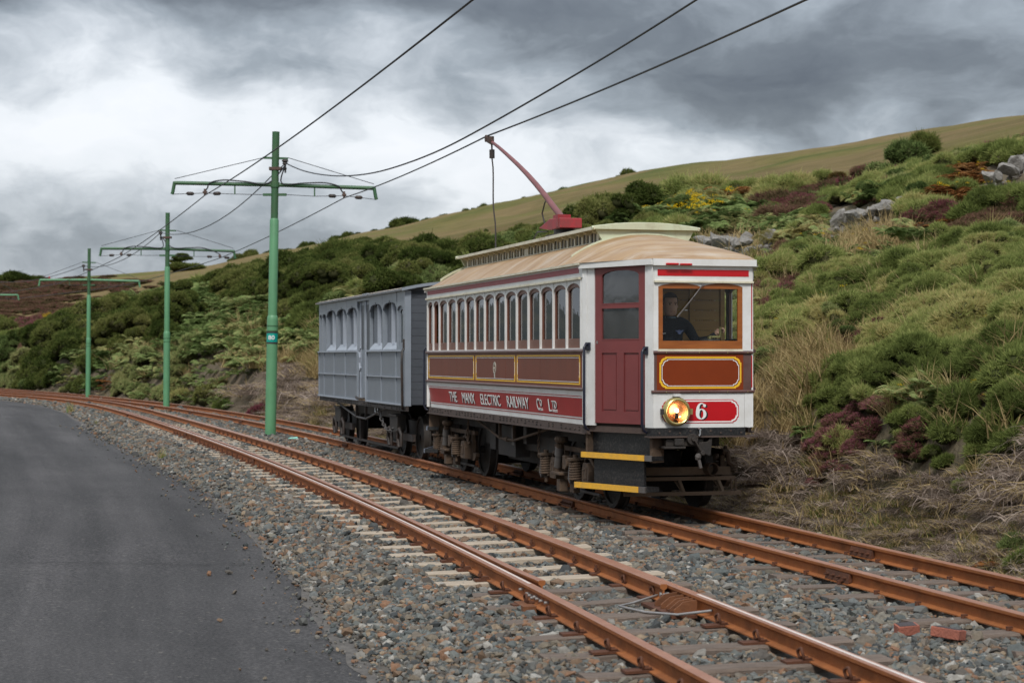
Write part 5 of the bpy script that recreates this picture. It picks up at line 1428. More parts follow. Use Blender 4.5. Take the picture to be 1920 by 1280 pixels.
for s in (-1, 1):
    for sec, n in (((-3.42, -0.13), 11), ((-0.03, 3.08), 10)):
        p = (sec[1] - sec[0]) / n
        for i in range(n + 1):
            o = link('clerestory_post', ME_CS, clere); o.location = (sec[0] + p * i, s * (CY - 0.015), 3.1); o.scale = (1.0 if 0 < i < n else 1.6, 1, 1)
            o = link('eaves_bracket', ME_BK, clere); o.location = (sec[0] + p * i, s * CY, 3.125); o.rotation_euler = (0, 0, 0 if s < 0 else math.pi)
            if i < n:
                o = link('clerestory_bar', ME_CB, clere); o.location = (sec[0] + p * (i + 0.5), s * (CY - 0.012), 3.1)
                for q in (0.27, 0.73):
                    o = link('clerestory_pane', ME_CP, clere); o.location = (sec[0] + p * (i + q), s * (CY - 0.022), 3.1); o.scale = ((p / 2 - 0.035) / 0.084, 1, 1)
# clerestory roof with rounded crown and flared ends
g = MB(); rows = []
for x in np.linspace(CL0 - 0.12, CL1 + 0.10, 20):
    e = min(1, min(x - (CL0 - 0.12), (CL1 + 0.10) - x) / 0.1)
    top = [(x, y, 3.205 + 0.052 * (1 - (y / 0.63) ** 2)) for y in np.linspace(-0.63, 0.63, 13)]
    rows.append([(x, -0.63, 3.178)] + top + [(x, 0.63, 3.178)] + [(x, -0.63, 3.178)])
g.grid(rows); n0 = len(rows[0])
b = len(g.v); g.face(list(range(n0 - 1))[::-1]); g.face(list(range(b - n0, b - 1)))
cro = g.build('clerestory_roof', M['pale_green'], clere, smooth=40)
for y in (-0.635, 0.635):
    g = MB(); g.box(CL0 - 0.12, CL1 + 0.10, y - 0.006, y + 0.006, 3.172, 3.21); g.build('eaves_board', M['cream'], clere)
# end boards: arch following the roof, concave flared sides, crown moulding
for sx in (-1, 1):
    f = lambda u, v, d: (sx * (3.25 + d) if sx > 0 else -(3.62 + d), u, v)
    g = MB(); U = np.linspace(-0.60, 0.60, 25)
    for a, b2 in zip(U[:-1], U[1:]):
        hi = lambda u: 3.205 + 0.052 * (1 - (u / 0.66) ** 2) - 0.004
        lo = lambda u: max(roof_prof(u) - 0.03, 3.19 - 12.0 * max(0, 0.60 - abs(u)) ** 1.6) if abs(u) > 0.5 else roof_prof(u) - 0.03
        g.prism([(a, lo(a)), (b2, lo(b2)), (b2, hi(b2)), (a, hi(a))], f, -0.05, 0.0)
    g.build('clerestory_end', M['pale_green'], clere)
    g = MB(); g.tube([f(u, 3.203 + 0.052 * (1 - (u / 0.66) ** 2) - 0.012, 0.02) for u in np.linspace(-0.66, 0.66, 15)], 0.024, n=6); g.build('crown_moulding', M['pale_green'], clere, smooth=50)
    g = MB(); U = np.linspace(-0.90, 0.90, 31)
    for a, b2 in zip(U[:-1], U[1:]): g.hexa([f(a, roof_prof(a) - 0.02, -0.02), f(b2, roof_prof(b2) - 0.02, -0.02), f(b2, roof_prof(b2) - 0.02, 0.02), f(a, roof_prof(a) - 0.02, 0.02), f(a, roof_prof(a) + 0.018, -0.02), f(b2, roof_prof(b2) + 0.018, -0.02), f(b2, roof_prof(b2) + 0.018, 0.015), f(a, roof_prof(a) + 0.018, 0.015)])
    g.build('roof_arch', M['pale_green'], clere)

# ---- trolley: walkway board, red base, bent pole, wheel, rope
g = MB(); g.box(-1.2, 2.6, -0.16, 0.16, 3.256, 3.30); g.build('roof_walkway', M['cream'], tram)
g = MB(); g.box(-0.42, 0.28, -0.17, 0.17, 3.30, 3.335); g.cyl((-0.1, 0, 3.335), (-0.1, 0, 3.41), 0.14, n=16); tb = g.build('trolley_swivel', M['iron'], tram)
g = MB(); g.prism([(-0.85, 3.46), (-0.3, 3.40), (0.22, 3.40), (0.22, 3.53), (-0.3, 3.55)], lambda u, v, d: (u, d, v), -0.15, 0.15); tbase = g.build('trolley_base', M['trolley_red'], tram, bevel=0.01)
g = MB(); g.box(-0.33, -0.1, -0.09, 0.09, 3.54, 3.60); g.box(0.02, 0.14, -0.155, 0.155, 3.42, 3.535); g.build('spring_box', M['trolley_red'], tbase)
pp = [(-0.2, 3.56), (-0.6, 3.73), (-1.03, 3.915), (-1.6, 4.15), (-2.1, 4.345), (-2.6, 4.53), (-3.1, 4.71), (-3.6, 4.88), (-4.12, 5.03)]
pp = [(-0.22, 3.57), (-0.62, 3.74), (-1.03, 3.925), (-1.5, 4.12), (-2.0, 4.315), (-2.515, 4.50), (-2.9, 4.63), (-3.2, 4.73), (-3.6, 4.86), (-4.02, 4.985)]
g = MB(); g.tube([(x, 0, z) for x, z in pp], [0.042, 0.042, 0.04, 0.038, 0.035, 0.032, 0.030, 0.028, 0.026, 0.024], n=10); tp = g.build('trolley_pole', M['pole_red'], tram, smooth=60)
g = MB(); g.tube([(-0.9, 0, 3.87), (-1.12, 0.02, 3.84), (-1.3, 0.03, 3.7), (-1.15, 0.03, 3.53), (-0.9, 0.02, 3.45)], 0.011, n=6); g.tube([(-0.55, -0.1, 3.40), (-1.0, -0.12, 3.42), (-1.2, -0.12, 3.34), (-1.1, -0.12, 3.30)], 0.012, n=6); g.build('power_lead', M['iron'], tbase, smooth=60)
g = MB(); g.bar((-4.0, 0, 4.98), (-4.36, 0, 5.075), 0.05, 0.075); g.cyl((-4.33, -0.03, 5.075), (-4.33, 0.03, 5.075), 0.055, n=18); g.box(-4.14, -4.06, -0.04, 0.04, 4.98, 5.08); g.build('trolley_head', M['rusty_iron'], tp)
g = MB(); g.tube([(-4.04, 0, 4.96), (-4.035, 0, 4.87)], 0.014, n=6); g.tube([(-4.03, 0, 4.87), (-4.025, 0, 4.74)], 0.042, n=10); rp = MB(); rp.tube([(-4.03 + 0.024 * i + 0.008 * math.sin(i * 2.0), 0.01 * math.sin(i), 4.74 - 0.142 * i) for i in range(11)], 0.0115, n=6); ro = rp.build('trolley_rope', M['iron'], tram); g.build('rope_insulator', M['iron'], ro)

# ---- trucks
def spring(c, r, h, n, tube, parent, name='coil_spring'):
    g = MB(); P = []
    for i in range(n * 9 + 1): t = 2 * math.pi * i / 9; P.append((c[0] + r * math.cos(t), c[1] + r * math.sin(t), c[2] + h * i / (n * 9)))
    g.tube(P, tube, n=6); g.cyl((c[0], c[1], c[2]), (c[0], c[1], c[2] + h), r * 0.62, n=10)
    return g.build(name, M['dirty_steel'], parent, smooth=60)


def wheel(c, R, parent, side):
    g = MB(); ax = (0, side, 0)
    g.lathe([(0.05, 0.05), (0.09, 0.05), (R * 0.55, 0.012), (R * 0.86, 0.03), (R * 0.87, 0.055), (R, 0.055), (R, -0.03), (R + 0.028, -0.045), (R + 0.022, -0.062), (R * 0.8, -0.05), (0.05, -0.04)], c, ax, 32)
    return g.build('wheel', M['dark_steel'], parent, smooth=35)


def build_truck(cx, front):
    for s in (-1, 1):
        y = s * 0.74
        for dx in (-0.66, 0.66): wheel((cx + dx, s * 0.49, 0.385), 0.385, tram, s)
        g = MB(); Yb = lambda a, b: sorted((s * a, s * b))
        fr = [(-1.02, 0.30), (-0.94, 0.24), (-0.40, 0.24), (-0.34, 0.30), (0.34, 0.30), (0.40, 0.24), (0.94, 0.24), (1.02, 0.30), (1.02, 0.345), (-1.02, 0.345)]
        g.prism([(cx + u, v) for u, v in fr], lambda u, v, d: (u, s * d, v), 0.70, 0.755)
        g.box(cx - 0.95, cx + 0.95, *Yb(0.70, 0.755), 0.60, 0.655)
        for dx in (-0.66, 0.66):                                 # pedestals, axle box with lid and raised mark
            for e in (-0.15, 0.15): g.bar((cx + dx + e, s * 0.73, 0.25), (cx + dx + e * 0.85, s * 0.73, 0.66), 0.05, 0.05, up=(0, 1, 0))
        sf = g.build('truck_side_frame', M['dirty_steel'], tram)
        for dx in (-0.66, 0.66):
            g = MB(); g.prism([(cx + dx - 0.13, 0.26), (cx + dx + 0.13, 0.26), (cx + dx + 0.13, 0.42), (cx + dx + 0.08, 0.51), (cx + dx - 0.08, 0.51), (cx + dx - 0.13, 0.42)], lambda u, v, d: (u, s * d, v), 0.66, 0.86)
            g.box(cx + dx - 0.06, cx + dx + 0.06, *Yb(0.86, 0.872), 0.33, 0.46); g.box(cx + dx - 0.045, cx + dx - 0.03, *Yb(0.872, 0.88), 0.35, 0.45); g.box(cx + dx - 0.03, cx + dx + 0.03, *Yb(0.872, 0.88), 0.43, 0.445)
            ab = g.build('axle_box', M['dirty_steel'], sf, bevel=0.008)
            g = MB(); g.tube([(cx + dx - 0.17, s * 0.8, 0.5), (cx + dx - 0.09, s * 0.82, 0.56), (cx + dx, s * 0.82, 0.575), (cx + dx + 0.1, s * 0.82, 0.555), (cx + dx + 0.19, s * 0.8, 0.47)], 0.018, n=7); g.bar((cx + dx - 0.02, s * 0.8, 0.575), (cx + dx + 0.07, s * 0.8, 0.68), 0.03, 0.03); g.bar((cx + dx + 0.12, s * 0.8, 0.56), (cx + dx + 0.07, s * 0.8, 0.68), 0.03, 0.03); g.build('yoke', M['dirty_steel'], ab)
        for dx in (-1.0, -0.28, 0.30, 1.0):
            if abs(dx) > 0.5: continue
        for dx in (-0.95, 0.28):
            spring((cx + dx, s * 0.86, 0.285), 0.068, 0.235, 8, 0.0125, sf)
            g = MB(); g.box(cx + dx - 0.08, cx + dx + 0.08, *Yb(0.78, 0.94), 0.522, 0.55); g.cyl((cx + dx, s * 0.86, 0.55), (cx + dx, s * 0.86, 0.585), 0.03, n=10); g.cyl((cx + dx, s * 0.86, 0.2), (cx + dx, s * 0.86, 0.285), 0.02, n=8); g.build('spring_cap', M['dirty_steel'], sf)
            g = MB(); b = cx + dx - 0.14                           # cast brake block hanger by the spring
            g.prism([(b - 0.045, 0.30), (b + 0.03, 0.24), (b + 0.06, 0.30), (b + 0.055, 0.44), (b + 0.03, 0.49), (b, 0.46)], lambda u, v, d: (u, s * d, v), 0.82, 0.90); g.build('brake_hanger', M['grey_steel'], sf, bevel=0.01)
        g = MB(); q = cx - 0.42                                   # hydraulic damper
        g.cyl((q, s * 0.87, 0.41), (q + 0.06, s * 0.87, 0.56), 0.043, n=14); g.cyl((q + 0.055, s * 0.87, 0.55), (q + 0.09, s * 0.87, 0.645), 0.052, n=14); g.build('damper', M['grey_steel'], sf, smooth=40)
        g = MB(); g.cyl((q + 0.09, s * 0.87, 0.64), (q + 0.115, s * 0.87, 0.70), 0.045, n=12); g.lathe([(0.03, -0.03), (0.075, -0.02), (0.085, 0.01), (0.075, 0.04), (0.02, 0.05)], (q + 0.125, s * 0.86, 0.725), (0.1, 0, 1), 14); g.build('damper_top', M['dirty_steel'], sf); g = MB(); g.cyl((q - 0.01, s * 0.87, 0.35), (q, s * 0.87, 0.41), 0.034, n=10); g.box(q - 0.09, q + 0.28, *Yb(0.8, 0.93), 0.325, 0.355); g.build('damper_mount', M['dirty_steel'], sf, bevel=0.006)
        g = MB(); g.box(cx - 0.3, cx + 0.3, *Yb(0.72, 0.80), 0.41, 0.52); g.cyl((cx, s * 0.78, 0.47), (cx, s * 0.90, 0.47), 0.055, n=14); g.box(cx - 0.12, cx - 0.02, *Yb(0.8, 0.9), 0.40, 0.56); g.box(cx + 0.05, cx + 0.2, *Yb(0.78, 0.86), 0.14, 0.27); g.box(cx - 0.36, cx - 0.22, *Yb(0.80, 0.90), 0.13, 0.27); g.build('truck_bolster', M['dirty_steel'], sf, bevel=0.008)
        g = MB(); g.tube([(cx - 0.3, s * 0.66, 0.14), (cx + 0.6, s * 0.66, 0.14)], 0.018, n=7); g.build('brake_rod', M['grey_steel'], sf)
    g = MB()
    for dx in (-0.66, 0.66): g.cyl((cx + dx, -0.6, 0.385), (cx + dx, 0.6, 0.385), 0.055, n=12)
    g.build('axle', M['dark_steel'], tram)
    g = MB(); g.box(cx - 0.45, cx + 0.45, -0.36, 0.36, 0.17, 0.62); g.cyl((cx - 0.3, -0.33, 0.4), (cx - 0.3, 0.33, 0.4), 0.26, n=18); g.build('traction_motor', M['dark_steel'], tram)


build_truck(3.0, True); build_truck(-3.0, False)
g = MB(); g.box(-1.9, 1.9, -0.62, 0.62, 0.5, 0.86); g.box(-0.7, 0.2, -0.75, -0.55, 0.40, 0.8); g.box(0.7, 0.85, -0.78, -0.5, 0.6, 0.86); g.box(-1.2, -0.9, -0.74, -0.5, 0.45, 0.86); g.build('underfloor_gear', M['dark_steel'], tram); g = MB(); g.box(-4.0, 4.0, -0.62, 0.62, 0.70, 0.90); g.box(-1.9, 1.9, -0.3, 0.3, 0.28, 0.6); g.build('underframe_filler', M['dark_steel'], tram)  # second mesh is dark filler, added to stop light showing through under the floor
g = MB(); g.box(0.15, 0.28, -0.79, -0.77, 0.56, 0.78); g.build('data_plate', M['grey_steel'], tram)
# life guard slung ahead of the leading wheels
for sx in (1, -1):
    g = MB(); X = sx * 4.42
    F3 = lambda x, y, z: (sx * x, y, z)
    def bb(x0, x1, y0, y1, z0, z1): g.box(*sorted((sx * x0, sx * x1)), y0, y1, z0, z1)
    bb(4.30, 4.35, -0.62, 0.62, 0.40, 0.49); bb(4.36, 4.40, -0.64, 0.66, 0.345, 0.385)
    bb(4.44, 4.475, -0.66, 0.70, 0.185, 0.225)
    for y in (-0.45, 0.0, 0.46): g.bar(F3(4.385, y, 0.36), F3(4.46, y + 0.04, 0.2), 0.045, 0.012); g.bar(F3(4.33, y - 0.04, 0.36), F3(4.45, y + 0.02, 0.22), 0.03, 0.012)
    lg = g.build('life_guard', M['guard'], tram)
    g = MB(); g.lathe([(0.062, -0.05), (0.07, -0.05), (0.07, 0.05), (0.062, 0.05)], (sx * 4.42, 0.36, 0.47), (sx, 0.2, 0), 20); g.build('guard_loop', M['dirty_steel'], lg)
    g = MB(); g.tube([F3(4.36, 0.52, 0.66), F3(4.36, 0.58, 0.655), F3(4.36, 0.60, 0.54), F3(4.36, 0.66, 0.5)], 0.03, n=6); g.bar(F3(4.42, 0.6, 0.36), F3(4.44, 0.6, 0.2), 0.014, 0.014); g.bar(F3(4.42, 0.65, 0.36), F3(4.44, 0.65, 0.2), 0.014, 0.014); g.bar(F3(4.0, -0.55, 0.45), F3(4.32, -0.55, 0.45), 0.05, 0.06); g.bar(F3(4.0, 0.55, 0.45), F3(4.32, 0.55, 0.45), 0.05, 0.06); g.build('guard_hanger', M['dirty_steel'], lg)
    spring((sx * 4.15, 0.72, 0.42), 0.055, 0.16, 6, 0.011, lg)
# controller with brass handle beside the driver
g = MB(); g.box(4.62, 4.86, 0.10, 0.36, 0.99, 1.86); g.cyl((4.74, 0.23, 1.86), (4.74, 0.23, 1.90), 0.11, n=18); ctl = g.build('controller', M['iron'], tram, bevel=0.02)
g = MB(); g.cyl((4.74, 0.23, 1.90), (4.74, 0.23, 1.93), 0.03, n=12); g.bar((4.74, 0.23, 1.925), (4.80, 0.33, 1.925), 0.03, 0.02); g.cyl((4.80, 0.33, 1.92), (4.80, 0.33, 2.03), 0.016, n=10); g.build('controller_handle', M['brass'], ctl)
# ------------------------------------------------------------------ grey trailer coupled behind the tram
M['grey'] = paint('grey_trailer_paint', (0.25, 0.28, 0.32), 0.38, (0.19, 0.215, 0.25), 2.5, 0.7, bump=0.05, bscale=20, spec=0.5)
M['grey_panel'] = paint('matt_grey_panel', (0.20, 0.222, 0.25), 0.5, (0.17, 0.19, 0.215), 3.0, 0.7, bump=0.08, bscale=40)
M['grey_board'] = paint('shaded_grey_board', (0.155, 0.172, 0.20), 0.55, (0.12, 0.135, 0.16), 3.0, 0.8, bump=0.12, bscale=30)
M['grey_light'] = paint('pale_grey_batten', (0.38, 0.42, 0.48), 0.38, (0.28, 0.31, 0.36), 4.0, 0.6)
M['grey_dark'] = paint('shade_darkened_grey', (0.070, 0.078, 0.092), 0.5, (0.055, 0.062, 0.074), 3.0, 0.7, bump=0.1, bscale=30)  # trailer grey darkened to paint in the shade between the cars
M['cream_roof'] = paint('pinkish_cream_roof', (0.60, 0.52, 0.45), 0.6, (0.5, 0.42, 0.35), 2.0, 0.7)
TY = 0.261
trailer = thing('trailer', 'grey boarded-up tram trailer coupled behind the red tram', 'trailer', (-1.99, 35.99, 0), TY - math.pi / 2)
TW, TF, TR = 0.93, 4.4, -4.36


def tside(s):
    yy = lambda a, b: sorted((s * a, s * b))

    def bx(name, x0, x1, y0, y1, z0, z1, mat, parent=trailer, bevel=0):
        g = MB(); g.box(x0, x1, *yy(y0, y1), z0, z1); return g.build(name, mat, parent, bevel=bevel)
    # lower grid of panels between battens
    xs = [TR, -3.71, -2.52, -1.24, 0.04]; xs2 = [1.02, 2.36, 3.65, 4.23]
    for X in (xs, xs2):
        for a, b in zip(X[:-1], X[1:]):
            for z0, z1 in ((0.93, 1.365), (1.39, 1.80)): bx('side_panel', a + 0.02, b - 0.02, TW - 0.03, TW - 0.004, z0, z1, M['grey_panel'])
        for x in X: bx('batten', x - 0.028, x + 0.028, TW - 0.03, TW + 0.012, 0.92, 1.80, M['grey'])
        bx('rail_moulding', X[0] - 0.02, X[-1] + 0.02, TW - 0.02, TW + 0.032, 1.80, 1.826, M['grey_light']); bx('rail_moulding', X[0], X[-1], TW - 0.02, TW + 0.024, 1.362, 1.386, M['grey_light'])
        bx('base_moulding', X[0] - 0.03, X[-1] + 0.02, TW - 0.02, TW + 0.028, 0.905, 0.93, M['grey_light'])
    # boarded windows: recessed boards, posts, sloping ledge
    bays = [(-4.33, -4.02, 1), (-4.0, -3.5, 1), (-3.475, -2.29, 0), (-2.273, -1.09, 0), (-1.072, 0.02, 0), (1.22, 2.45, 0), (2.469, 3.70, 0)]
    for a, b, small in bays:
        n = 2 if small else 4
        for i in range(n):
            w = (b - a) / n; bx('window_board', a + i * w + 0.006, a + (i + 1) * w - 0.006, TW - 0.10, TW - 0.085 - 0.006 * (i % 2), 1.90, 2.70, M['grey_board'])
        if not small:
            bx('centre_post', (a + b) / 2 + 0.07, (a + b) / 2 + 0.105, TW - 0.09, TW - 0.02, 1.93, 2.64, M['grey_light'])
            g = MB(); g.hexa([(a + 0.05, s * (TW - 0.08), 1.83), (b - 0.04, s * (TW - 0.08), 1.83), (b - 0.04, s * (TW + 0.005), 1.83), (a + 0.05, s * (TW + 0.005), 1.83), (a + 0.05, s * (TW - 0.085), 1.955), (b - 0.04, s * (TW - 0.085), 1.955), (b - 0.04, s * (TW + 0.0), 1.85), (a + 0.05, s * (TW + 0.0), 1.85)]); g.build('window_ledge', M['grey_light'], trailer)
        bx('window_post', b - 0.015, b + 0.04, TW - 0.09, TW - 0.002, 1.82, 2.6, M['grey'])
        # arched valance
        g = MB(); h = (b - a) / 2; c = (a + b) / 2; U = np.linspace(-1, 1, 9)
        for u0, u1 in zip(U[:-1], U[1:]):
            zl = lambda u: 2.515 + (0.125 if not small else 0.07) * math.sqrt(max(0, 1 - abs(u) ** 2.6))
            g.hexa([(c + u0 * h, s * (TW - 0.03), zl(u0)), (c + u1 * h, s * (TW - 0.03), zl(u1)), (c + u1 * h, s * TW, zl(u1)), (c + u0 * h, s * TW, zl(u0)), (c + u0 * h, s * (TW - 0.03), 2.80), (c + u1 * h, s * (TW - 0.03), 2.80), (c + u1 * h, s * (TW + 0.004), 2.80), (c + u0 * h, s * (TW + 0.004), 2.80)])
        g.build('valance', M['grey'], trailer)
        if not small and s < 0: bx('valance_clip', c - 0.03, c + 0.03, TW - 0.02, TW + 0.006, 2.625, 2.67, M['grey_dark'])
    bx('corner_post', TR - 0.01, TR + 0.04, TW - 0.09, TW, 0.92, 2.80, M['grey'])
    # double doors in the middle with a tarpaulin hem and padlock chain
    for a, b in ((0.09, 0.585), (0.615, 1.16)):
        d = bx('door', a, b, TW - 0.09, TW - 0.055, 0.93, 2.74, M['grey']); bx('door_stile', a, a + 0.07, TW - 0.055, TW - 0.035, 0.93, 2.74, M['grey_light'], d); bx('door_stile', b - 0.07, b, TW - 0.055, TW - 0.035, 0.93, 2.74, M['grey'], d)
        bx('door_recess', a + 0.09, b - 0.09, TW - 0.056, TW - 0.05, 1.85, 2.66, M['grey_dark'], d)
    bx('door_head', 0.02, 1.22, TW - 0.06, TW + 0.002, 2.735, 2.80, M['grey'])
    g = MB(); g.tube([(0.42, s * (TW + 0.01), 1.88), (0.36, s * (TW + 0.02), 1.80), (0.42, s * (TW + 0.02), 1.70), (0.38, s * (TW + 0.02), 1.60), (0.45, s * (TW + 0.02), 1.45), (0.52, s * (TW + 0.02), 1.52)], 0.016, n=6); g.build('door_chain', M['grey_light'], trailer)
    g = MB(); g.tube([(0.25, s * (TW + 0.02), 0.95), (0.32, s * (TW + 0.08), 0.97), (0.4, s * (TW + 0.08), 0.95), (0.95, s * (TW + 0.04), 0.955)], 0.02, n=6); g.build('door_latch', M['iron'], trailer)
    # glazed end window and end post
    g = MB(); z = lambda t: 2.47 + 0.07 * math.sin(t)
    out = [(3.74, 1.86), (4.24, 1.86)] + [(3.99 + 0.25 * math.cos(t), 2.50 + 0.09 * math.sin(t)) for t in np.linspace(0, math.pi, 9)]
    inn = [(3.85, 1.945), (4.18, 1.945)] + [(4.015 + 0.165 * math.cos(t), 2.44 + 0.06 * math.sin(t)) for t in np.linspace(0, math.pi, 9)]
    g.ring(out, inn, lambda u, v, d: (u, s * d, v), TW - 0.06, TW - 0.03); w = g.build('end_window', M['grey'], trailer)
    g = MB(); g.prism(inn, lambda u, v, d: (u, s * d, v), TW - 0.05, TW - 0.046); g.build('pane', M['glass'], w)
    g = MB()
    for u0, u1 in zip(np.linspace(-1, 1, 9)[:-1], np.linspace(-1, 1, 9)[1:]):
        zl = lambda u: 2.49 + 0.07 * math.sqrt(max(0, 1 - u * u)); c, h = 3.99, 0.25
        g.hexa([(c + u0 * h, s * (TW - 0.03), zl(u0)), (c + u1 * h, s * (TW - 0.03), zl(u1)), (c + u1 * h, s * TW, zl(u1)), (c + u0 * h, s * TW, zl(u0)), (c + u0 * h, s * (TW - 0.03), 2.80), (c + u1 * h, s * (TW - 0.03), 2.80), (c + u1 * h, s * TW, 2.80), (c + u0 * h, s * TW, 2.80)])
    g.build('valance', M['grey'], trailer); bx('window_base', 3.73, 4.25, TW - 0.05, TW - 0.004, 1.82, 1.862, M['grey'])
    bx('end_post', 4.25, 4.40, TW - 0.10, TW + 0.006, 0.90, 2.80, M['grey'])
    bx('gutter', TR - 0.05, 4.45, TW - 0.02, TW + 0.05, 2.80, 2.832, M['grey_light'])
    bx('gutter_patch', 0.85, 1.35, TW - 0.01, TW + 0.06, 2.81, 2.85, M['grey_light'])
    # sole bar, truss rod, handrail
    bx('sole_bar', TR, 4.4, TW - 0.06, TW - 0.012, 0.815, 0.905, M['iron'])
    g = MB(); r = random.Random(9)
    for i in range(40):
        x = TR + 0.1 + i * 0.215
        for z in (0.84, 0.875):
            if r.random() < 0.7: g.cyl((x + r.uniform(-.03, .03), s * (TW - 0.013), z), (x, s * (TW + 0.0), z), 0.012, n=6)
    tag(g.build('rivets', M['black'], trailer), kind='stuff')
    g = MB(); g.tube([(-2.9, s * 0.80, 0.80), (-0.72, s * 0.80, 0.575), (0.24, s * 0.80, 0.565), (2.2, s * 0.80, 0.82)], 0.02, n=8); g.build('truss_rod', M['grey_steel'], trailer, smooth=40)
    for x in (-0.72, 0.24):
        g = MB(); g.bar((x, s * 0.8, 0.57), (x, s * 0.8, 0.83), 0.045, 0.045); g.build('truss_post', M['iron'], trailer)
    g = MB(); g.tube([(4.36, s * (TW + 0.01), 1.86), (4.40, s * (TW + 0.05), 1.80), (4.41, s * (TW + 0.06), 1.60), (4.41, s * (TW + 0.05), 0.98), (4.36, s * (TW + 0.04), 0.86), (4.2, s * (TW), 0.85)], 0.022, n=7); g.box(4.33, 4.39, *yy(TW, TW + 0.03), 1.86, 2.0); g.build('handrail', M['iron'], trailer, smooth=50)


tside(-1); tside(1)
# end walls of horizontal boards, roof
for x, nm in ((4.33, 1), (-4.33, -1)):
    for i in range(15):
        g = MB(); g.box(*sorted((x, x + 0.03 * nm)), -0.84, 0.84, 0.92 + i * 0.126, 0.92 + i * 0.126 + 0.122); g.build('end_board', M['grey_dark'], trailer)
g = MB(); V = np.linspace(-1.0, 1.0, 17)
g.grid([[(x, y, 2.832 + 0.12 * (1 - y * y)) for y in V] for x in np.linspace(TR - 0.06, 4.46, 8)]); g.grid([[(x, y, 2.80 + 0.12 * (1 - y * y)) for y in V] for x in (4.46, TR - 0.06)])
for x in (TR - 0.06, 4.46): g.grid([[(x, y, 2.832 + 0.12 * (1 - y * y)) for y in V], [(x, y, 2.80 + 0.12 * (1 - y * y)) for y in V]])
g.build('roof', M['cream_roof'], trailer, smooth=50)
g = MB()
for a, b in zip(V[:-1], V[1:]): g.hexa([(4.462, a, 2.79 + 0.12 * (1 - a * a)), (4.48, a, 2.79 + 0.12 * (1 - a * a)), (4.48, b, 2.79 + 0.12 * (1 - b * b)), (4.462, b, 2.79 + 0.12 * (1 - b * b)), (4.462, a, 2.84 + 0.12 * (1 - a * a)), (4.48, a, 2.84 + 0.12 * (1 - a * a)), (4.48, b, 2.84 + 0.12 * (1 - b * b)), (4.462, b, 2.84 + 0.12 * (1 - b * b))])
g.build('roof_end_board', M['grey'], trailer)
g = MB(); g.box(4.34, 4.36, -0.85, 0.85, 2.74, 2.83); g.build('end_header', M['grey_dark'], trailer)
# running gear: two trucks with axle boxes, wheels and low guard bar
for cx in (-2.55, 3.05):
    for s in (-1, 1):
        yy = lambda a, b: sorted((s * a, s * b))
        for dx in (-0.72, 0.72):
            g = MB(); R = 0.36; g.lathe([(0.05, 0.05), (R * 0.55, 0.015), (R * 0.86, 0.03), (R * 0.87, 0.055), (R, 0.055), (R, -0.03), (R + 0.03, -0.05), (R * 0.8, -0.05), (0.05, -0.04)], (cx + dx, s * 0.49, R), (0, s, 0), 28); g.build('wheel', M['dark_steel'], trailer, smooth=35)
        g = MB(); g.box(cx - 1.0, cx + 1.0, *yy(0.68, 0.74), 0.30, 0.42); sf = g.build('truck_side_frame', M['iron'], trailer)
        g = MB(); g.prism([(cx - 0.34, 0.70), (cx + 0.34, 0.70), (cx + 0.30, 0.47), (cx + 0.12, 0.43), (cx - 0.12, 0.43), (cx - 0.30, 0.47)], lambda u, v, d: (u, s * d, v), 0.70, 0.85); g.box(cx - 0.34, cx + 0.34, *yy(0.7, 0.88), 0.70, 0.73); g.build('spring_casing', M['dark_steel'], sf)
        for dx in (-0.42, 0.42):
            g = MB(); g.tube([(cx + dx - 0.1, s * 0.82, 0.18), (cx + dx - 0.16, s * 0.83, 0.32), (cx + dx - 0.08, s * 0.84, 0.46), (cx + dx + 0.03, s * 0.84, 0.5), (cx + dx + 0.1, s * 0.82, 0.4), (cx + dx + 0.08, s * 0.82, 0.2)], 0.03, n=8); g.build('brake_arm', M['iron'], sf, smooth=50)
    g = MB(); g.box(cx - 0.5, cx + 0.5, -0.5, 0.5, 0.3, 0.62); g.build('truck_bolster', M['iron'], trailer)
g = MB(); g.box(-2.2, 2.2, -0.55, 0.55, 0.62, 0.84); g.prism([(1.1, 0.62), (2.2, 0.62), (1.95, 0.36), (1.75, 0.24), (1.6, 0.36)], lambda u, v, d: (u, d, v), -0.3, 0.1); g.build('underfloor_gear', M['iron'], trailer)
for s in (-1, 1):
    g = MB(); g.bar((-3.6, s * 0.62, 0.12), (2.4, s * 0.62, 0.12), 0.03, 0.04); g.bar((-3.55, s * 0.62, 0.12), (-3.55, s * 0.62, 0.40), 0.03, 0.03); g.bar((-3.2, s * 0.62, 0.12), (-3.2, s * 0.62, 0.40), 0.03, 0.03); g.bar((-1.2, s * 0.62, 0.12), (-1.2, s * 0.62, 0.62), 0.06, 0.06); g.build('guard_bar', M['iron'], trailer)
ch = MB(); q = [Vector((1.64 + 1.45 * t, -0.84, 0.80 - 0.43 * t - 0.62 * t * (1 - t) + 0.14 * t * t)) for t in np.linspace(0, 1, 15)]
for i, c in enumerate(q):
    d = (q[min(i + 1, 14)] - q[max(i - 1, 0)]).normalized(); u = Vector((0, 1, 0)) if i % 2 else d.cross(Vector((0, 1, 0)))
    ch.tube([c + d * 0.068 * math.cos(t) + u * 0.03 * math.sin(t) for t in np.linspace(0, 2 * math.pi, 10, endpoint=False)], 0.011, n=5, closed=True)
ch.build('slack_chain', M['grey_steel'], trailer)
for x in (1.5, 1.74):
    g = MB(); g.tube([(x + 0.05 * math.cos(t), -0.86, 0.79 + 0.07 * math.sin(t)) for t in np.linspace(0.4, 5.2, 10)], 0.012, n=6); g.build('chain_shackle', M['chrome'], trailer)
g = MB(); g.bar((4.4, 0, 0.78), (5.0, 0, 0.80), 0.12, 0.1); g.build('drawbar', M['iron'], trailer)
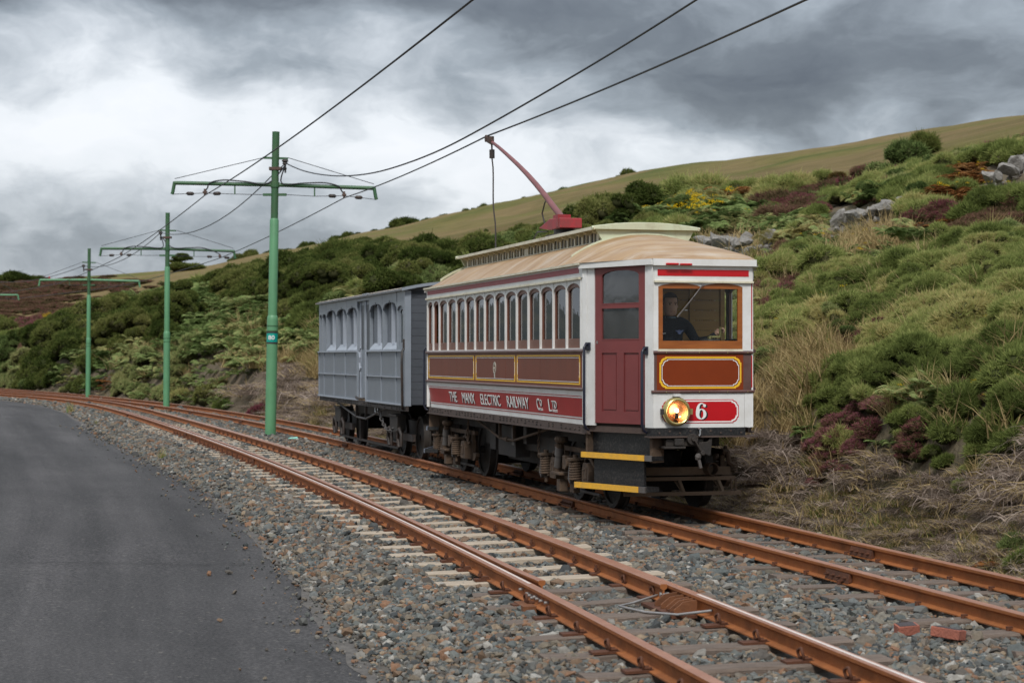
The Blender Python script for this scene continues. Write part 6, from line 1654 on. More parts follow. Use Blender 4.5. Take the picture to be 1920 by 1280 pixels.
# ------------------------------------------------------------------ the driver behind the windscreen
M['skin'] = paint('skin', (0.66, 0.40, 0.30), 0.5, (0.58, 0.31, 0.22), 14, 0.5, spec=0.3)
M['jumper'] = paint('black_jumper_wool', (0.012, 0.013, 0.017), 0.9, (0.02, 0.02, 0.026), 40, 0.6, bump=0.4, bscale=160)
M['shirt'] = paint('pale_blue_collar', (0.42, 0.52, 0.60), 0.7, (0.36, 0.45, 0.52), 20, 0.5)
M['hair'] = paint('brown_hair', (0.055, 0.032, 0.02), 0.6, (0.09, 0.05, 0.03), 60, 0.8, bump=0.6, bscale=150)
M['badge_blue'] = paint('blue_embroidery', (0.12, 0.16, 0.36), 0.8, (0.3, 0.32, 0.45), 60, 0.7)
M['eye'] = paint('eye', (0.05, 0.04, 0.03), 0.2, (0.03, 0.02, 0.02), 50, 0.5)


def skin_body(name, verts, edges, mat, parent, sub=2):
    me = bpy.data.meshes.new(name); me.from_pydata([v[0] for v in verts], edges, [])
    o = link(name, me, parent); md = o.modifiers.new('skin', 'SKIN'); md.use_smooth_shade = True
    for i, sv in enumerate(me.skin_vertices[0].data):
        r = verts[i][1]; sv.radius = r if isinstance(r, tuple) else (r, r); sv.use_root = (i == 0)
    sb = o.modifiers.new('subdivision', 'SUBSURF'); sb.levels = sub; sb.render_levels = sub
    me.materials.append(mat)
    return o


def build_driver():
    t = thing('person', 'driver in black jumper standing behind the windscreen with one hand on the controller', 'person', TRAM_O + FW * 4.55 - RT * 0.17 + Vector((0, 0, 0.99)), TRAM_YAW - math.pi / 2)
    # local: x ahead, y to the picture's right, z up from the cab floor
    V = [((0, 0, 0.60), (0.13, 0.17)), ((0, 0, 0.80), (0.125, 0.17)), ((0.01, 0, 0.97), (0.125, 0.18)), ((0.01, 0, 1.07), (0.10, 0.17)), ((0.015, 0.0, 1.125), (0.065, 0.075)),
         ((0.01, -0.205, 1.055), 0.068), ((-0.02, -0.26, 0.82), 0.055), ((0.16, -0.22, 0.66), 0.045), ((0.22, -0.20, 0.64), 0.04),
         ((0.01, 0.205, 1.055), 0.07), ((0.04, 0.30, 0.88), 0.055), ((0.14, 0.42, 0.905), 0.045), ((0.20, 0.475, 0.965), 0.04),
         ((0.0, -0.10, 0.55), 0.095), ((0.06, -0.12, 0.30), 0.075), ((0.0, -0.12, 0.06), 0.055), ((0.12, -0.12, 0.04), 0.045),
         ((0.0, 0.10, 0.55), 0.095), ((0.06, 0.12, 0.30), 0.075), ((0.0, 0.12, 0.06), 0.055), ((0.12, 0.12, 0.04), 0.045)]
    E = [(0, 1), (1, 2), (2, 3), (3, 4), (3, 5), (5, 6), (6, 7), (7, 8), (3, 9), (9, 10), (10, 11), (11, 12), (0, 13), (13, 14), (14, 15), (15, 16), (0, 17), (17, 18), (18, 19), (19, 20)]
    body = skin_body('body', V, E, M['jumper'], t)
    # head: lofted rings give brow, nose, mouth and chin
    import bmesh
    g = MB(); rows = []; HZ = 1.155
    prof = [(0.00, 0.052, 0.056, 0.0), (0.03, 0.066, 0.064, 0.012), (0.06, 0.078, 0.070, 0.012), (0.10, 0.086, 0.074, 0.006), (0.135, 0.091, 0.077, 0.0), (0.17, 0.095, 0.078, -0.004), (0.205, 0.090, 0.074, -0.008), (0.235, 0.072, 0.060, -0.012), (0.252, 0.045, 0.038, -0.014), (0.258, 0.012, 0.012, -0.014)]
    n = 28
    for z, dx, dy, ox in prof:
        r = []
        for i in range(n):
            a = 2 * math.pi * i / n; x = ox + dx * math.cos(a); y = dy * math.sin(a)
            fr = max(0, math.cos(a)) ** 14
            if 0.05 < z < 0.13: x += fr * 0.016 * (1 - abs(z - 0.085) / 0.05)
            for sgn in (-1, 1):                                  # eye sockets, at half the head
                x -= 0.010 * math.exp(-((y - sgn * 0.032) / 0.017) ** 2) * math.exp(-((z - 0.132) / 0.017) ** 2) * (math.cos(a) > 0)
            x -= 0.007 * fr * math.exp(-((z - 0.052) / 0.008) ** 2)
            r.append((x + 0.035, y, HZ + z))
        rows.append(r + [r[0]])
    g.grid(rows); g.face([i for i in range(n)][::-1])
    head = g.build('head', M['skin'], t, smooth=70); sb = head.modifiers.new('subdivision', 'SUBSURF'); sb.levels = 1; sb.render_levels = 1
    g = MB(); g.prism([(0.122, HZ + 0.075), (0.142, HZ + 0.078), (0.125, HZ + 0.13)], lambda u, v, d: (u, d, v), -0.014, 0.014); g.build('nose', M['skin'], head, smooth=60)
    for s in (-1, 1):
        g = MB(); g.lathe([(0.0, -0.008), (0.012, -0.006), (0.02, 0.0), (0.014, 0.01), (0.0, 0.012)], (0.03, s * 0.079, HZ + 0.11), (0, s, 0), 12); e = g.build('ear', M['skin'], head, smooth=60)
        g = MB(); g.lathe([(0.0, 0.008), (0.007, 0.005), (0.009, 0.0), (0.007, -0.005), (0.0, -0.008)], (0.112, s * 0.031, HZ + 0.132), (1, 0, 0), 10); g.build('eye', M['eye'], head)
        g = MB(); g.bar((0.124, s * 0.014, HZ + 0.150), (0.116, s * 0.048, HZ + 0.150), 0.008, 0.007); g.build('eyebrow', M['hair'], head)
    g = MB(); g.bar((0.117, -0.024, HZ + 0.052), (0.117, 0.024, HZ + 0.052), 0.008, 0.006); g.build('mouth', paint('lips', (0.38, 0.15, 0.12), 0.5, (0.3, 0.12, 0.1), 20, 0.4), head)
    g = MB(); rows = []
    AA = np.linspace(0, 2 * math.pi, 33)
    low = lambda a: 0.085 + 0.115 / (1 + math.exp(-(math.cos(a) - 0.15) * 14))      # hairline: nape to temples to brow
    for k in range(7):
        r = []
        for a in AA:
            z = low(a) + (0.262 - low(a)) * (k / 6) ** 0.8
            dx, dy, ox = (float(np.interp(min(z, 0.258), [q[0] for q in prof], [q[j] for q in prof])) for j in (1, 2, 3))
            r.append((ox + 0.035 + (dx + 0.006) * math.cos(a), (dy + 0.006) * math.sin(a), HZ + z + 0.004))
        rows.append(r)
    g.grid(rows); g.build('hair', M['hair'], head, smooth=80)
    g = MB(); g.lathe([(0.060, -0.03), (0.067, 0.0), (0.062, 0.03), (0.056, 0.028)], (0.018, 0, 1.125), (0.12, 0, 1), 20); g.build('collar', M['shirt'], t, smooth=50)
    # hand closed round the handle: palm and five fingers
    hp = Vector((0.235, 0.50, 0.995))
    hand = skin_body('hand', [((0.185, 0.465, 0.955), 0.028), ((0.205, 0.485, 0.985), (0.018, 0.036)), (tuple(hp + Vector((0, 0, 0.015))), (0.016, 0.04)),
                              ], [(0, 1), (1, 2)], M['skin'], t)
    for k in range(4):
        b = hp + Vector((-0.024 + 0.016 * k, -0.004 + 0.004 * k, 0.024 + 0.004 * (k in (1, 2)))); L = (0.026, 0.03, 0.028, 0.022)[k]
        skin_body('finger', [(tuple(b), 0.0095), (tuple(b + Vector((0.012, L, 0.004))), 0.009), (tuple(b + Vector((0.012, L * 1.5, -0.022))), 0.0085), (tuple(b + Vector((0.004, L * 1.1, -0.044))), 0.0075)], [(0, 1), (1, 2), (2, 3)], M['skin'], hand, 1)
    b = hp + Vector((-0.022, -0.03, -0.002)); skin_body('thumb', [(tuple(b), 0.0105), (tuple(b + Vector((0.015, 0.012, -0.02))), 0.0095), (tuple(b + Vector((0.022, 0.034, -0.028))), 0.0085)], [(0, 1), (1, 2)], M['skin'], hand, 1)
    h2 = skin_body('hand', [((0.22, -0.20, 0.64), 0.03), ((0.27, -0.19, 0.635), (0.018, 0.036)), ((0.30, -0.185, 0.63), (0.015, 0.036))], [(0, 1), (1, 2)], M['skin'], t)
    for k in range(4):
        b = Vector((0.305, -0.21 + 0.018 * k, 0.63)); skin_body('finger', [(tuple(b), 0.0095), (tuple(b + Vector((0.032, 0, -0.006))), 0.009), (tuple(b + Vector((0.05, 0, -0.028))), 0.008)], [(0, 1), (1, 2)], M['skin'], h2, 1)
    skin_body('thumb', [((0.255, -0.165, 0.635), 0.0105), ((0.285, -0.14, 0.63), 0.0095), ((0.31, -0.135, 0.62), 0.0085)], [(0, 1), (1, 2)], M['skin'], h2, 1)
    # breast badge and sleeve lettering
    R = Matrix(((0, 0, 1, 0.0), (1, 0, 0, 0.0), (0, 1, 0, 0.0), (0, 0, 0, 1)))
    g = MB(); fn = lambda u, v, d: (0.139 + d, u, v)
    g.prism([(0.07 + 0.022 * math.cos(a), 0.985 + 0.024 * math.sin(a)) for a in np.linspace(0, 2 * math.pi, 14, endpoint=False)], fn, -0.02, 0.004)
    for s in (-1, 1): g.prism([(0.07, 0.995), (0.07 + s * 0.046, 1.008), (0.07 + s * 0.038, 0.992), (0.07 + s * 0.02, 0.982)], fn, -0.02, 0.003)
    g.build('badge', M['badge_blue'], body)
    text_mesh('STAFF', 0.017, M['white_ink'], body, 'lettering', Matrix.Translation((0.137, -0.155, 0.955)) @ Matrix.Rotation(0.12, 4, 'X') @ R, 0.003, width=0.07, bold=0.01)


build_driver()
# cab stool, handbrake column
g = MB(); g.cyl((4.74, 0.02, 0.99), (4.74, 0.02, 1.75), 0.02, n=10); g.tube([(4.74 + 0.1 * math.cos(a), 0.02 + 0.1 * math.sin(a), 1.75) for a in np.linspace(0, 6.283, 20, endpoint=False)], 0.013, n=7, closed=True); g.bar((4.64, 0.02, 1.75), (4.84, 0.02, 1.75), 0.02, 0.02); g.build('handbrake', M['brass'], tram, smooth=50)
# ------------------------------------------------------------------ plants on the bank
def vnoise(x, y, scale, seed):
    r = np.random.default_rng(seed).uniform(0, 1, (128, 128))
    u = x / scale + 500.0; v = y / scale + 500.0
    i = np.floor(u).astype(int); j = np.floor(v).astype(int); f = u - i; g = v - j; f = f * f * (3 - 2 * f); g = g * g * (3 - 2 * g)
    R = lambda a, b: r[a % 128, b % 128]
    return (R(i, j) * (1 - f) + R(i + 1, j) * f) * (1 - g) + (R(i, j + 1) * (1 - f) + R(i + 1, j + 1) * f) * g


def fbm(x, y, scale, seed):
    return (vnoise(x, y, scale, seed) * 0.55 + vnoise(x, y, scale * 0.47, seed + 1) * 0.3 + vnoise(x, y, scale * 0.2, seed + 2) * 0.15)


def unit(v): return v / np.maximum(np.linalg.norm(v, axis=-1, keepdims=True), 1e-9)


def tris_from(base, tip, half):
    """one slim triangle per (base, tip, half-width vector)"""
    V = np.stack([base - half, base + half, tip], 1).reshape(-1, 3)
    return V, np.arange(len(V)).reshape(-1, 3)


def lumpy(rng, n, lobes=7, flat=0.8):
    """points and normals on a heap of overlapping lobes of about unit radius"""
    C = rng.normal(0, 1, (lobes, 3)); C = unit(C) * rng.uniform(0.25, 0.62, (lobes, 1)); C[:, 2] = np.abs(C[:, 2]) * flat; R = rng.uniform(0.36, 0.56, lobes)
    k = rng.integers(0, lobes, n); d = unit(rng.normal(0, 1, (n, 3))); d[:, 2] = np.abs(d[:, 2]) * 1.0 - 0.15; d = unit(d)
    P = C[k] + d * R[k][:, None]
    ins = np.zeros(n, bool)
    for c, r in zip(C, R): ins |= (np.linalg.norm(P - c, axis=1) < r * 0.9)
    keep = ~ins | (rng.uniform(0, 1, n) < 0.06)
    return P[keep], d[keep], C, R


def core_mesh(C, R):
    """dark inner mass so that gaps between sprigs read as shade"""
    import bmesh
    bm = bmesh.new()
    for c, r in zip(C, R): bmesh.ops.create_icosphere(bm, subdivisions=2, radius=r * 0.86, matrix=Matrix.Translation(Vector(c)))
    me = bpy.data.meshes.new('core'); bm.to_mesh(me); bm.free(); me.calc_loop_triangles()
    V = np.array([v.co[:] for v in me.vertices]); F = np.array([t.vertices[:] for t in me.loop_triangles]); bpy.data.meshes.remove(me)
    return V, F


def bush_mesh(name, seed, mats, n=900, blades=5, L=0.15, W=0.02, lobes=7, spread=0.75, flat=0.8, core=True, top=None, top_frac=0.0):
    """mats: [leaf, core(, top)] ; top_frac of the upper sprigs take the third material"""
    rng = np.random.default_rng(seed)
    P, D, C, R = lumpy(rng, n * 2, lobes, flat); P, D = P[:n], D[:n]
    m = len(P); B = np.repeat(P, blades, 0); N = np.repeat(D, blades, 0)
    dirs = unit(N + rng.normal(0, spread, B.shape) * 0.7 + np.array([0, 0, 0.25])); ln = L * np.exp(rng.normal(0, 0.38, (len(B), 1)))
    side = unit(np.cross(dirs, rng.normal(0, 1, B.shape))) * W * rng.uniform(0.7, 1.3, (len(B), 1))
    base = B - N * 0.03 + rng.normal(0, 0.02, B.shape)
    V, F = tris_from(base, base + dirs * ln, side)
    fm = np.zeros(len(F), int)
    if top_frac > 0:
        pick = (rng.uniform(0, 1, m) < top_frac) & (D[:, 2] > 0.1); fm[np.repeat(pick, blades)] = 2
    if core:
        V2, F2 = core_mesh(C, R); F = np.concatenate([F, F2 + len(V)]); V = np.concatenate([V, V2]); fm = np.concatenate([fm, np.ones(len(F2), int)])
    return np_mesh(name, V, F, mats, fm)


def frond_mesh(name, seed, mat, fronds=9, pin=13):
    rng = np.random.default_rng(seed); VV = []; FF = []; off = 0
    for k in range(fronds):
        az = 2 * math.pi * (k + rng.uniform(-0.3, 0.3)) / fronds; ln = rng.uniform(0.75, 1.15); el = rng.uniform(0.5, 1.15)
        out = np.array([math.cos(az), math.sin(az), 0]); sd = np.array([-math.sin(az), math.cos(az), 0])
        for i in range(pin):
            t = 0.18 + 0.82 * i / (pin - 1); r = ln * (t - 0.28 * t * t * math.cos(el)); h = ln * (math.sin(el) * t - 0.55 * t ** 2.4)
            p = out * r * math.cos(el * 0.7) + np.array([0, 0, h * 0.9]); w = 0.30 * ln * math.sin(math.pi * min(1, 0.12 + 0.9 * (1 - t) ** 0.8)) + 0.02
            for s in (-1, 1):
                tip = p + sd * s * w + out * 0.06 - np.array([0, 0, 0.05 * w / 0.2]) + rng.normal(0, 0.012, 3); b = out * 0.042
                VV += [p - b, p + b, tip]; FF.append((off, off + 1, off + 2)); off += 3
    return np_mesh(name, np.array(VV), np.array(FF), mat)


def tuft_mesh(name, seed, mats, n=110, L=0.45, W=0.006, lean=(0, 0), spread=0.5, droop=0.9, base=0.09):
    """grass: blades of three tapering segments, leaning and drooping"""
    rng = np.random.default_rng(seed); VV = []; FF = []; fm = []
    for k in range(n):
        a = rng.uniform(0, 6.283); b = np.array([base * rng.normal(), base * rng.normal(), 0.0])
        d = np.array([math.cos(a) * spread * rng.uniform(0, 1) + lean[0], math.sin(a) * spread * rng.uniform(0, 1) + lean[1], 1.0]); d /= np.linalg.norm(d)
        ln = L * rng.uniform(0.5, 1.25); w = W * rng.uniform(0.7, 1.4); sd = np.cross(d, rng.normal(0, 1, 3)); sd /= np.linalg.norm(sd)
        P = []
        for i in range(4):
            t = i / 3; P.append(b + d * ln * t + np.array([d[0], d[1], 0]) * ln * 0.5 * t * t - np.array([0, 0, 1]) * ln * droop * 0.45 * t * t * (0.4 + abs(d[0]) + abs(d[1])))
        o = len(VV)
        for i in range(3): VV += [P[i] - sd * w * (1 - i / 3.2), P[i] + sd * w * (1 - i / 3.2)]
        VV.append(P[3]); FF += [(o, o + 1, o + 3), (o, o + 3, o + 2), (o + 2, o + 3, o + 5), (o + 2, o + 5, o + 4), (o + 4, o + 5, o + 6)]; fm += [int(rng.integers(0, len(mats)))] * 5
    return np_mesh(name, np.array(VV), np.array(FF), mats, fm)


M['gorse'] = leafy('gorse_leaf', ((0.0, (0.026, 0.040, 0.012)), (0.3, (0.056, 0.078, 0.025)), (0.55, (0.090, 0.116, 0.040)), (0.8, (0.140, 0.160, 0.062)), (1.0, (0.185, 0.180, 0.080))), 0.35, (0.22, 0.4), 0.6, gain=2.05)
M['gorse_dark'] = leafy('dark_gorse_leaf', ((0.05, (0.019, 0.028, 0.007)), (0.4, (0.043, 0.057, 0.015)), (0.75, (0.078, 0.088, 0.025)), (1.0, (0.12, 0.118, 0.042))), 0.35, (0.22, 0.4), 0.5, gain=2.05)
M['low_gorse'] = leafy('low_gorse_leaf', ((0.0, (0.045, 0.058, 0.016)), (0.3, (0.085, 0.105, 0.030)), (0.55, (0.130, 0.150, 0.046)), (0.8, (0.185, 0.195, 0.070)), (1.0, (0.24, 0.21, 0.09))), 0.4, (0.3, 0.5), 0.6, gain=2.0)
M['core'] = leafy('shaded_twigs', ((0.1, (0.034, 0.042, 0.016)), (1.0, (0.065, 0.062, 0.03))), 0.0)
M['bracken'] = leafy('bracken_frond', ((0.05, (0.058, 0.085, 0.026)), (0.45, (0.105, 0.145, 0.048)), (0.75, (0.165, 0.195, 0.078)), (1.0, (0.23, 0.20, 0.085))), 0.35, (0.2, 0.5), 0.5, gain=1.65)
M['bracken_brown'] = leafy('dead_bracken', ((0.1, (0.13, 0.055, 0.02)), (0.5, (0.22, 0.09, 0.03)), (1.0, (0.30, 0.17, 0.07))), 0.25)
M['heather'] = leafy('heather_sprig', ((0.1, (0.09, 0.085, 0.035)), (0.45, (0.165, 0.11, 0.065)), (1.0, (0.23, 0.135, 0.09))), 0.3)
M['heather_pink'] = leafy('heather_flower', ((0.1, (0.16, 0.055, 0.06)), (0.55, (0.24, 0.075, 0.095)), (1.0, (0.33, 0.13, 0.16))), 0.3)
M['grass_tan'] = leafy('tan_grass', ((0.1, (0.22, 0.165, 0.075)), (0.5, (0.34, 0.255, 0.125)), (1.0, (0.42, 0.33, 0.18))), 0.3, gain=1.2)
M['grass_green'] = leafy('yellow_green_grass', ((0.1, (0.10, 0.12, 0.03)), (0.6, (0.19, 0.19, 0.06)), (1.0, (0.28, 0.25, 0.10))), 0.3)
M['grass_dead'] = leafy('grey_dead_grass', ((0.1, (0.14, 0.105, 0.08)), (0.5, (0.31, 0.245, 0.20)), (1.0, (0.48, 0.395, 0.335))), 0.35)
M['yellow_flower'] = leafy('gorse_flower', ((0.1, (0.55, 0.36, 0.01)), (1.0, (0.75, 0.52, 0.03))), 0.2)
M['fresh_leaf'] = leafy('fresh_leaf', ((0.1, (0.08, 0.15, 0.02)), (1.0, (0.20, 0.30, 0.07))), 0.3)

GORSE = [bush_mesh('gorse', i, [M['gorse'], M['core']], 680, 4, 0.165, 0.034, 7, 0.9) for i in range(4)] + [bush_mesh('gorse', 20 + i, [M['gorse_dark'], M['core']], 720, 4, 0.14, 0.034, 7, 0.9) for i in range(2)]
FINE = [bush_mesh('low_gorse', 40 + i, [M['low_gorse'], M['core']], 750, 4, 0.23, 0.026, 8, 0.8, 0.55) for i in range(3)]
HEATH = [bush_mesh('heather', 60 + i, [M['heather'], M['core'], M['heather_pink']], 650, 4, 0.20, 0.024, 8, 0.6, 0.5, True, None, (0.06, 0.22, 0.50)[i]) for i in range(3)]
FERN = [frond_mesh('bracken', 80 + i, M['bracken']) for i in range(3)]
FERNB = [frond_mesh('dead_bracken', 90 + i, M['bracken_brown'], 7) for i in range(2)]
TAN = [tuft_mesh('tan_tuft', 100 + i, [M['grass_tan'], M['grass_green']][:1 + (i == 2)], 80, 0.5, 0.0075, (0.12, 0.0), 0.7, 0.7) for i in range(3)]
DEAD = [tuft_mesh('dead_tuft', 110 + i, [M['grass_dead']] if i else [M['grass_dead'], M['grass_tan']], 80, 0.5, 0.0095, (0.55, 0.0), 0.9, 1.7, 0.16) for i in range(3)]
GREENT = [tuft_mesh('green_tuft', 120 + i, [M['grass_green'], M['grass_tan']], 70, 0.26, 0.007, (0.0, 0.0), 0.9, 0.7, 0.08) for i in range(2)]
rngf = np.random.default_rng(5)
FLOW = []
for i in range(2):
    b = rngf.normal(0, 0.5, (34, 3)) * np.array([1, 1, 0.45]); d = unit(rngf.normal(0, 1, b.shape) + np.array([0, 0, 0.8])); V, F = tris_from(b, b + d * 0.24, unit(np.cross(d, rngf.normal(0, 1, b.shape))) * 0.11); FLOW.append(np_mesh('flower', V, F, M['yellow_flower']))


def toe_dist(x, y): return (x - far_x(y)) / np.sqrt(1 + far_s(y) ** 2) - 1.25


def crest_y(x, y):
    px = 960 + F_PX * np.clip(x / y, -0.74, 1.59); y0 = np.interp(np.clip(x / y, -0.74, 1.59), _A, _Y0)
    return np.maximum(np.interp(px, CR_PX, CR_Y1), y0 + 22)


def pix(x, y, z): return 960 + F_PX * x / y, HOR - F_PX * (z - CAM_H) / y


def hit(px, py):
    """where the line of sight through a picture point meets the hillside"""
    a = (px - 960) / F_PX; e = (HOR - py) / F_PX
    y = np.linspace(9, 330, 9000); d = terrain_z(a * y, y) - (CAM_H + e * y)
    d = np.where(y < float(np.interp(a, _A, _Y0)), -1, d)
    k = np.argmax(d > 0)
    return Vector((a * y[k], y[k], float(terrain_z(a * y[k], y[k]))))


PATCH = [  # picture position, half-width/height in px, what grows there
    (1470, 720, 130, 90, 'tan'), (1600, 650, 120, 70, 'tan'), (1440, 800, 70, 50, 'tan'), (560, 690, 80, 60, 'tan'), (480, 720, 60, 40, 'tan'), (1760, 770, 60, 30, 'tan'), (1420, 860, 60, 40, 'tan'),
    (1650, 760, 120, 70, 'fine'), (1860, 800, 90, 70, 'fine'), (1800, 600, 170, 130, 'fine'), (1560, 560, 110, 60, 'fine'), (1620, 480, 90, 40, 'bracken'), (1480, 620, 60, 40, 'fine'),
    (1720, 860, 22, 28, 'heather'), (1745, 815, 40, 14, 'heather'), (1640, 590, 45, 20, 'heather'), (1500, 560, 45, 35, 'heather'), (1440, 610, 30, 25, 'heather'), (1610, 640, 40, 25, 'heather'), (1760, 440, 60, 22, 'heather'), (1870, 400, 45, 45, 'heather'), (1500, 400, 70, 22, 'heather'), (1580, 360, 60, 14, 'heather'), (1470, 500, 35, 20, 'heather'),
    (1690, 445, 50, 18, 'brown'), (1840, 340, 60, 25, 'brown'), (1620, 520, 25, 14, 'brown'), (1500, 530, 40, 15, 'brown'), (1720, 410, 50, 25, 'brown'), (1790, 380, 70, 20, 'brown'),
    (1380, 420, 140, 40, 'bracken'), (1560, 460, 60, 30, 'bracken'), (380, 690, 130, 50, 'bracken'), (200, 690, 140, 40, 'bracken'), (450, 640, 120, 50, 'bracken'), (430, 600, 90, 30, 'bracken'), (320, 560, 80, 25, 'bracken'), (1250, 420, 100, 25, 'bracken'),
    (60, 590, 90, 45, 'heather'), (30, 555, 120, 25, 'heather'), (150, 545, 60, 15, 'heather'),
    (640, 470, 120, 50, 'dark'), (830, 475, 100, 40, 'dark'), (540, 540, 120, 60, 'dark'), (250, 620, 120, 60, 'dark'), (120, 660, 90, 40, 'dark'), (700, 520, 120, 40, 'dark'), (1120, 420, 120, 40, 'dark'), (1000, 440, 60, 25, 'dark'),
]


def kinds_at(x, y, hsh=None):
    """what grows at each point: 0 gorse 1 dark gorse 2 fine 3 bracken 4 brown 5 heather 6 tan 7 dead"""
    z = terrain_z(x, y); px, py = pix(x, y, z); n = len(x); d = toe_dist(x, y)
    W = np.zeros((8, n)); a = fbm(x, y, 7.0, 3); b = fbm(x, y, 4.0, 33); c = fbm(x, y, 9.0, 63); right = np.clip((px - 1150) / 250, 0, 1)
    W[0] = 0.50 + 0.3 * (a - 0.5); W[1] = 0.42 + 0.9 * (c - 0.5) - 0.18 * right; W[2] = 0.30 + 0.30 * right + 0.7 * (b - 0.5); W[3] = 0.42 + 1.1 * (0.5 - a) - 0.01 * d; W[4] = 0.12 + 1.0 * (b - 0.5) + 0.2 * right; W[5] = 0.18 + 1.0 * (c - 0.5) * right + 0.40 * right
    name = {'fine': 2, 'bracken': 3, 'brown': 4, 'heather': 5, 'tan': 6, 'dark': 1}
    wob = (fbm(x, y, 1.6, 90) - 0.5) * 0.9
    for cx, cy, rx, ry, k in PATCH:
        r = ((px - cx) / rx) ** 2 + ((py - cy) / ry) ** 2
        W[name[k]] += (0.7 if k == 'tan' else 0.85) * np.clip(1.35 - r + wob, 0, 1)
    ed = 0.32 + (fbm(x, y, 2.2, 12) - 0.5) * 1.5
    low = np.clip((ed + 0.75 - d) / 0.5, 0, 1) * np.where(px < 430, 0.25, 1.0)
    W[7] = 2.2 * low
    W[6] += 0.30 * np.clip((ed + 1.9 - d) / 1.2, 0, 1) * np.where(px < 430, 0.3, 1.0)
    if hsh is None: W[:6] += RNG.uniform(0, 0.34, (6, n))
    else: W[:6] += np.stack([np.abs(np.sin((hsh + 0.13 * q) * (91.7 + 13 * q)) * 437.5) % 1.0 for q in range(6)]) * 0.62
    W[6:] += RNG.uniform(0, 0.16, (2, n))
    return np.argmax(W, 0), px, py, d, z


def tilt(x, y):
    e = 0.4; gx = (terrain_z(x + e, y) - terrain_z(x - e, y)) / (2 * e); gy = (terrain_z(x, y + e) - terrain_z(x, y - e)) / (2 * e)
    return gx, gy


WALLS = ((1545, 1695, 388, 446, 492), (1295, 1462, 440, 486, 545), (1836, 1960, 312, 358, 385))
STORE = {k: [] for k in ('gorse', 'fine', 'heather', 'bracken', 'brown', 'tan', 'dead', 'green', 'flower')}


def worley(x, y, cell, seed):
    """nearest and second-nearest mound: distances, centre, and a per-mound random"""
    r = np.random.default_rng(seed); J = r.uniform(0.08, 0.92, (64, 64, 2)); H = r.uniform(0, 1, (64, 64, 3))
    i = np.floor(x / cell).astype(int); j = np.floor(y / cell).astype(int)
    f1 = np.full(len(x), 1e9); f2 = f1.copy(); cx = np.zeros(len(x)); cy = cx.copy(); h = np.zeros((len(x), 3))
    for a in (-1, 0, 1):
        for b in (-1, 0, 1):
            p = (i + a) % 64, (j + b) % 64; qx = (i + a + J[p][:, 0]) * cell; qy = (j + b + J[p][:, 1]) * cell; d = np.hypot(x - qx, y - qy)
            m = d < f1; f2 = np.where(m, f1, np.minimum(f2, d)); f1 = np.where(m, d, f1); cx = np.where(m, qx, cx); cy = np.where(m, qy, cy); h = np.where(m[:, None], H[p], h)
    return f1, f2, cx, cy, h


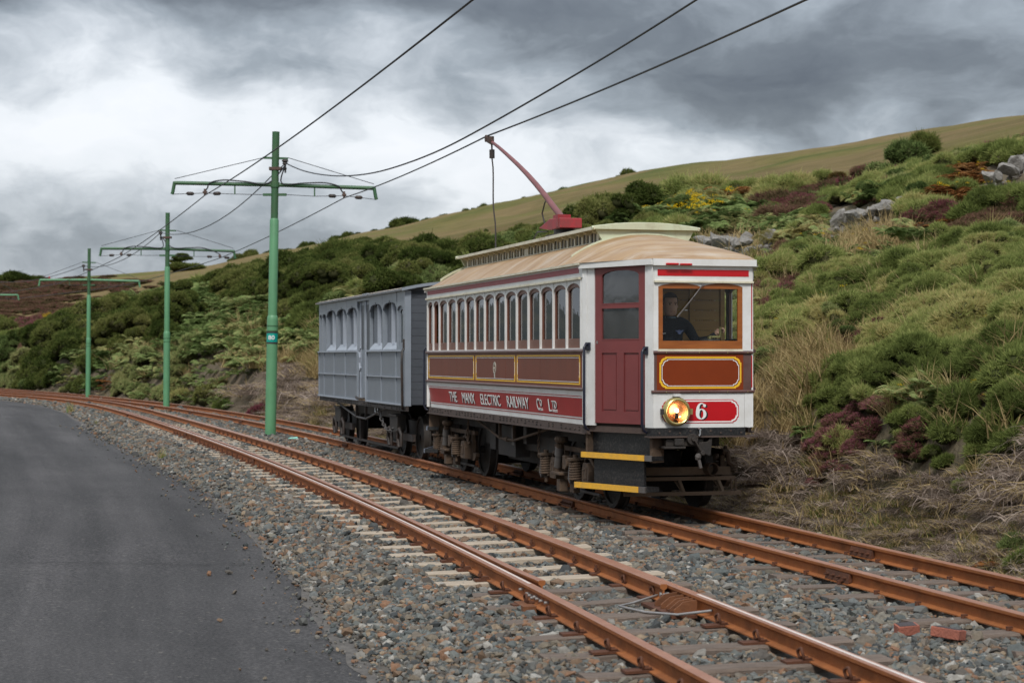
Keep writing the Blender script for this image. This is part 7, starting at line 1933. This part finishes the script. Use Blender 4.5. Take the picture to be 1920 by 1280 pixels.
def plant_bank():
    zones = ((9.0, 19.0, -1, 12, 105, 0.10, 0.6), (19.0, 34.0, -3, 14, 58, 0.13, 0.8), (34.0, 60.0, -14, 20, 22.0, 0.21, 1.25), (60.0, 100.0, -32, 20, 8.2, 0.33, 2.1), (100.0, 142.0, -44, 10, 4.2, 0.44, 2.8))
    for zi, (ya, yb, xa, xb, dens, r, cell) in enumerate(zones):
        n = int((yb - ya) * (xb - xa) * dens); y = RNG.uniform(ya, yb, n); x = RNG.uniform(xa, xb, n)
        ok = (np.abs(x / y) < 0.295) & (toe_dist(x, y) > 0.1) & (y < crest_y(x, y) + RNG.uniform(-3, 1.5, n)); x, y = x[ok], y[ok]
        wx = x + (fbm(x, y, cell * 0.6, 5) - 0.5) * cell * 0.7; wy = y * 0.75 + (fbm(x, y, cell * 0.6, 8) - 0.5) * cell * 0.7
        f1, f2, cx, cy, h = worley(wx, wy, cell, 200 + zi)
        gap = (f2 - f1) / cell
        ok = (gap > 0.10) | (RNG.uniform(0, 1, len(x)) < 0.2); x, y, f1, cx, cy, h, gap = x[ok], y[ok], f1[ok], cx[ok], cy[ok], h[ok], gap[ok]
        # each mound is of one kind; a few strays
        k = kinds_at(cx, np.clip(cy / 0.75, 6, 145), h[:, 2])[0]; k2, px, py, d, z = kinds_at(x, y)
        stray = RNG.uniform(0, 1, len(x)) < 0.2; k = np.where(stray | (k == 7) | (k2 == 7) | (k == 6) | (k2 == 6), k2, k)
        flat = np.zeros(len(k), bool)
        for q in WALLS:
            col = (px > q[0]) & (px < q[1]); k = np.where(col & (py > q[2]) & (py < q[3]), 99, k); f = col & (py >= q[3]) & (py < q[4]); k = np.where(f, 3, k); flat |= f
        n = len(x); s = r * np.exp(RNG.normal(0, 0.25, n)); rz = RNG.uniform(0, 6.283, n); tint = (h[:, 1] - 0.42) * 0.62
        dome = np.clip(1 - (f1 / (0.72 * cell)) ** 2, 0, 1) * np.clip(gap / 0.25, 0, 1)
        low = np.array([1.0, 1.35, 0.8, 0.45, 0.4, 0.45, 0.2, 0.1] + [0] * 92)[k]
        z = z + dome * cell * 0.46 * (0.25 + 1.0 * h[:, 0]) * low * np.clip(d / 1.5, 0.15, 1) * np.clip((crest_y(x, y) - y) / 26, 0.12, 1)
        z = np.where(flat, terrain_z(x, y), z); s = np.where(flat, s * 0.6, s)
        for i in range(n):
            kk = k[i]; p = (x[i], y[i], z[i]); R3 = (RNG.normal(0, 0.25), RNG.normal(0, 0.25), rz[i]); t = tint[i]
            if kk == 0: STORE['gorse'].append((p, R3, (s[i] * 1.15, s[i] * 1.15, s[i] * 1.1), int(RNG.integers(0, 4)), t))
            elif kk == 1: STORE['gorse'].append((p, R3, (s[i] * 1.3, s[i] * 1.3, s[i] * 1.25), 4 + int(RNG.integers(0, 2)), t))
            elif kk == 2: STORE['fine'].append((p, R3, (s[i] * 1.3, s[i] * 1.3, s[i] * 1.25), int(RNG.integers(0, 3)), t))
            elif kk == 3:
                for _ in range(2): STORE['bracken'].append(((p[0] + RNG.normal(0, s[i] * 0.7), p[1] + RNG.normal(0, s[i] * 0.7), p[2] + s[i] * RNG.uniform(0, 0.35)), (RNG.normal(0, 0.2), RNG.normal(0, 0.2), RNG.uniform(0, 6.28)), (s[i] * RNG.uniform(0.8, 1.5),) * 3, int(RNG.integers(0, 3)), t))
            elif kk == 4: STORE['brown'].append((p, (0, 0, rz[i]), (s[i] * 1.5,) * 3, int(RNG.integers(0, 2)), t))
            elif kk == 5: STORE['heather'].append((p, (0, 0, rz[i]), (s[i] * 1.2, s[i] * 1.2, s[i] * 0.95), min(2, int(h[i, 0] * 3.6)), t))
    # finer grass near the toe
    for ya, yb, xa, xb, dens, r in ((9, 19, -1, 11, 62, 0.62), (19, 34, -3, 11, 34, 0.78), (34, 62, -13, 8, 20, 1.05), (62, 100, -30, 0, 3.6, 1.4)):
        n = int((yb - ya) * (xb - xa) * dens); y = RNG.uniform(ya, yb, n); x = RNG.uniform(xa, xb, n)
        ok = (np.abs(x / y) < 0.295) & (toe_dist(x, y) > -0.05) & (toe_dist(x, y) < 9); x, y = x[ok], y[ok]
        k, px, py, d, z = kinds_at(x, y); gx, gy = tilt(x, y); n = len(x); s = r * np.exp(RNG.normal(0, 0.2, n)); down = np.arctan2(-gy, -gx) + RNG.normal(0, 0.5, n)
        lowg = fbm(x, y, 1.7, 41)
        for i in range(n):
            p = (x[i], y[i], z[i] - 0.02)
            if k[i] == 7 and lowg[i] < 0.22 and d[i] > 0.3 and y[i] < 30: continue
            if d[i] < 0.55:
                q = RNG.uniform()
                if lowg[i] > 0.56 and q < 0.5: STORE['green'].append((p, (0, 0, down[i]), (s[i],) * 3, int(RNG.integers(0, 2))))
                else: STORE['dead'].append((p, (0, 0, down[i]), (s[i] * 0.55, s[i] * 0.55, s[i] * 0.3), int(RNG.integers(0, 3))))
            elif k[i] == 7: STORE['dead'].append((p, (0, 0, down[i]), (s[i], s[i], s[i] * 0.8), int(RNG.integers(0, 3))))
            elif k[i] == 6: STORE['tan'].append((p, (0, 0, down[i]), (s[i],) * 3, int(RNG.integers(0, 3))))
            elif RNG.uniform() < 0.07: STORE['tan'].append((p, (0, 0, down[i]), (s[i] * 1.1,) * 3, int(RNG.integers(0, 3))))
    # thin litter of dead grass and short green tufts on the level strip beside the far rail
    for ya, yb, xa, xb, dens, r in ((9, 19, -1, 6, 150, 0.36), (19, 34, -3, 5, 70, 0.5), (34, 62, -13, 2, 22, 0.75)):
        n = int((yb - ya) * (xb - xa) * dens); y = RNG.uniform(ya, yb, n); x = RNG.uniform(xa, xb, n); d = toe_dist(x, y)
        ok = (np.abs(x / y) < 0.295) & (d > -0.32 + RNG.uniform(0, 0.25, n)) & (d < 0.75); x, y, d = x[ok], y[ok], d[ok]; z = np.where(d > 0.0, terrain_z(x, y), np.maximum(bed_z(x, y), -0.24)); lg = fbm(x, y, 1.3, 47)
        for i in range(len(x)):
            s = r * math.exp(RNG.normal(0, 0.25)); key = 'green' if (lg[i] > 0.6 and RNG.uniform() < 0.4) else 'dead'
            STORE[key].append(((x[i], y[i], z[i] - 0.01), (0, 0, RNG.uniform(0, 6.28)), (s, s, s * (0.5 if key == 'dead' else 0.8)), int(RNG.integers(0, 2))))
    # heather and grass of the upper left slope; scrub on the open hill
    def sprinkle(cx, cy, rx, ry, n, key, size, nk, zs=1.0):
        for _ in range(n):
            a, b = RNG.normal(0, 0.5, 2); p = hit(cx + rx * a, cy + ry * b)
            s = size * p.y * math.exp(RNG.normal(0, 0.25)); STORE[key].append((tuple(p), (0, 0, RNG.uniform(0, 6.28)), (s, s, s * zs), int(RNG.integers(0, nk))))
    sprinkle(50, 565, 130, 42, 420, 'heather', 0.0040, 2, 0.4); sprinkle(160, 536, 200, 14, 130, 'heather', 0.004, 2, 0.4)
    sprinkle(1560, 372, 200, 14, 60, 'heather', 0.006, 3, 0.6)
    for cx, cy, rx, ry, n in ((1240, 388, 75, 12, 70), (1285, 384, 40, 8, 40), (1215, 398, 40, 8, 30), (1310, 405, 40, 10, 18), (1480, 590, 30, 18, 22), (1455, 612, 22, 14, 16), (1560, 600, 60, 40, 26), (1700, 560, 160, 90, 46), (1880, 610, 40, 60, 24), (1600, 470, 90, 40, 18), (130, 566, 5, 2, 4), (172, 565, 4, 2, 2), (232, 546, 6, 3, 4), (22, 600, 6, 2, 2), (225, 635, 5, 3, 6), (205, 630, 14, 4, 6), (760, 520, 20, 5, 14), (1790, 330, 80, 16, 12), (1830, 360, 50, 20, 14), (1620, 700, 140, 50, 18), (80, 605, 10, 4, 6), (1850, 700, 60, 50, 14)):
        for _ in range(n):
            a, b = RNG.normal(0, 0.62, 2); p = hit(cx + rx * a * 1.3, cy + ry * b * 1.4); s = 0.0019 * p.y * math.exp(RNG.normal(0, 0.35)) * (0.55 if cx > 1440 else 0.6 if cx < 300 else 1.0) + 0.01
            if p.y > float(crest_y(np.array([p.x]), np.array([p.y]))[0]) - 2: continue
            STORE['flower'].append((tuple(p + Vector((0, -0.15, 0.0032 * p.y + 0.1))), (0, 0, RNG.uniform(0, 6.28)), (s, s, s), int(RNG.integers(0, 2))))


plant_bank()
for key, tm, nm, lb, ct in (('gorse', GORSE, 'gorse_cover', 'dense dark green gorse covering the hillside', 'gorse'), ('fine', FINE, 'low_gorse_cover', 'low fine-leaved green gorse on the near bank', 'gorse'), ('heather', HEATH, 'heather_cover', 'pink and brown heather patches on the slope', 'heather'), ('bracken', FERN, 'bracken_cover', 'pale green bracken fronds across the slope', 'bracken'), ('brown', FERNB, 'dead_bracken_cover', 'orange-brown dead bracken among the gorse', 'bracken'), ('tan', TAN, 'dry_grass', 'long tan dry grass on the lower bank', 'grass'), ('dead', DEAD, 'dead_grass', 'matted grey-brown dead grass hanging over the foot of the bank', 'grass'), ('green', GREENT, 'grass_tufts', 'short yellow-green grass beside the far rail', 'grass'), ('flower', FLOW, 'gorse_flowers', 'scattered yellow gorse flowers on the bank', 'flowers')):
    S = STORE[key]
    scatter(nm, [s[0] for s in S], [s[1] for s in S], [s[2] for s in S], [s[3] for s in S], tm, lb, ct, [(s[4] if len(s) > 4 else 0.0) for s in S])
# ------------------------------------------------------------------ single bushes, tree, dry stone walls, weeds
M['bark'] = paint('bark', (0.09, 0.065, 0.045), 0.9, (0.05, 0.038, 0.028), 8, 0.8, bump=0.6, bscale=30)
M['rock'] = paint('lichened_rock', (0.25, 0.235, 0.215), 0.92, (0.11, 0.10, 0.09), 1.6, 1.0, bump=1.0, bscale=5, dirt=(0.38, 0.37, 0.345), dscale=2.2, damt=0.75)
M['dead_bush'] = leafy('dead_gorse', ((0.1, (0.13, 0.075, 0.04)), (0.5, (0.22, 0.135, 0.085)), (1.0, (0.30, 0.20, 0.14))), 0.15)
M['olive_bush'] = leafy('browning_gorse', ((0.1, (0.07, 0.05, 0.018)), (0.5, (0.12, 0.085, 0.03)), (1.0, (0.16, 0.12, 0.04))), 0.15)


def bush(label, px, py, wpx, hpx, seed, leaf, n=1200, L=0.19, W=0.032, lobes=9, lift=0.0):
    b = hit(px, py); w = wpx / F_PX * b.y / 2; h = hpx / F_PX * b.y
    t = thing('bush', label, 'bush', b, random.uniform(0, 6), 'bushes on the hillside')
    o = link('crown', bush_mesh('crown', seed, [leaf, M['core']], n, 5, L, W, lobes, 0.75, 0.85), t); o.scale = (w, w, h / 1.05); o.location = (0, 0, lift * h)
    g = MB()
    for k in range(4):
        a = k * 1.6 + 0.4; g.tube([(0.04 * math.cos(a), 0.04 * math.sin(a), -0.1), (w * 0.2 * math.cos(a), w * 0.2 * math.sin(a), h * 0.3), (w * 0.4 * math.cos(a), w * 0.4 * math.sin(a), h * 0.6)], [0.05, 0.035, 0.015], n=6)
    g.build('stem', M['bark'], t)
    return t


bush('round dark green bush standing on the right skyline above the stone wall', 1730, 290, 64, 42, 301, M['gorse_dark'], 1300, 0.19, 0.034, 6, 0.22)
bush('low dark bush just left of and below the skyline bush', 1698, 293, 26, 14, 302, M['gorse_dark'], 700)
bush('bright green rounded shrub above the tram roof beside yellow gorse', 1232, 386, 130, 40, 303, M['fresh_leaf'], 2200, 0.10, 0.014, 10)
bush('broad dark bush in front of the grass field left of the tram', 640, 492, 130, 52, 304, M['gorse_dark'], 2200, 0.16, 0.026, 11)
bush('dark bush at the edge of the grass field nearer the tram', 835, 495, 110, 46, 305, M['gorse_dark'], 2000, 0.16, 0.026, 10)
bush('mid green bush between the two dark bushes left of the tram', 745, 500, 90, 34, 306, M['gorse'], 1600, 0.16, 0.026, 10)
bush('dead pinkish-brown gorse bush low on the left slope', 52, 672, 52, 54, 307, M['dead_bush'], 2400, 0.07, 0.012, 9)
bush('olive-brown gorse bush behind the dead brown one', 72, 640, 44, 42, 308, M['olive_bush'], 1800, 0.08, 0.013, 8)
bush('small dead brown bush right of the leftmost pole', 248, 594, 34, 22, 309, M['dead_bush'], 1100, 0.08, 0.014, 7)
bush('brownish gorse bush just left of the small dead bush', 212, 598, 44, 30, 310, M['olive_bush'], 1300, 0.08, 0.013, 8)
bush('dark evergreen mound on the far left skyline', 25, 528, 72, 20, 311, M['gorse_dark'], 1500, 0.16, 0.026, 9)
bush('smaller dark mound beside the red marker on the left skyline', 68, 527, 36, 13, 312, M['gorse_dark'], 900, 0.16, 0.026, 7)
bush('dark shrub at the foot of the skyline pine', 350, 506, 70, 16, 313, M['gorse_dark'], 1200, 0.16, 0.026, 8)
bush('grey-green shrub in the middle of the grass field edge', 1570, 336, 40, 16, 314, M['olive_bush'], 1000)
bush('dark green shrub right of the grey-green one at the field edge', 1617, 330, 32, 15, 315, M['gorse_dark'], 900)
bush('dark bush on the field edge above the tram front', 1330, 362, 60, 30, 316, M['gorse_dark'], 1400, 0.16, 0.026, 8)
bush('low row of dark scrub at the lower edge of the field', 1450, 358, 70, 22, 317, M['gorse_dark'], 1400, 0.16, 0.026, 9)
bush('small solitary dark shrub in the grass field above the trolley', 1172, 378, 14, 10, 318, M['gorse_dark'], 500)
bush('tiny round shrub in the grass field left of the trolley rope', 912, 435, 9, 7, 319, M['gorse_dark'], 400)

# pine on the left skyline: bent trunk, limbs, flat needle clumps
pb = hit(335, 506); sc = pb.y / F_PX
pine = thing('pine_tree', 'small wind-bent pine on the left skyline behind the second pole', 'tree', pb)
g = MB(); T = [(0, 0, -0.2), (1 * sc, 0, 8 * sc), (3 * sc, 0, 16 * sc), (7 * sc, 0, 24 * sc)]; g.tube(T, [1.2 * sc, 1.0 * sc, 0.8 * sc, 0.5 * sc], n=8)
tips = [(-12, 14, 1), (-6, 20, -1), (2, 26, 1), (12, 26, -1), (18, 20, 1), (8, 18, -2), (-2, 15, 2)]
for a, b2, c in tips: g.tube([(1.5 * sc, 0, 9 * sc), ((a * 0.5 + 2) * sc, c * sc, (b2 * 0.6 + 3) * sc), (a * sc, c * 2 * sc, b2 * sc)], [0.6 * sc, 0.45 * sc, 0.2 * sc], n=6)
g.build('trunk', M['bark'], pine)
for i, (a, b2, c) in enumerate(tips):
    o = link('needle_clump', bush_mesh('needle_clump', 330 + i, [M['gorse_dark'], M['core']], 420, 5, 0.30, 0.04, 6, 0.8, 0.8), pine); o.location = (a * sc, c * 2 * sc, b2 * sc); o.scale = (8.5 * sc, 8.5 * sc, 6.0 * sc)

# red marker on the skyline
rb = hit(92, 524); g = MB(); g.tube([(0, 0, -0.1), (0, 0, 0.12)], 0.02, n=6); g.lathe([(0.05, 0.1), (0.12, 0.15), (0.12, 0.28), (0.02, 0.42)], (0, 0, 0), (0, 0, 1), 10)
o = g.build('marker_post', M['red_flag']); o.location = rb; tag(o, 'tiny red marker post on the left skyline', 'marker')

# scrub along the far ridge
P = []; S = []
for px in np.concatenate([RNG.uniform(430, 600, 50), RNG.uniform(690, 1260, 190), RNG.uniform(1060, 1200, 30), RNG.uniform(560, 700, 20)]):
    yp = float(np.interp(px, SKY_PX, SKY_Y)); a = (px - 960) / F_PX; d = float(np.interp(px, CR_PX, CR_Y2)) - RNG.uniform(0, 3)
    x = a * d; P.append((x, d, float(terrain_z(x, d)) - 0.05)); s = 0.42 * math.exp(RNG.normal(0, 0.4)); S.append((s * 1.3, s * 1.3, s * (1.5 if RNG.uniform() < 0.3 else 0.9)))
scatter('ridge_scrub', P, [(0, 0, RNG.uniform(0, 6.28)) for _ in P], S, RNG.integers(4, 6, len(P)), GORSE, 'row of small dark scrub along the far ridge line', 'scrub')


# dry stone walls, each stone its own piece
import bmesh


def rock_mesh(seed):
    r = np.random.default_rng(seed); bm = bmesh.new(); bmesh.ops.create_icosphere(bm, subdivisions=2, radius=1.0)
    for _ in range(9):
        n = Vector(r.normal(size=3)).normalized(); d = r.uniform(0.35, 0.7)
        for v in bm.verts:
            k = v.co.dot(n)
            if k > d: v.co -= n * (k - d)
    for v in bm.verts: v.co *= 1 + 0.05 * r.normal()
    me = bpy.data.meshes.new('stone'); bm.to_mesh(me); bm.free(); me.materials.append(M['rock']); return me


ROCKS = [rock_mesh(500 + i) for i in range(7)]


def wall(label, pts, n, size, rows=2, small=0.55, top=None):
    """pts: picture points along the wall foot"""
    H = [hit(*p) for p in pts]; t = thing('dry_stone_wall', label, 'wall', H[0], 0, 'tumbled dry stone walls on the slope'); r = random.Random(int(pts[0][0]))
    L = [0]
    for a, b in zip(H[:-1], H[1:]): L.append(L[-1] + (b - a).length)
    for row in range(rows):
        m = n if row == rows - 1 else int(n * 1.7)
        for i in range(m):
            s = L[-1] * (i + 0.5 + r.uniform(-0.3, 0.3)) / m; k = max(j for j in range(len(L)) if L[j] <= s) if s < L[-1] else len(L) - 2; k = min(k, len(H) - 2)
            p = H[k].lerp(H[k + 1], (s - L[k]) / max(L[k + 1] - L[k], 1e-6)); sz = size * p.y / F_PX * (1.0 if row == rows - 1 else small) * r.uniform(0.75, 1.3)
            o = link('stone', r.choice(ROCKS), t)
            o.location = p - H[0] + Vector((r.uniform(-0.3, 0.3) * sz, r.uniform(-0.8, 0.4) * sz, (row * small * 1.5 * size * p.y / F_PX) * r.uniform(0.9, 1.1) + sz * 0.5))
            o.rotation_euler = (r.uniform(-0.5, 0.5), r.uniform(-0.5, 0.5), r.uniform(0, 6.28)); o.scale = (sz * r.uniform(0.9, 1.4), sz * 0.9, sz * r.uniform(0.75, 1.15))


wall('tumbled grey stone wall stub in the middle of the right slope', [(1553, 452), (1600, 444), (1650, 430), (1688, 408)], 11, 17, 3)
wall('low grey stone wall stub directly right of the tram roof', [(1305, 486), (1350, 490), (1400, 488), (1455, 474)], 12, 16, 3)
wall('jagged grey stone wall stub at the right edge of the slope', [(1840, 364), (1870, 356), (1900, 336), (1935, 318)], 7, 18, 2)
for (px, py, s, lb, sd) in ((855, 505, 15, 'pale boulder half hidden in gorse just left of the tram roof', 1), (762, 530, 15, 'grey boulder in gorse above the grey trailer', 2), (1468, 452, 6, 'small upright stone by the low wall stub', 3)):
    p = hit(px, py); o = link('boulder', ROCKS[sd]); k = s * p.y / F_PX; o.location = p + Vector((0, 0, 0.3 * k)); o.scale = (k * 1.6, k, k * (0.75 if sd < 3 else 1.8)); o.rotation_euler = (0.2, 0.1, 0.4 * sd); tag(o, lb, 'boulder', 'boulders in the gorse')


# weeds
def weed(label, loc, me, s, name='weed', cat='plant'):
    o = link(name, me); o.location = loc; o.scale = (s, s, s); o.rotation_euler = (0, 0, random.uniform(0, 6)); tag(o, label, cat); return o


wl = tuft_mesh('weed', 400, [M['fresh_leaf'], M['grass_tan']], 60, 0.45, 0.012, (0, 0), 0.6, 0.3, 0.05)
for px, py, s, lb in ((133, 777, 0.9, 'rusty green weed tuft on the road edge at the far left'), (304, 858, 0.55, 'small light green weed on the ballast shoulder near the road'), (180, 798, 0.4, 'tiny weed on the ballast between the two larger tufts')):
    z = -0.15; d = (CAM_H - z) * F_PX / (py - HOR); x = (px - 960) / F_PX * d; weed(lb, (x, d, float(bed_z(x, d))), wl, s)
for px, py, s, me, lb in ((1910, 1064, 0.14, bush_mesh('weed', 401, [M['low_gorse'], M['core']], 500, 4, 0.3, 0.06, 5), 'fresh green weed at the foot of the bank by the right edge'), (1862, 1066, 0.26, FERNB[0], 'clump of rusty dead bracken beside the far rail at right'), (490, 778, 1.0, bush_mesh('heather', 402, [M['heather_pink'], M['core'], M['heather_pink']], 900, 4, 0.16, 0.02, 8, 0.5, 0.5), 'crimson heather clump behind the nearest pole'), (1908, 1030, 0.16, bush_mesh('weed', 403, [M['gorse'], M['core']], 700, 5, 0.2, 0.03, 5), 'dark green sprig higher up at the right edge of the bank'), (1385, 880, 0.16, FERN[0], 'small bright green fern beside the tram coupling')):
    p = hit(px, py); weed(lb, p, me, s if px != 490 else 0.36 * p.y / 45 * 1.0)
